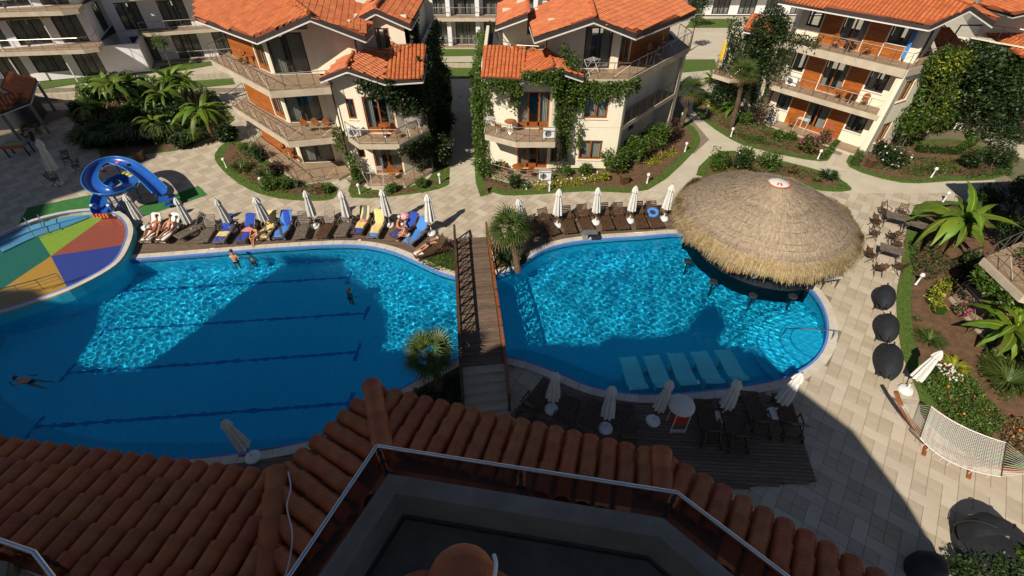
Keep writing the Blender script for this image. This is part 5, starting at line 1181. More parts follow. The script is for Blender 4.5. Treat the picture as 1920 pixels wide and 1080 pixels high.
# ---- villa at right
v3 = empty('villa', (24, 36, 0), 'cream villa at right with three storeys of boarded balconies and dense climbers at both ends', 'villa')
P0, P1 = Vector((19.7, 38.6)), Vector((25.15, 32.4)); fd = (P1-P0).normalized(); fi = Vector((-fd.y, fd.x)); Q0, Q1 = P0+fi*1.5+fd*.3, P1+fi*1.5; L = (Q1-Q0).length
rw, rw2 = (28.3, 34.15), (30.6, 38.6)
for i, z in enumerate(Fz):
    top = Fz[i+1]-.02 if i < 2 else 8.8
    wall(v3, Q0, Q1, z, top, [(.5, 1.5, .9, 2.3, 'dark'), (2.9, 4.5, .02, 2.35, 'door'), (5.9, 7.1, .9, 2.3, 'dark')])
    pt = lambda s: (Q0.x+fd.x*s, Q0.y+fd.y*s)
    boards(v3, pt(1.6), pt(2.85), z+.02, z+2.6); boards(v3, pt(4.55), pt(5.8), z+.02, z+2.6)
    if i == 2: boards(v3, pt(5.85), pt(7.1), z+.02, z+.88)
    if i < 2:
        wall(v3, Q1, P1, z, top); wall(v3, P1, rw, z, top, [(1.1, 2.3, .75, 2.15)]); wall(v3, rw, rw2, z, top)
        wall(v3, P0+fi*.0-fd*.2, P0+fd*.1, z, top); wall(v3, P0-fd*.2+fi*3, P0-fd*.2, z, top)
    else:
        wall(v3, Q1, (28.6, 35.6), z, 9.2, [(.4, 1.7, .02, 2.3, 'big')]); wall(v3, (28.6, 35.6), (30, 38), z, 8.8)
    wall(v3, (18.2+fi.x*5, 38.6+fi.y*5), Q0, z, top)
floors(v3, [Q0, P1+fi*1.3, P1, rw, rw2, (26, 43), (22, 42)], (.13, 3.05, 6.1))
balcony(v3, [P0+fi*1.4, P0, (20.75, 37.3), P1-fd*.02], [P1+fi*1.45, Q0], 3.1, .34, step=1.)
balcony(v3, [P0+fi*1.4, P0+(-.05, .0) if False else (19.6, 38.5), (20.6, 37.35), (25.15, 32.2), (28.6, 34.0), (29.3, 35.6)], [(28.6, 35.6), tuple(Q1), tuple(Q0)], 6.22, .5, step=1.)
balcony(v3, [P0+fi*1.4, P0, P1-fd*.1], [P1+fi*1.45, Q0], .16, .4, rail=False)
roof(v3, [(18.8, 38.9, 8.8), (25.3, 32.3, 8.8), (27.4, 32.7, 9.75), (23.0, 40.6, 10.6), (20, 41, 9.6)]); roof(v3, [(27.4, 32.7, 9.75), (29.6, 33.0, 8.8), (32.3, 39, 8.8), (23, 40.6, 10.6)]); ridge(v3, (27.4, 32.7, 9.82), (23, 40.6, 10.7))
fascia(v3, [(18.8, 38.9, 8.75), (25.3, 32.27, 8.75), (27.4, 32.67, 9.7), (29.6, 32.97, 8.75), (32.3, 39, 8.75)])
roof(v3, [(17.6, 40.4, 6.5), (19.0, 39.2, 6.5), (19.8, 40.3, 7.3), (18.3, 41.6, 7.3)], pitch=.24); roof(v3, [(28.7, 34.6, 6.5), (31.2, 35.8, 6.5), (30.6, 37.4, 7.4), (28.9, 36.7, 7.4)], pitch=.24); fascia(v3, [(17.6, 40.4, 6.45), (19.0, 39.2, 6.45), (19.8, 40.3, 7.2)], .14)
pipe(v3, [(29.3, 33.4, 8.5), (29.0, 34.6, 8.2), (29.0, 34.8, 6.6)])
railing(v3, [G(1655, 252), G(1685, 283)], .05, h=.9, step=.35, diag=False); railing(v3, [G(1640, 242), G(1608, 262)], .05, h=.9, step=.35, diag=False)
# bay balcony on the far left of the right villa
balcony(v3, [(17.0, 42.2), (16.2, 40.6), (17.2, 39.4), (18.8, 39.6)], [(19.5, 41), (18.5, 42.6)], 3.1, .3, step=.8)
wall(v3, (17.6, 42.6), (19.4, 40.4), 0, 6.4, [(.6, 1.8, 3.2, 5.4, 'door')]); wall(v3, (19.4, 40.4), (20.4, 41), 0, 6.4)
# ---- villa in the top right corner, mostly hidden by trees
v4 = empty('villa', (36, 38, 0), 'roofs and vine covered walls of the villa in the top right corner', 'villa')
roof(v4, [(*G(1835, 5, 8.6), 8.6), (*G(1905, 25, 8.6), 8.6), (*G(2050, -10, 9.4), 9.4), (*G(1890, -60, 9.4), 9.4)]); roof(v4, [(*G(1834, 62, 6.3), 6.3), (*G(1925, 97, 6.3), 6.3), (*G(2020, 60, 7.1), 7.1), (*G(1868, 40, 7.1), 7.1)])
wall(v4, (33.2, 39.5), (36.4, 36.2), 0, 6.2, [(.8, 2., .9, 2.2), (.8, 2., 4, 5.4)]); wall(v4, (36.4, 36.2), (46, 41), 0, 6.2); q = [(34.6, 39.5), (37, 38), (46, 41), (38, 46)]; add('wall', MB().prism(q, 6.2, 8.5), 'plaster', v4); fascia(v4, [(*G(1835, 5, 8.55), 8.55), (*G(1905, 25, 8.55), 8.55), (*G(2050, -10, 9.3), 9.3)])
wall(v4, (33.6, 38.6), (36.1, 35.9), 6.3, 6.35); railing(v4, [(34.2, 38.8), (36.9, 36.6), (39.5, 37.6)], 6.3, h=.9)
# ---- building at the right edge
v5 = empty('villa', (26, 16, 0), 'cream building cut by the right edge, its flower balcony hanging over the planting', 'building')
wall(v5, (26.9, 20.6), (24.4, 17.6), 0, 6.6, [(1.2, 2.6, 3.9, 5.2)]); wall(v5, (24.4, 17.6), (24.4, 8), 0, 6.6, [(1, 2.6, 3.2, 5.4, 'door'), (1, 2.6, .2, 2.4, 'door')]); wall(v5, (40, 22), (26.9, 20.6), 0, 6.6)
balcony(v5, [(23.9, 18.3), (21.3, 17.1), (21.2, 14.6), (24.3, 12.8)], [(24.38, 17.5)], 3.1, .34, step=.9); balcony(v5, [(23.9, 18.6), (21.9, 17.6), (21.7, 14.8), (24.3, 12.8)], [(24.38, 17.5)], .2, .3, step=.9)
q = [(24.1, 22.2), (23.6, 8), (40, 8), (40, 23.4)]; P = [(x, y, 7.2) for x, y in q]; mb = MB(); mb.slab(P if area(P) > 0 else P[::-1], .2); add('shadow_eaves', mb, 'fascia_dark', v5); roof(v5, [(24.1, 22.2, 7.25), (23.6, 8, 7.25), (30, 10, 9.5), (30, 20, 9.5)])  # overhang added out of view, placed to cast the shadow at right
floors(v5, [(26.9, 20.6), (24.4, 17.6), (24.4, 8), (40, 8), (40, 22)], (.1, 3.05))
# ---- pavilion at the left edge
pv = empty('pavilion', (-37, 36, 0), 'small pavilion with red tiled hipped roof at the left edge of the photo', 'pavilion')
K = [G(-70, 228, 2.8), G(0, 208, 2.8), G(53, 188, 2.8), G(67, 147, 2.8), G(12, 135, 4.), G(0, 163, 4.), G(-70, 165, 4.)]
roof(pv, [(*K[0], 2.8), (*K[1], 2.8), (*K[2], 2.8), (*K[5], 4.), (*K[6], 4.)], pitch=.24); roof(pv, [(*K[2], 2.8), (*K[3], 2.8), (*K[4], 4.), (*K[5], 4.)], pitch=.24); fascia(pv, [(*K[0], 2.75), (*K[1], 2.75), (*K[2], 2.75), (*K[3], 2.75)], .14)
for q in (K[1], K[2], K[3]): add('post', MB().tube([(q[0]-.5, q[1]+.4, 0), (q[0]-.5, q[1]+.4, 2.7)], .11, 8), 'concrete', pv)
add('black_fill', MB().prism([(-46, 36), (-38, 37.5), (-39.5, 40.5), (-46, 41)], 0, 2.7), 'black_fabric', pv)  # solid black block filling the space under the roof
# ---- white apartment block, top left
ap = empty('apartment_building', (-38, 49, 0), 'white apartment building with long balconies in the top left corner', 'apartment building')
a0, a1, a2, a3 = (-52, 45.3), (-45, 47.45), (-38.8, 49.3), (-35.9, 50.15)
for i, z in enumerate((.1, 3.1, 6.2, 9.3)):
    tp = z+3.05 if i else 3.05
    wall(ap, a0, a1, z, tp, [(1.5, 3.8, .1, 2.5, 'white'), (4.8, 6.9, .1, 2.5, 'white')], 'plaster_white'); wall(ap, a1, a2, z, tp, [(.3, 2.9, .1 if i else .7, 2.5, 'white'), (3.7, 5.8, .05, 2.5, 'white')], 'plaster_white')
    if i == 0: wall(ap, a2, a3, z, tp-.4, (), 'plaster_white'); wall(ap, a3, (-38.4, 56), z, tp-.4, (), 'plaster_white')
    wall(ap, a2, (-42, 58), z, tp, [(2.5, 4.6, .1, 2.4, 'white')] if i else (), 'plaster_white')
    b0, b1_ = (-39.2, 52.6), (-27.5, 55.6)
    wall(ap, b0, b1_, z, tp, [(.9, 2.9, .05, 2.4, 'white'), (4.6, 7.0, .05, 2.4, 'white'), (8.4, 10.8, .05, 2.4, 'white')], 'plaster_white')
    if i: 
        balcony(ap, [(-52, 43.5), (-46, 45.8), (-38.6, 46.7), (-37.6, 47.3), (-38.3, 49.1)], [a1, a0], z+.02, .34, step=1.1, diag=False)
        balcony(ap, [(-37.2, 52.8), (-36.0, 51.6), (-27.8, 53.9)], [(-27.5, 55.5)], z+.02, .3, step=1.2, diag=False)
    else: balcony(ap, [(-35.6, 52.3), (-28.2, 54.0)], [(-27.5, 55.5), (-36, 53.3)], z+.05, .2, step=1.2, diag=False)
floors(ap, [a0, a1, a2, (-39.2, 52.6), b1_, (-30, 64), (-52, 62)], (.1, 3.05, 6.1, 9.2))
mb = MB(); [mb.box(-44.6+.45*k, 46.9+.13*k, 5.55-.03*(k % 2), .45, 1.2, .04, .27) for k in range(9)]; add('awning', mb, 'towel_yellow', ap)
for q in ((-45.3, 46.2), (-41.2, 47.2)): pipe(ap, [(*q, 0), (*q, 9)], .06, 'white_paint')
# ---- long apartment block at the back
bp_ = empty('apartment_building', (-6, 58, 0), 'white apartment building behind the lawn at the top centre', 'apartment building')
for i, z in enumerate((.15, 3.1, 6.2, 9.3)):
    ops = [(1.2+k*3.1, 3.5+k*3.1, .02, 2.4, 'white') for k in range(9)]; wall(bp_, (-26, 58.6), (4, 58.6), z, z+2.95, ops, 'plaster_white')
    for x in [-26+.6+3.1*k for k in range(10)]: add('pier', MB().box(x, 58.2, z+1.45, .45, .6, 2.9), 'plaster_white', bp_)
    balcony(bp_, [(-26, 57.3), (4, 57.3)], [(4, 58.55), (-26, 58.55)], z+.02, .34 if i else .2, step=1.55, diag=False)
floors(bp_, [(-26, 58.6), (4, 58.6), (4, 68), (-26, 68)], (.1, 3.05, 6.1, 9.2, 12.2)); wall(bp_, (4, 58.6), (4, 68), 0, 12.3, (), 'plaster_white')
bq = empty('apartment_building', (25, 71, 0), 'white apartment building far behind the gap right of the middle villa', 'apartment building')
for i, z in enumerate((.15, 3.1, 6.2)):
    wall(bq, (8, 71), (46, 71), z, z+2.95, [(1+k*3.4, 3.2+k*3.4, .1, 2.4, 'white') for k in range(11)], 'plaster_white'); 
    if i: balcony(bq, [(8, 69.6), (46, 69.6)], [(46, 70.9), (8, 70.9)], z, .3, step=1.6, diag=False)
floors(bq, [(8, 71), (46, 71), (46, 80), (8, 80)], (.1, 3.05, 6.1, 9.1))
# low garden walls, walkways behind the villas
for (p, q, h, lb) in (((-34.5, 47.2), (-22, 49.5), .55, 'low stone garden wall behind the palms at top left'), ((-11, 51.5), (6, 51.5), .4, 'low stone wall between the two lawns at top centre'), ((-44.5, 42.6), (-33.8, 44.2), .55, 'pale low wall below the white apartment building')):
    mb = MB(); L = hypot(q[0]-p[0], q[1]-p[1]); n_ = int(L/.55); r = empty('garden_wall', (*p, 0), lb, 'wall')
    for k in range(n_):
        t = (k+.5)/n_; add('stone', MB().box(p[0]+(q[0]-p[0])*t, p[1]+(q[1]-p[1])*t, h/2, L/n_-.02, .35+random.uniform(-.03, .03), h+random.uniform(-.04, .04), atan2(q[1]-p[1], q[0]-p[0])), 'paver_light', r)
mb = MB(); mb.prism([(-46, 41.3), (-33, 43.6), (-12, 47.5), (-12, 45.8), (-33, 41.9), (-46, 39.6)][::-1], -.02, .012); tag(add('footpath', mb, 'paver_path'), kind='structure')
mb = MB(); mb.prism([(-12, 47.5), (30, 47.5), (30, 44.0), (-12, 44.0)][::-1], -.02, .012); tag(add('footpath', mb, 'paver_path'), kind='structure')
P = px([(1215, 356), (1300, 290), (1330, 262), (1290, 215), (1275, 190), (1300, 170), (1330, 205), (1365, 258), (1440, 285), (1550, 312), (1600, 330), (1700, 345), (1865, 338), (1870, 352), (1760, 362), (1600, 362), (1590, 350), (1550, 326), (1440, 300), (1352, 286), (1305, 330), (1270, 362)]); P = P if area(P) > 0 else P[::-1]
mb = MB(); mb.prism(P, -.02, .022); tag(add('footpath', mb, 'paver_path'), kind='structure')
P = px([(1560, 312), (1600, 322), (1650, 270), (1640, 262), (1600, 262)]); P = P if area(P) > 0 else P[::-1]; mb = MB(); mb.prism(P, -.02, .026); tag(add('flagstone_path', mb, 'paver_light'), kind='structure')
P = px([(1800, 240), (1925, 300), (1990, 330), (1960, 290), (1830, 235)]); P = P if area(P) > 0 else P[::-1]; mb = MB(); mb.prism(P, -.02, .03); tag(add('footpath', mb, 'paver_path'), kind='structure')
# ------------------------------------------------ things on the balconies
def rchair(mt='door_wood'):
    r = empty('cane_chair', (0, 0, 0), '', 'chair', 'round backed balcony chairs')
    add('seat', MB().lathe([(.22, .42), (.24, .45), (.22, .48)], (0, 0, 0), 14), mt, r, world=False, smooth='auto')
    vs = [(.22*cos(radians(a)), .2+.04*sin(radians(a)), .72+.24*sin(radians(a))) for a in range(0, 360, 24)]; mb = MB(); mb.add(vs, [tuple(range(15))]); mb.add([(x, y+.02, z) for x, y, z in vs], [tuple(range(15))[::-1]]); mb.tube(vs+[vs[0]], .018, 5); add('backrest', mb, mt, r, world=False)
    for a, b_ in ((-1, -1), (1, -1), (1, 1), (-1, 1)): add('leg', MB().tube([(a*.16, b_*.16, .43), (a*.2, b_*.2, 0)], .014, 5), 'steel', r, world=False)
    return r
def rtable():
    r = empty('round_table', (0, 0, 0), '', 'table', 'small balcony tables'); add('table_top', MB().lathe([(.38, .70), (.4, .72), (.38, .735)], (0, 0, 0), 20), 'door_wood', r, world=False, smooth='auto'); add('leg', MB().tube([(0, 0, .02), (0, 0, .7)], .03, 6), 'steel', r, world=False); add('foot', MB().lathe([(.24, 0), (.22, .03), (.03, .05)], (0, 0, 0), 12), 'steel', r, world=False); return r
def acbox():
    r = empty('air_conditioner', (0, 0, 0), '', 'air conditioner', 'white air conditioning boxes'); add('case', MB().box(0, 0, .35, .8, .32, .6), 'white_plastic', r, world=False); add('fan_grille', MB().tube([(-.1, -.165, .35), (-.1, -.18, .35)], .2, 16), 'towel_grey', r, world=False)
    for s in (-1, 1): add('foot', MB().box(s*.3, 0, .025, .06, .3, .05), 'dark_metal', r, world=False)
    return r
def rack():
    r = empty('drying_rack', (0, 0, 0), '', 'drying rack', 'folding clothes racks'); mb = MB(); [mb.tube([(-.4, -.25+k*.1, .9), (.4, -.25+k*.1, .9)], .01, 4) for k in range(6)]; add('rods', mb, 'white_plastic', r, world=False)
    for s in (-1, 1): add('leg', MB().tube([(s*.4, -.35, 0), (s*.4, .3, .9)], .013, 4), 'white_plastic', r, world=False); add('leg', MB().tube([(s*.4, .35, 0), (s*.4, -.3, .9)], .013, 4), 'white_plastic', r, world=False)
    return r
RC, RT, AC, DR = rchair(), rtable(), acbox(), rack()
cz = .015
for x, y, z, a, lb in ((-13.2, 29.9, 3.12, 180, 'left one of three round backed chairs on the middle balcony of the left villa'), (-12.5, 30.0, 3.12, 180, 'middle one of three round backed chairs on the left villa'), (-11.8, 30.0, 3.12, 180, 'right one of three round backed chairs on the left villa'),
  (-17.3, 33.4, 6.22, 130, 'chair with flowers behind it on the top balcony of the left villa'), (-16.4, 32.6, .18, 120, 'left chair on the ground terrace of the left villa'), (-15.2, 31.2, .18, 140, 'right chair on the ground terrace of the left villa'),
  (-7.3, 29.0, 3.12, 60, 'chair at the right of the bay balcony of the left villa'), (-8.0, 29.0, .18, 20, 'chair on the ground terrace under the left bay'), (-.9, 29.8, 3.12, 100, 'chair at the left of the middle villa bay balcony'), (1.9, 29.3, 3.12, 180, 'red chair at the right of the middle villa bay balcony'), (-.4, 29.6, .18, 120, 'left chair on the middle villa ground terrace'), (1.2, 29.3, .18, 200, 'right chair on the middle villa ground terrace'),
  (22.6, 36.5, 6.24, 120, 'left chair on the top balcony of the right villa'), (23.9, 35.0, 6.24, 160, 'right chair on the top balcony of the right villa'), (23.6, 35.3, 3.12, 140, 'dark chair in the middle of the right villa first floor balcony'), (24.8, 34.1, 3.12, 150, 'chair near the end of the right villa first floor balcony'), (9.2, 34.2, 6.24, 40, 'chair on the top balcony of the middle villa'), (10.6, 36.2, 6.24, 60, 'chair at the far end of the middle villa top balcony'),
  (22.0, 36.9, .18, 130, 'chair on the right villa ground terrace near the pink flowers')):
    place(RC, (x, y, z+cz), radians(a), lb)
for x, y, z, lb in ((-16.6, 32.8, 6.22, 'small table on the top balcony of the left villa'), (-15.8, 31.9, .18, 'small table on the ground terrace of the left villa'), (-8.0, 29.4, 3.12, 'small table on the bay balcony of the left villa'), (-.1, 29.9, 3.12, 'small table on the bay balcony of the middle villa'), (.4, 29.5, .18, 'small table on the middle villa ground terrace'), (23.2, 35.9, 6.24, 'small table on the top balcony of the right villa'), (24.2, 34.8, 3.12, 'small table on the first floor balcony of the right villa'), (9.9, 35.2, 6.24, 'small table on the top balcony of the middle villa')):
    place(RT, (x, y, z+cz), 0, lb)
for x, y, z, a, lb in ((-10.0, 29.3, 3.12, 20, 'white box unit at the left end of the left villa bay balcony'), (2.35, 29.1, 3.12, 5, 'white box unit at the right end of the middle villa bay balcony'), (2.2, 29.0, .18, 0, 'white box unit on the middle villa ground terrace'), (21.4, 38.0, 3.12, -48, 'white box unit on the first floor balcony of the right villa'), (20.8, 37.9, .18, -48, 'white box unit on the right villa ground terrace')):
    place(AC, (x, y, z+cz), radians(a), lb)
for x, y, z, a, lb in ((-6.3, 29.8, 3.12, 30, 'white rack at the right corner of the left villa bay balcony'), (-1.3, 29.9, 3.12, -20, 'white rack at the left corner of the middle villa bay balcony'), (-9.0, 28.9, .18, 10, 'white rack on the ground terrace under the left bay'), (4.9, 31.3, 6.24, 40, 'white rack on the top balcony of the middle villa beside the vine'), (22.6, 36.6, .18, -48, 'white rack on the right villa ground terrace')):
    place(DR, (x, y, z+cz), radians(a), lb)
mb = MB(); rr = random.Random(3)
for k in range(9): mb.box(25.6+.02*k, 33.55-.0*k+.06*k, 7.4, .05, .08, 1.9, .7)
tag(add('striped_towel', mb, 'towel_light', base=(25.6, 33.6, 6.4)), 'blue striped cloth hanging by the door of the right villa top balcony', 'cloth')
mb = MB(); mb.lathe([(.03, 2.4), (.12, 2.1), (.17, 1.3), (.15, .9), (.05, .8)], (16.8, 41.2, 3.1), 10, fold=.2, nf=5); mb.tube([(16.8, 41.2, 3.12), (16.8, 41.2, 5.5)], .025, 6); tag(add('yellow_parasol', mb, 'yellow_paint', base=(16.8, 41.2, 3.1)), 'closed yellow and orange parasol on the small balcony left of the right villa', 'parasol')
# ------------------------------------------------ vegetation
def blades(name, c, r, h, n, m, parent=None, w=.035, droop=.5, kind=None, seg=4, spread=1.):
    """arching ribbons radiating from c (world)"""
    off = wloc(parent) if parent else Vector(c); mb = MB()
    for _ in range(n):
        a = random.uniform(0, 2*pi); rr = r*random.uniform(.55, 1.1); hh = h*random.uniform(.6, 1.1); d = Vector((cos(a), sin(a), 0)); s = Vector((-sin(a), cos(a), 0)); b = Vector(c)+d*random.uniform(0, .12)*r; vs = []
        for i in range(seg+1):
            t = i/seg; p = b+d*rr*t*spread+Vector((0, 0, hh*(1.7*t-droop*1.6*t*t))); ww = w*(1-t)**.6*(.5+t*1.2 if t < .4 else 1); vs += [p-s*ww, p+s*ww]
        mb.add(vs, [(2*i, 2*i+1, 2*i+3, 2*i+2) for i in range(seg)])
    o = add(name, mb, m, parent, base=c); 
    if kind: o['kind'] = kind
    return o
def shrub(q, r, h, m, lb, n=500, size=.13, cat='shrub', fl=None, nf=40, z=.05, world_=False, trunk_h=0):
    p = Vector((q[0], q[1], z)) if world_ else Vector(G3(*q, z)); root = empty('tree' if cat == 'tree' else 'shrub', p, lb, cat)
    for k in range(4 if not trunk_h else 1):
        a = random.uniform(0, 6.3); l = r*.5 if not trunk_h else .1
        add('stem' if not trunk_h else 'trunk', MB().tube([p, p+Vector((cos(a)*l*.5, sin(a)*l*.5, (h*.35 if not trunk_h else trunk_h*.6))), p+Vector((cos(a)*l, sin(a)*l, h*.7 if not trunk_h else trunk_h+h*.4))], [.035*(1+trunk_h), .025*(1+trunk_h), .012], 6), 'trunk', root)
    P = []; nb = 9
    for k in range(nb):   # an uneven crown of several clumps
        a = 2*pi*k/nb+random.uniform(-.3, .3); rr = r*random.uniform(.25, .72); zz = trunk_h+h*random.uniform(.3, .78); s_ = r*random.uniform(.3, .5)
        P.append(sph(int(n*.75/nb), (p.x+cos(a)*rr, p.y+sin(a)*rr, p.z+zz), (s_, s_, s_*.8*h/r if h < r*1.6 else s_), .3))
    P.append(sph(int(n*.4), (p.x, p.y, p.z+trunk_h+h*.5), (r*.8, r*.8, h*.48), .45)); P = np.concatenate(P); P = P[P[:, 2] > .05]
    leaves('foliage', P, size, m, root)
    if fl: k = sph(nf, (p.x, p.y, p.z+trunk_h+h*.58), (r*.9, r*.9, h*.48), .9); leaves('blossom', k[k[:, 2] > p.z+h*.3], .10, fl, root, aspect=1.1)
    return root
def vine(lb, patches, m='leaf_vine', size=.13, stems=(), name='climbing_vine', extra=()):
    """patches: (p0, p1, z0, z1, n, depth): leaves over an upright strip, ragged at its lower edge"""
    base = (patches[0][0][0], patches[0][0][1], max(0, patches[0][2])) if patches else extra[0][0]; root = empty(name, base, lb, 'climbing plant'); P = []
    for p0, p1, z0, z1, n, dp in patches:
        s = rng.random(n*2); u = rng.random(n*2); x = p0[0]+(p1[0]-p0[0])*s; y = p0[1]+(p1[1]-p0[1])*s; L = hypot(p1[0]-p0[0], p1[1]-p0[1]) or 1
        edge = .25+.25*np.sin(s*L*2.3+z1)+.2*np.sin(s*L*6.1+z0*2)+.1*np.sin(s*L*13.); keep = (u > np.clip(edge, 0, .8)*.75) | (rng.random(n*2) < .12)
        z = z0+(z1-z0)*u; nx_, ny_ = (p1[1]-p0[1])/L, -(p1[0]-p0[0])/L; o = .05+dp*rng.random(n*2)*(.5+.5*np.sin(s*L*3+z*2.1))
        P.append(np.stack([x+nx_*o, y+ny_*o, z], 1)[keep])
    for c, r, n in extra: P.append(sph(n, c, r, .35))
    leaves('foliage', np.concatenate(P), size, m, root, up=.15)
    for st_ in stems: add('stem', MB().tube(st_, [.06]+[.035]*(len(st_)-1), 6), 'trunk', root)
    return root
def leaf_blade(L, W, arch, m, n=9, nick=True):
    mb = MB(); vs = []
    for i in range(n+1):
        t = i/n; y = L*(t-.18*arch*t*t); z = L*(.55*t-.75*arch*t*t); w = W*(sin(pi*min(1, t*1.02+.06))**.55)*(.9 if i % 2 else 1.06) if t < 1 else .02
        vs += [(-w, y-(.05*i % .07), z-w*.35+.02*(i % 2)), (0, y, z), (w, y, z-w*.35+.02*((i+1) % 2))]
    mb.add(vs, [f for i in range(n) for f in ((3*i, 3*i+1, 3*i+4, 3*i+3), (3*i+1, 3*i+2, 3*i+5, 3*i+4))])
    rib = [(x_, vs[3*i+1][1], vs[3*i+1][2]+.012) for i in range(n) for x_ in (-.022*(1-i/n)-.006, .022*(1-i/n)+.006)]; mb.add(rib, [(2*i, 2*i+1, 2*i+3, 2*i+2) for i in range(n-1)], 1); o = add('leaf', mb, [m, 'leaf_lime'], world=False, smooth=True); me = o.data; bpy.data.objects.remove(o); return me
LEAFS = [leaf_blade(1.9, .20, a, 'leaf_banana') for a in (.8, 1.1, 1.35)]; LEAFD = [leaf_blade(1.8, .19, a, 'leaf') for a in (.9, 1.2)]
def banana(q, s, lb, n=11, dark=False, h=1.1, cat='banana plant', world_=False, az0=0):
    p = Vector((*q, .05)) if world_ else Vector(G3(*q, .05)); r = empty('banana_plant', p, lb, cat); r.scale = (s, s, s)
    for k, (dx, dy) in enumerate(((0, 0), (.25, .15))): add('pseudostem', MB().tube([(dx, dy, 0), (dx*1.1, dy*1.1, h*.6), (dx*.8, dy, h)], [.13, .10, .07], 8), 'leaf_dry', r, world=False, smooth='auto')
    n = int(n*1.9)
    for k in range(n):
        me = random.choice(LEAFD if dark and k % 2 else LEAFS); a = az0+2.39996*k+random.uniform(-.2, .2); el = random.uniform(-.25, .45) if k < n-4 else random.uniform(.6, .9)
        o = link('leaf', me, r); o.location = (.05*cos(a), .05*sin(a), h*random.uniform(.85, 1.05)); o.rotation_euler = (el, random.uniform(-.25, .25), a); f = random.uniform(.6, 1.15); o.scale = (f*random.uniform(.8, 1.1), f, f)
    return r
def frond_mesh(m, n=15, R=.62, pet=.55, w=.028):
    mb = MB(); mb.tube([(0, 0, 0), (0, pet*.6, .1), (0, pet, .08)], .012, 4)
    for k in range(n):
        a = radians(-105+210*k/(n-1)); l = R*(1-.25*abs(a)/1.9); d = Vector((sin(a), cos(a), 0)); s = Vector((cos(a), -sin(a), 0)); b = Vector((0, pet, .08)); vs = []
        for i in range(4): t = i/3; p = b+d*l*t+Vector((0, 0, .06*t-.22*t**3)); ww = w*(.5+t) if t < .6 else w*1.3*(1.05-t); vs += [p-s*ww, p+s*ww]
        mb.add(vs, [(2*i, 2*i+1, 2*i+3, 2*i+2) for i in range(3)])
    o = add('frond', mb, m, world=False); me = o.data; bpy.data.objects.remove(o); return me
FR = frond_mesh('leaf_palm'); FRD = frond_mesh('leaf_dry')
def fanpalm(q, top, s, lb, n=34, world_=False, z=.05):
    """q ground pixel, top (px,py,height) of the crown"""
    p = Vector(G3(*q, z)); t = Vector(G3(*top)); r = empty('fan_palm', p, lb, 'palm'); mid = p.lerp(t, .5)+Vector((.06, 0, 0))
    rad = .10*s+.04; pts = [p.lerp(mid, k/5) for k in range(5)]+[mid.lerp(t, k/5) for k in range(6)]; add('trunk', MB().tube(pts, [rad*(1.2 if i % 2 else .95) for i in range(len(pts))], 9), 'trunk', r)
    off = t-p
    for k in range(n):
        o = link('frond', FRD if k > n-6 else FR, r); a = k*2.39996; el = 1.4-1.95*(k/n)**.62; o.location = off+Vector((0, 0, .05)); o.rotation_euler = (el, random.uniform(-.3, .3), a); f = s*random.uniform(.85, 1.15); o.scale = (f, f, f)
    return r
# climbers on the villas
vine('ivy hanging from the low roof and covering the right side of the left villa', [((-5.75, 33.5), (-5.85, 41), 0, 7.2, 5200, .5), ((-7.6, 29.5), (-5.7, 30.8), 4.2, 6.7, 3400, .6), ((-8.9, 29.5), (-7.4, 29.5), 5.5, 6.7, 800, .4), ((-5.8, 30.9), (-5.8, 34), 1.0, 7.3, 3600, .5), ((-9.2, 29.3), (-7.2, 29.25), 5.6, 6.75, 420, .2), ((-6.9, 29.9), (-5.7, 31.0), 0.2, 3.0, 700, .35),
   ((-6.45, 33.2), (-6.45, 36), 6.5, 8.8, 1100, .2), ((-7.2, 28.1), (-5.4, 30.3), 2.2, 2.9, 420, .2)], 'leaf_dark', .15, stems=[[(-5.6, 31.2, 0), (-5.6, 31.4, 3), (-5.6, 32, 6.5)]], extra=[((-5.5, 31.5, 6.6), (.5, 1.4, .6), 700), ((-5.6, 30.8, 1.6), (.5, .8, 1.3), 600)])
vine('thin creeper at the foot of the downpipe of the left villa', [((-10.9, 29.5), (-10.3, 29.3), 0, 2.0, 500, .4), ((-11.3, 29.1), (-10.7, 29.1), 2.2, 3.9, 260, .2)], 'leaf', .12, extra=[((-10.4, 29.2, .9), (.45, .4, .9), 350)])
vine('climber framing the bay and window of the villa right of the central path', [((-1.8, 30.0), (.6, 29.8), 5.5, 6.5, 900, .35), ((.6, 29.8), (2.4, 29.7), 6.1, 7.0, 800, .4), ((2.4, 29.7), (3.0, 30.1), 5.2, 7.1, 900, .4), ((2.75, 30.55), (3.9, 30.5), .1, 6.7, 3400, .55), ((3.8, 30.55), (4.6, 30.5), 3.2, 6.4, 800, .3), ((3.2, 30.45), (7.2, 30.4), 4.9, 6.2, 1500, .3), ((7.1, 30.5), (8.0, 31.4), 5.0, 6.2, 260, .2),
   ((-1.9, 31.8), (-1.3, 30.7), 2.6, 6.4, 900, .4), ((-.1, 30.4), (.5, 30.4), 4.2, 6.2, 330, .25), ((4.3, 30.5), (4.6, 30.5), 1.6, 3.4, 120, .2)], 'leaf_vine', .14, stems=[[(3.3, 30.2, 0), (3.2, 30.2, 1.6), (3.4, 30.3, 4), (3.2, 30.3, 6.2)], [(3.0, 30.2, 0), (3.5, 30.2, 2.5)]], extra=[((3.6, 30.5, 7.0), (.55, .5, .9), 700), ((3.1, 30.4, 7.9), (.3, .3, .5), 160), ((3.2, 30.2, 5.3), (.6, .4, 1.1), 500)])
vine('green wall of climber on the path side of the villa right of the central path', [((-2.15, 41), (-2.15, 32), 0, 6.3, 5200, .5)], 'leaf', .15, extra=[((-2.2, 31.5, 1.8), (.5, .9, 1.8), 1300), ((-2.3, 32, 4.5), (.5, 1, 1.6), 900)])
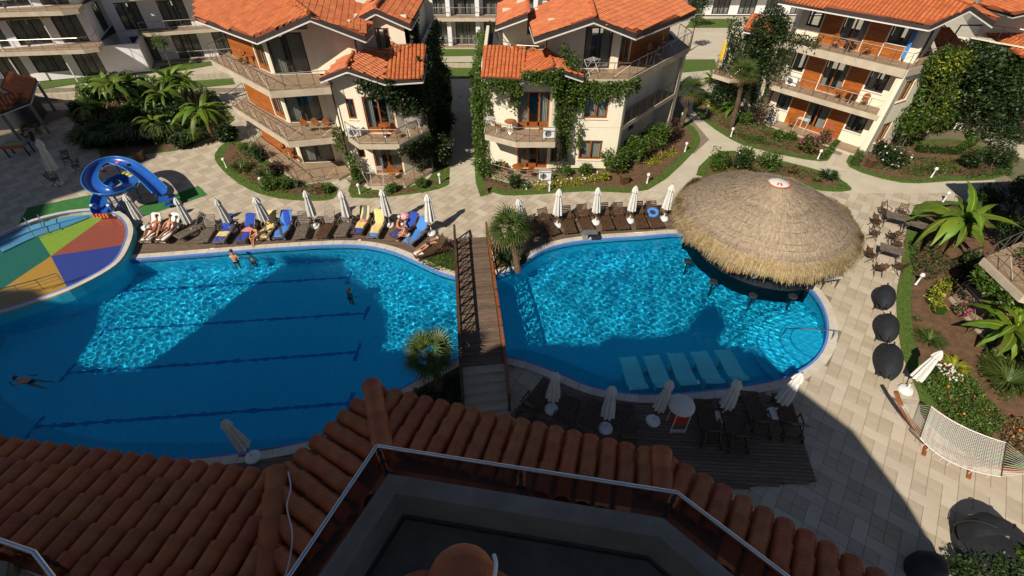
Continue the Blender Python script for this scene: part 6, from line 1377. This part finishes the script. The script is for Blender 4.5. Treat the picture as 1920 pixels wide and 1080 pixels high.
vine('dense dark climber over the left end of the right villa', [((17.4, 42.6), (19.5, 40.2), 0, 6.9, 3000, .8), ((19.4, 40.2), (20.0, 38.2), .0, 7.6, 2600, .7), ((19.6, 38.3), (21.6, 36.6), 5.9, 6.9, 500, .25), ((19.7, 38.4), (20.6, 37.5), 2.9, 5.9, 380, .25)], 'leaf_dark', .15, extra=[((19.0, 39.4, 7.0), (1.4, 1.2, 1.3), 2600), ((18.8, 39.7, 4.5), (1.4, 1.1, 2.4), 3600), ((17.8, 40.8, 2), (1.6, 1.3, 2), 2600), ((19.6, 38.7, 5.6), (.6, .7, 1.8), 1200)])
vine('bright yellow green climber over the right end of the right villa', [((27.6, 33.5), (28.6, 34.1), 2.2, 7.2, 1300, .7), ((26.6, 33.0), (27.7, 33.5), 5.6, 6.8, 300, .3)], 'leaf_vine', .16, extra=[((28.9, 34.0, 6.0), (1.3, .9, 1.2), 1600), ((29.3, 34.2, 4.2), (1.5, 1.0, 1.5), 2000), ((28.6, 33.4, 2.4), (1.5, 1.0, 1.3), 1500), ((30.4, 35, 2.8), (1.3, 1.0, 1.8), 1300)], stems=[[(28.3, 33.0, 0), (28.6, 33.2, 2), (28.8, 33.6, 5)]])
vine('lime coloured shoots on the terrace corner of the right villa', [((27.4, 33.4), (29.0, 34.4), 4.6, 6.9, 260, .9)], 'leaf_lime', .16, extra=[((29.2, 33.6, 6.2), (1.2, .6, .9), 260), ((30.0, 34, 3.6), (1.2, .8, 1.2), 220)])
vine('dark climber covering the corner villa walls at top right', [((33.2, 39.3), (36.4, 36.0), 0, 6.2, 5000, .8), ((36.4, 36.0), (44, 39.8), 0, 6.2, 5000, .8)], 'leaf_dark', .2, extra=[((35, 36.3, 3.6), (2.0, 1.4, 2.6), 3500), ((31.8, 37.2, 3.2), (1.6, 1.4, 2.8), 2500), ((33.5, 37.5, 2.5), (2.0, 1.6, 2.8), 2500), ((37, 34.8, 2.2), (2.6, 1.5, 2.5), 2800), ((33.2, 36.2, 5.2), (1.3, 1.2, 1.2), 900)])
_ivy = vine('ivy with red blossom over the balcony at the right edge', [((24.3, 17.6), (24.3, 12.5), 0, 6.2, 3600, .6), ((21.3, 17.0), (21.15, 14.6), 2.1, 2.8, 420, .3)], 'leaf', .12, extra=[((23.0, 16.3, 3.7), (.9, 1.0, .5), 700), ((22.4, 15.2, 1.3), (.7, 1.2, .9), 700)])
leaves('blossom', sph(160, (22.3, 15.6, 3.75), (.5, 1.0, .3)), .12, 'flower_orange', _ivy)
# trees and big shrubs
S = shrub
for a in (((832, 215), .9, 3.4, 'leaf_dark', 'dark clipped tree against the left villa, farthest along the central path', 2600), ((834, 262), .9, 3.2, 'leaf_dark', 'dark clipped tree in the middle of the central path hedge', 2600), ((832, 312), .85, 2.6, 'leaf_dark', 'dark bush at the near end of the hedge along the central path', 2000), ((833, 175), .9, 3.2, 'leaf_dark', 'dark clipped tree at the far end of the central path hedge', 1600)): S(*a, size=.16)
for a in (((905, 330), .65, 1.5, 'leaf', 'green bush at the corner of the bed by the central path', 1300), ((903, 285), .7, 2.2, 'leaf', 'tall green bush on the right side of the central path', 1500), ((898, 230), .8, 2.6, 'leaf', 'green bush halfway along the right side of the central path', 1600), ((897, 180), .8, 2.6, 'leaf_vine', 'pale green tree at the far right side of the central path', 1300),
 ((510, 352), .85, .9, 'leaf', 'rounded bush in the middle of the left bed', 1100), ((536, 352), .65, .7, 'leaf', 'low rounded bush right of the middle of the left bed', 900), ((614, 360), .42, .5, 'leaf', 'small round bush at the right tip of the left bed', 500), ((560, 350), .3, .5, 'leaf_grey', 'small pale plant beside the brown bin', 200), ((490, 300), .6, 1.0, 'leaf_dark', 'dark shrub before the lower balcony of the left villa', 800), ((520, 325), .6, .9, 'leaf_red', 'brownish shrub below the ground terrace of the left villa', 700),
 ((735, 359), .42, .55, 'leaf', 'round bush in front of the left bay terrace', 600), ((790, 350), .42, .6, 'leaf', 'round bush at the right corner of the left bay terrace', 600), ((672, 345), .45, 1.4, 'leaf', 'upright bush by the path to the left villa', 800),
 ((966, 352), .45, 1.0, 'leaf_dark', 'dark upright bush before the middle villa terrace', 800), ((938, 322), .4, .9, 'leaf', 'bush beside the pale soil mound', 600), ((1096, 330), .45, 1.0, 'leaf', 'dark green rounded bush under the middle villa window', 900), ((1062, 330), .35, .8, 'leaf_vine', 'bush at the foot of the thick climber', 400),
 ((1150, 322), 1.05, 1.8, 'leaf_vine', 'bright green bush at the corner of the middle villa', 1900), ((1188, 303), 1.2, 2.1, 'leaf', 'big green bush below the side balconies of the middle villa', 2000), ((1226, 278), 1.2, 2.1, 'leaf_vine', 'light green bush in the middle of the side bed', 1800), ((1256, 262), .8, 1.8, 'leaf_red', 'reddish bush at the far end of the side bed', 900), ((1132, 338), .4, .6, 'leaf_lime', 'small lime bush beside the bright green one', 300),
 ((1345, 316), .9, 1.3, 'leaf_vine', 'shrub just behind the thatched roof at its left'), ((1388, 318), .8, 1.3, 'leaf_dark', 'dark shrub with pale flowers behind the thatched roof'), ((1440, 316), .85, 1.3, 'leaf', 'shrub right of the pale flowered one behind the roof'), ((1486, 326), .4, .7, 'leaf_dry', 'dry sparse shrub behind the roof cap', 160), ((1424, 235), 1.1, 2.0, 'leaf_red', 'dark red leaved bush before the right villa', 900), ((1395, 232), .6, .9, 'leaf', 'green bush left of the dark red one', 700),
 ((1340, 195), .7, 1.3, 'leaf_dark', 'dark bush at the far left of the right villa bed', 900), ((1458, 262), .6, .8, 'leaf', 'green bush in the middle of the right villa bed', 700), ((1480, 262), .5, .7, 'leaf_vine', 'light bush next to the pink flowered one', 500), ((1715, 262), 1.0, 2.2, 'leaf_red', 'dark reddish tree at the corner of the right villa', 1500), ((1748, 250), 1.0, 2.2, 'leaf_vine', 'light green tree beside the reddish one', 1400),
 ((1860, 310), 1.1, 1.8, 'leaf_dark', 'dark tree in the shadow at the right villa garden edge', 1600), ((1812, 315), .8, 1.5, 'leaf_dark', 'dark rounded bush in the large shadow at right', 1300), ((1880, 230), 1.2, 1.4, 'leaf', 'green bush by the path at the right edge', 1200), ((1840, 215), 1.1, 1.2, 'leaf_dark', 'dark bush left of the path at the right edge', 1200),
 ((1828, 405), 1.0, 2.3, 'leaf_dark', 'dark tree behind the larger banana plant', 2200), ((1880, 470), 1.1, 2.8, 'leaf_dark', 'dark tree under the balcony at the right edge', 2400), ((1822, 520), .9, 1.3, 'leaf_dark', 'dark bush between the two banana plants', 1500), ((1890, 400), 1.2, 3.0, 'leaf_dark', 'tall dark tree against the building at the right edge', 2200), ((1870, 560), .8, 1.1, 'leaf', 'bush by the low terrace railing at right', 900)):  # dark leaf colour of these trees stands in for shadow over them
    S(*a[:5], n=a[5] if len(a) > 5 else 900)
S((1395, 300), .8, .9, 'leaf', 'flowering bush with white blossom behind the thatched roof', 900, fl='flower_white', nf=90)
S((1512, 285), .8, 1.3, 'leaf', 'bush full of pink blossom before the right villa', 1200, fl='flower_pink', nf=230); S((1540, 272), .5, 1.5, 'leaf', 'tall pink flowering branch by the villa steps', 400, fl='flower_pink', nf=160)
S((1668, 310), 1.1, 1.3, 'leaf_dark', 'wide rose bush with pale pink blossom in the right bed', 1700, fl='flower_white', nf=90); S((1645, 292), .6, 1.2, 'leaf_dark', 'pink flowered bush left in the right bed', 700, fl='flower_pink', nf=60); S((1797, 590), .35, .6, 'leaf', 'small bush with bright red pink flowers by the low terrace', 250, fl='flower_pink', nf=80)
S((985, 352), .3, .4, 'leaf', 'small white flowering plant among the yellow ones', 250, fl='flower_white', nf=40)
S((35, 130), 1.5, 2.2, 'leaf_dark', 'dark tree in front of the white apartment building', 1800, size=.2, cat='tree', trunk_h=.6); S((322, 128), .9, 1.6, 'leaf', 'slim young tree in front of the apartment balconies', 500, cat='tree', trunk_h=1.6, size=.16); S((902, 105), .6, 1.8, 'leaf_vine', 'young bright green tree on the lawn at top centre', 600, cat='tree', trunk_h=.9, size=.16); S((1292, 95), .9, 2.2, 'leaf', 'loose young tree beside the roof of the middle villa', 700, cat='tree', trunk_h=2.2, size=.16); S((1300, 52), 1.4, 2.0, 'leaf_dark', 'dark tree before the far apartment building', 900, cat='tree', trunk_h=1.6, size=.2)
S((1870, 1075), .7, .6, 'leaf_dark', 'dark bush under the hooded daybed', 1600, size=.09); S((1915, 1060), .5, .7, 'leaf', 'green bush at the bottom right corner', 1400, size=.09); S((1800, 1085), .7, .7, 'leaf_dark', 'dark bush at the bottom edge left of the daybed', 1200, size=.09)
# hedges
def hedge(P, w, h, m, lb, n=260, size=.10):
    root = empty('hedge', (*P[0], .05), lb, 'hedge'); pts = []; mb = MB()
    for a, b in zip(P, P[1:]):
        L = hypot(b[0]-a[0], b[1]-a[1]); k = int(n*L*(h+w)); s = rng.random(k); o = rng.uniform(-1, 1, k); z = rng.uniform(0, 1, k); f = rng.random(k); dx, dy = (b[0]-a[0])/L, (b[1]-a[1])/L
        o = np.where(f < .55, o, np.sign(o)); z = np.where(f < .55, 1, z); pts.append(np.stack([a[0]+dx*L*s-dy*o*w/2, a[1]+dy*L*s+dx*o*w/2, .05+z*h+rng.normal(0, .02, k)], 1)); mb.beam((*a, h/2), (*b, h/2), w*.85, h*.9)
    add('branches', mb, 'leaf_dark', root); leaves('foliage', np.concatenate(pts), size, m, root)
hedge(px([(1600, 312), (1612, 290), (1650, 278)]), .45, .55, 'leaf', 'clipped dark green hedge along the flagstone path of the right villa'); hedge(px([(1715, 285), (1790, 290), (1822, 270), (1815, 255)]), .5, .5, 'leaf', 'clipped hedge round the terrace in the right bed')
hedge(px([(1758, 592), (1742, 565), (1775, 535)]), .5, .45, 'leaf_lime', 'bright yellow green hedge bent round the low terrace at right', size=.09); hedge(px([(1540, 300), (1568, 270)]), .35, .35, 'leaf', 'low hedge beside the villa steps')
def cover(poly_px, n, h, m, lb, size=.1, fl=None, nf=0, name='ground_cover', cat='ground plants'):
    P = px(poly_px); x0_, x1_ = min(p[0] for p in P), max(p[0] for p in P); y0_, y1_ = min(p[1] for p in P), max(p[1] for p in P); pts = []
    while len(pts) < n:
        x, y = random.uniform(x0_, x1_), random.uniform(y0_, y1_)
        if inpoly(x, y, P): pts.append((x, y, .06+h*random.random()*(.6+.4*sin(x*3.1)*cos(y*2.7))))
    r = empty(name, (*P[0], .05), lb, cat); tag(leaves('foliage', pts, size, m, r), kind='stuff')
    if fl: f = random.sample(pts, nf); tag(leaves('blossom', [(a, b, .06+h*1.02) for a, b, c in f], .09, fl, r, aspect=1.1), kind='stuff')
cover([(988, 350), (1035, 336), (1062, 340), (1122, 330), (1120, 345), (1060, 352), (1010, 358)], 1700, .35, 'leaf_lime', 'yellow green low plants in the bed before the middle villa', fl='flower_white', nf=60)
cover([(1205, 308), (1262, 280), (1268, 290), (1220, 316)], 900, .35, 'leaf_lime', 'yellow green low plants in the side bed of the middle villa'); cover([(1304, 190), (1322, 180), (1348, 205), (1330, 215)], 700, .5, 'leaf_lime', 'yellow low plants at the far left of the right villa bed')
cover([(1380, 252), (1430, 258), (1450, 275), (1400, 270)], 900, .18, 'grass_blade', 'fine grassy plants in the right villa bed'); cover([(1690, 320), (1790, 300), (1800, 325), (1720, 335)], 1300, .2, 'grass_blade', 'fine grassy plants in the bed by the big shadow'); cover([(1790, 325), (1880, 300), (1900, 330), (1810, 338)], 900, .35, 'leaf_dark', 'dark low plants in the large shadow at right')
cover([(1850, 560), (1925, 580), (1940, 700), (1880, 760), (1830, 700)], 2600, .45, 'leaf', 'mixed green plants under the near banana plant', .12)
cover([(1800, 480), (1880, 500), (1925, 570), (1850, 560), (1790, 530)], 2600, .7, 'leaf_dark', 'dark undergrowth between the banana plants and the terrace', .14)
cover([(1722, 720), (1745, 690), (1800, 700), (1850, 750), (1880, 800), (1840, 835), (1780, 800)], 6500, .5, 'leaf', 'dense flowering plants beside the hammock with orange and white blossom', .085, 'flower_orange', 34); cover([(1735, 695), (1775, 700), (1790, 730), (1760, 730)], 500, .55, 'leaf', 'plants with small white flower heads behind the leaning parasol', .08, 'flower_white', 80)
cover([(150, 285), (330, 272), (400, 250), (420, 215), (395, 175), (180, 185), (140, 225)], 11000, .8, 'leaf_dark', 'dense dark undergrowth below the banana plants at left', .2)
for q, r_, h_, m_, lb in (((200, 262), 1.1, 1.4, 'leaf_dark', 'dark bush in the tropical bed, left of the palms'), ((250, 240), 1.2, 1.8, 'leaf', 'green bush in the middle of the tropical bed'), ((310, 235), 1.2, 1.8, 'leaf_dark', 'dark bush under the tall banana plants'), ((380, 235), 1.0, 1.6, 'leaf', 'bush behind the bright banana plant'), ((165, 215), 1.1, 1.4, 'leaf_dark', 'dark bush at the back left of the tropical bed'), ((345, 275), .9, 1.0, 'leaf_dark', 'dark bush at the front right of the tropical bed')): S(q, r_, h_, m_, lb, 1500, size=.17)
for q, r_, h_, m_, lb in (((190, 200), 1.3, 2.6, 'leaf', 'tall leafy bush at the back left of the tropical bed'), ((240, 195), 1.4, 2.8, 'leaf_dark', 'tall dark bush behind the banana plants'), ((300, 200), 1.4, 2.7, 'leaf', 'tall leafy bush at the back of the tropical bed'), ((350, 235), 1.2, 2.3, 'leaf_dark', 'dark bush between the two brightest banana plants'), ((270, 235), 1.2, 2.2, 'leaf_vine', 'lighter green bush in the heart of the tropical bed'), ((430, 262), .8, 1.2, 'leaf_dark', 'dark bush between tropical bed and left villa terrace')): S(q, r_, h_, m_, lb, 2000, size=.22)
for poly, m_, lb, h_, n_ in (([(430, 300), (470, 345), (520, 365), (600, 368), (610, 345), (560, 340), (500, 300), (450, 280)], 'leaf', 'low mixed plants in the left bed', .28, 1500), ([(905, 340), (960, 358), (990, 352), (960, 330), (915, 305)], 'leaf', 'low mixed plants at the corner of the middle villa bed', .3, 800), ([(1330, 322), (1360, 292), (1440, 305), (1540, 330), (1500, 340), (1400, 330)], 'leaf', 'low mixed plants behind the thatched roof', .3, 1500), ([(1325, 215), (1380, 258), (1440, 278), (1530, 295), (1545, 275), (1400, 235), (1340, 190)], 'leaf', 'low mixed plants in front of the right villa', .35, 2400), ([(1610, 312), (1700, 332), (1780, 332), (1790, 300), (1640, 292)], 'leaf', 'low mixed plants along the right bed', .25, 1500), ([(1700, 460), (1720, 440), (1800, 500), (1740, 530), (1710, 520)], 'leaf_dark', 'low dark plants under the large banana plant', .35, 1200)):
    cover(poly, n_, h_, m_, lb, .11)
cover([(1870, 790), (1925, 790), (1930, 850), (1880, 850)], 1500, .3, 'leaf_dry', 'dry mixed plants at the right end of the hammock', .09, 'flower_orange', 14)
cover([(783, 492), (820, 478), (853, 470), (853, 512), (815, 508)], 2600, .10, 'grass_blade', 'small grass patch between sun deck and footbridge', .08); cover([(955, 500), (975, 478), (995, 488), (970, 505)], 900, .10, 'grass_blade', 'small grass patch between the fan palm and the coping', .08)
for q, r_, h_, m_, lb, n_, w_ in (((1740, 640), .75, .55, 'leaf_palm', 'spiky round plant on the brown soil right of the pods', 170, .03), ((1786, 690), .7, .5, 'leaf_lime', 'striped spiky plant beside the leaning parasol', 90, .045), ((1885, 720), 1.2, .9, 'leaf_palm', 'large grassy clump at right, under the near banana plant', 340, .035), ((1915, 665), .9, .8, 'leaf_palm', 'grassy clump at the right edge', 220, .035), ((1718, 600), .25, .25, 'leaf_palm', 'tiny spiky plant on the brown soil', 40, .02),
   ((1551, 335), .75, .8, 'leaf_dark', 'dark cycad like plant at the right tip of the bed behind the roof', 200, .04), ((1530, 340), .4, .4, 'leaf', 'small plant beside the dark cycad', 60, .03), ((452, 320), .9, .7, 'leaf_palm', 'arching palm like plant in the left bed', 160, .035), ((500, 335), .8, .9, 'leaf_palm', 'arching palm like plant nearer the rounded bushes', 160, .035), ((470, 285), .9, 1.0, 'leaf_palm', 'arching plant under the balcony of the left villa', 160, .035),
   ((180, 270), 1.6, 1.5, 'leaf_palm', 'feathery palm clump left of the blue slide', 300, .04), ((225, 268), 1.5, 1.6, 'leaf_palm', 'feathery palm clump behind the blue slide', 320, .04), ((275, 262), 1.5, 1.6, 'leaf_grey', 'grey green palm clump behind the slide ring', 300, .04), ((322, 255), 1.5, 1.7, 'leaf_palm', 'palm clump left of the bright banana plant', 300, .04), ((205, 230), 1.5, 1.6, 'leaf_dry', 'dry brownish palm clump in the tropical bed', 240, .04), ((365, 268), 1.0, 1.2, 'leaf_palm', 'palm clump under the bright banana leaves', 200, .04), ((900, 515), .1, .1, 'leaf', 'x', 0, .03)):
    if not n_: continue
    p = G3(*q, .06); root = empty('spiky_plant', p, lb, 'plant'); k_ = 1.9 if 170 < q[0] < 380 and q[1] < 280 else 1; tag(blades('blade', p, r_*(1.1 if k_ > 1 else 1), h_*(1.15 if k_ > 1 else 1), int(n_*k_), m_, root, w_*k_, .75), kind='stuff')
# bananas
banana((1766, 470), 1.4, 'large banana plant over the folding tables on the right terrace', 13, h=1.5); banana((1868, 652), 1.25, 'large banana plant with split leaves near the right edge', 12, h=1.0, az0=.4)
banana((1372, 215), .75, 'small banana plant at the far left of the right villa bed', 9, h=.7); banana((402, 262), 1.25, 'bright banana plant beside the left villa balconies', 13, h=1.9); banana((330, 232), 1.15, 'tall banana plant behind the palm clumps', 12, True, h=2.1); banana((275, 215), 1.2, 'banana plant in the middle of the tropical bed', 12, True, h=2.0); banana((225, 200), 1.1, 'banana plant at the back left of the tropical bed', 11, True, h=1.8); banana((185, 235), 1.0, 'banana plant at the left of the tropical bed', 10, True, h=1.4); banana((365, 205), 1.2, 'banana plant at the back right of the tropical bed', 11, True, h=2.0); banana((250, 225), 1.2, 'broad leaved banana plant in the middle left of the tropical bed', 12, True, h=2.3); banana((345, 205), 1.1, 'banana plant standing furthest back in the tropical bed', 12, True, h=2.4); banana((300, 255), 1.0, 'low banana plant at the front of the tropical bed', 10, True, h=1.2)
banana((1330, 158), .8, 'banana like plant below the dark climber of the right villa', 9, True, h=.6)
# palms
fanpalm((972, 512), (955, 432, 1.8), 1.25, 'fan palm at the upper right end of the footbridge', 40); fanpalm((828, 742), (806, 668, 1.8), 1.1, 'fan palm at the lower left end of the footbridge', 34)
fanpalm((1275, 240), (1296, 172, 3.0), 1.2, 'leaning palm with thick trunk beside the middle villa', 26); fanpalm((1371, 240), (1394, 140, 4.2), 1.15, 'slim tall palm in front of the right villa', 24); fanpalm((60, 262), (58, 250, .7), .8, 'low palm in the shade by the games table', 20)
for q, lb in (((840, 752), 'dark bush under the lower fan palm'), ((850, 725), 'dark shrub against the footbridge steps'), ((800, 748), 'dark plant left of the lower fan palm')): S(q, .6, .5, 'leaf_dark', lb, 800, size=.10)
for q, lb in (((945, 490), 'dark plant at the foot of the upper fan palm'), ((935, 470), 'dark bush beside the far end of the footbridge')): S(q, .55, .8, 'leaf_dark', lb, 700, size=.11)
P = px([(768, 725), (830, 692), (862, 680), (862, 790), (760, 800)]); P = P if area(P) > 0 else P[::-1]; mb = MB(); mb.prism(P, -.02, .05); tag(add('garden_soil', mb, 'soil', base=(*P[0], 0)), kind='structure')
P = px([(783, 492), (815, 476), (853, 468), (853, 516), (815, 508)]); P = P if area(P) > 0 else P[::-1]; mb = MB(); mb.prism(P, -.02, .06); tag(add('lawn', mb, 'grass', base=(*P[0], 0)), kind='structure')
P = px([(926, 455), (975, 440), (985, 470), (960, 503), (928, 512)]); P = P if area(P) > 0 else P[::-1]; mb = MB(); mb.prism(P, -.02, .055); tag(add('garden_soil', mb, 'soil', base=(*P[0], 0)), kind='structure')
c = G3(742, 742, 10.35); root = empty('roof_plant', c, 'little yellow green plant rooted at the tiled roof edge', 'plant'); leaves('foliage', sph(120, (c[0], c[1], c[2]), (.22, .1, .06), .2), .05, 'leaf_lime', root, aspect=2.6); add('stem', MB().tube([c, (c[0], c[1], c[2]-.12)], .008, 4), 'trunk', root)
leaves('moss', [(G(590+random.gauss(0, 10), 880+random.gauss(0, 4), 10.55)[0], G(590, 880+random.gauss(0, 4), 10.55)[1], 10.6) for _ in range(60)], .03, 'leaf', hot)
# flowers by the chairs of the top left balcony
S((-17.6, 33.2), .3, .5, 'leaf', 'potted flowers, yellow and red, on the top balcony of the left villa', 120, size=.08, fl='flower_orange', nf=40, z=6.24, world_=True)
# ------------------------------------------------ people
def person(frame, J, lb, skin='skin', hair='hair_brown', swim='swim_navy', sc_=1., cap=None, kid=False):
    """frame = (x, y, z, rz); J = joints in metres in that frame (the figure faces -y)"""
    x, y, z, rz = frame; root_o = Vector((x, y, z)); R = Matrix.Rotation(rz, 3, 'Z')
    V = []; Rr = []; E = []
    def n(p, r, par=None):
        V.append(Vector(p)*sc_); Rr.append((r*sc_, r*sc_*.9)); 
        if par is not None: E.append((par, len(V)-1))
        return len(V)-1
    pel = n(J['pelvis'], .125); bel = n(Vector(J['pelvis']).lerp(Vector(J['chest']), .5), .105, pel); ch = n(J['chest'], .135, bel); nk = n(J['neck'], .055, ch)
    hd = Vector(J['head']); n0 = n(Vector(J['neck']).lerp(hd, .45), .06, nk); h1 = n(hd, .095, n0); up = (hd-Vector(J['neck'])).normalized(); h2 = n(hd+up*.07, .07, h1)
    fw = Vector(J.get('face', (0, -1, 0))).normalized(); n(hd+fw*.10-up*.01, .018, h1)
    for s in ('L', 'R'):
        sg = -1 if s == 'L' else 1; sh = n(Vector(J['chest'])+Vector((sg*.17, 0, 0))+(Vector(J['neck'])-Vector(J['chest']))*.35, .06, ch); el = n(J['elbow'+s], .042, sh); wr = n(J['hand'+s], .028, el); d = (Vector(J['hand'+s])-Vector(J['elbow'+s])).normalized()
        side = d.cross(Vector((0, 0, 1))); side = side.normalized() if side.length > .1 else Vector((1, 0, 0)); pm = n(Vector(J['hand'+s])+d*.06, .032, wr)
        for k, f in enumerate((-1.2, -.4, .4, 1.2)): n(Vector(J['hand'+s])+d*(.145-.012*abs(f))+side*f*.02+Vector((0, 0, -.012)), .009, pm)
        n(Vector(J['hand'+s])+d*.07+side*sg*-.055, .010, pm)
        hp_ = n(Vector(J['pelvis'])+Vector((sg*.09, 0, 0))+(Vector(J['knee'+s])-Vector(J['pelvis']))*.12, .088, pel); kn = n(J['knee'+s], .055, hp_); an = n(J['foot'+s], .036, kn); n(Vector(J['foot'+s])+Vector(J.get('toe', (0, -.17, -.02))), .026, an)
    me = bpy.data.meshes.new('person'); me.from_pydata([tuple(R @ v) for v in V], E, []); me.materials.append(M[skin]); o = link('person', me, None, root_o); tag(o, lb, 'person')
    md = o.modifiers.new('Skin', 'SKIN'); md.use_smooth_shade = True
    for i, sv in enumerate(me.skin_vertices[0].data): sv.radius = Rr[i]; sv.use_root = (i == 0)
    sb = o.modifiers.new('Subdivision', 'SUBSURF'); sb.levels = 1; sb.render_levels = 1
    hw = R @ (hd*sc_); upw = R @ up; fww = R @ fw
    def blob(name, c, r, m, ax=None, cut=-2):
        mb = MB(); c = Vector(c)+root_o; vs = []
        zx = (ax or Vector((0, 0, 1))).normalized(); xx = zx.orthogonal().normalized(); yy = zx.cross(xx); ks = 7
        for i in range(ks+1):
            a = pi*i/ks; 
            for j in range(12): b = 2*pi*j/12; vs.append(c+xx*r[0]*sin(a)*cos(b)+yy*r[1]*sin(a)*sin(b)+zx*r[2]*max(cut, cos(a)))
        mb.add(vs, [(i*12+j, i*12+(j+1) % 12, (i+1)*12+(j+1) % 12, (i+1)*12+j) for i in range(ks) for j in range(12)]); return add(name, mb, m, o, smooth=True)
    blob('hair', hw+upw*.035*sc_-fww*.022*sc_, (.105*sc_,)*3, cap or hair, upw, -.25)
    pv_, bl_ = Vector(J['pelvis']), Vector(J['chest']); ax = (R @ (bl_-pv_)).normalized(); blob('swimwear', R @ (pv_*sc_), (.165*sc_, .145*sc_, .12*sc_), swim, ax)
    if cap == 'swim_white' or kid: pass
    return o
rec = dict(pelvis=(0, .12, .12), chest=(0, .40, .36), neck=(0, .54, .52), head=(0, .60, .66), face=(0, -.9, .45), elbowL=(-.33, .28, .26), elbowR=(.33, .28, .26), handL=(-.28, .02, .15), handR=(.28, .02, .15), kneeL=(-.13, -.30, .34), kneeR=(.12, -.34, .16), footL=(-.13, -.62, .06), footR=(.12, -.76, .08), toe=(0, -.1, .12))
sit = dict(pelvis=(0, 0, .10), chest=(0, -.10, .42), neck=(0, -.17, .60), head=(0, -.22, .76), face=(0, -1, -.3), elbowL=(-.27, -.22, .26), elbowR=(.27, -.24, .26), handL=(-.12, -.46, .16), handR=(.12, -.48, .16), kneeL=(-.13, -.46, .12), kneeR=(.13, -.46, .12), footL=(-.10, -.50, -.30), footR=(.08, -.60, -.30), toe=(0, -.16, -.04))
pro = dict(pelvis=(0, 0, .12), chest=(0, .34, .13), neck=(0, .52, .17), head=(0, .66, .16), face=(.3, 0, -1), elbowL=(-.36, .50, .08), elbowR=(.36, .52, .08), handL=(-.16, .78, .06), handR=(.16, .80, .06), kneeL=(-.10, -.44, .08), kneeR=(.11, -.44, .08), footL=(-.12, -.86, .07), footR=(.13, -.86, .07), toe=(0, -.15, -.02))
std = dict(pelvis=(0, 0, -.35), chest=(0, -.02, .02), neck=(0, -.02, .22), head=(0, -.04, .40), elbowL=(-.26, .06, -.05), elbowR=(.26, -.12, -.05), handL=(-.30, -.16, -.22), handR=(.26, -.36, .0), kneeL=(-.1, 0, -.80), kneeR=(.1, 0, -.80), footL=(-.1, 0, -1.22), footR=(.1, 0, -1.22))
swm = dict(pelvis=(0, 0, -.10), chest=(0, .34, -.06), neck=(0, .53, .02), head=(0, .66, .09), face=(0, 1, -.1), elbowL=(-.30, .54, -.06), elbowR=(.30, .46, -.1), handL=(-.20, .82, -.06), handR=(.36, .26, -.18), kneeL=(-.14, -.42, -.16), kneeR=(.12, -.44, -.14), footL=(-.2, -.82, -.12), footR=(.16, -.84, -.2), toe=(0, -.15, 0))
def fr(q, z, a): p = G(q[0], q[1], z+.1); return (p[0], p[1], z, radians(a))
person(fr((288, 432), .42, -12), rec, 'tanned woman reclining with one knee up on the lounger nearest the paddling pool', 'skin_dark', 'hair_brown', 'swim_red')
person(fr((312, 432), .42, -16), rec, 'person in patterned swimwear reclining on the second white towelled lounger', 'skin', 'hair_brown', 'swim_navy')
person(fr((484, 438), .42, -25), sit, 'woman sitting on the edge of a lounger, legs towards the pool, beside the yellow towel', 'skin', 'hair_brown', 'swim_white')
person(fr((765, 440), .42, -95), sit, 'man with white cap sitting sideways on the light blue towel', 'skin', 'hair_grey', 'swim_white', cap='swim_white')
person(fr((746, 424), .42, 70), sit, 'grey haired person bending over the magenta bag', 'skin', 'hair_grey', 'swim_red', cap='swim_white')
c = Lrow[-1]; A_, B_ = Vector(G(777, 477, .4)), Vector(G(828, 447, .4)); az = atan2((B_-A_).y, (B_-A_).x)-pi/2; mdp = A_.lerp(B_, .5)
person((mdp.x, mdp.y, .40, az), pro, 'man in navy trunks lying face down on the lounger by the bridge', 'skin', 'hair_grey', 'swim_navy')
o1 = person(fr((437, 480), WZ+.25, 190), std, 'man standing chest deep at the pool edge, seen from behind', 'skin', 'hair_brown', 'swim_navy')
o2 = person(fr((473, 487), WZ-.10, 170), std, 'child in the pool next to the man at the edge', 'skin', 'hair_brown', 'swim_navy', sc_=.75)
o3 = person(fr((655, 552), WZ-.22, 150), std, 'bather swimming alone above the lane lines, dark hair', 'skin', 'hair_brown', 'swim_navy')
o4 = person(fr((55, 712), WZ+.02, 82), swm, 'swimmer in the shaded water at the far left of the pool', 'skin', 'hair_brown', 'swim_navy')
for o in (o1, o2, o3, o4): o.cycles.is_caustics_receiver = True
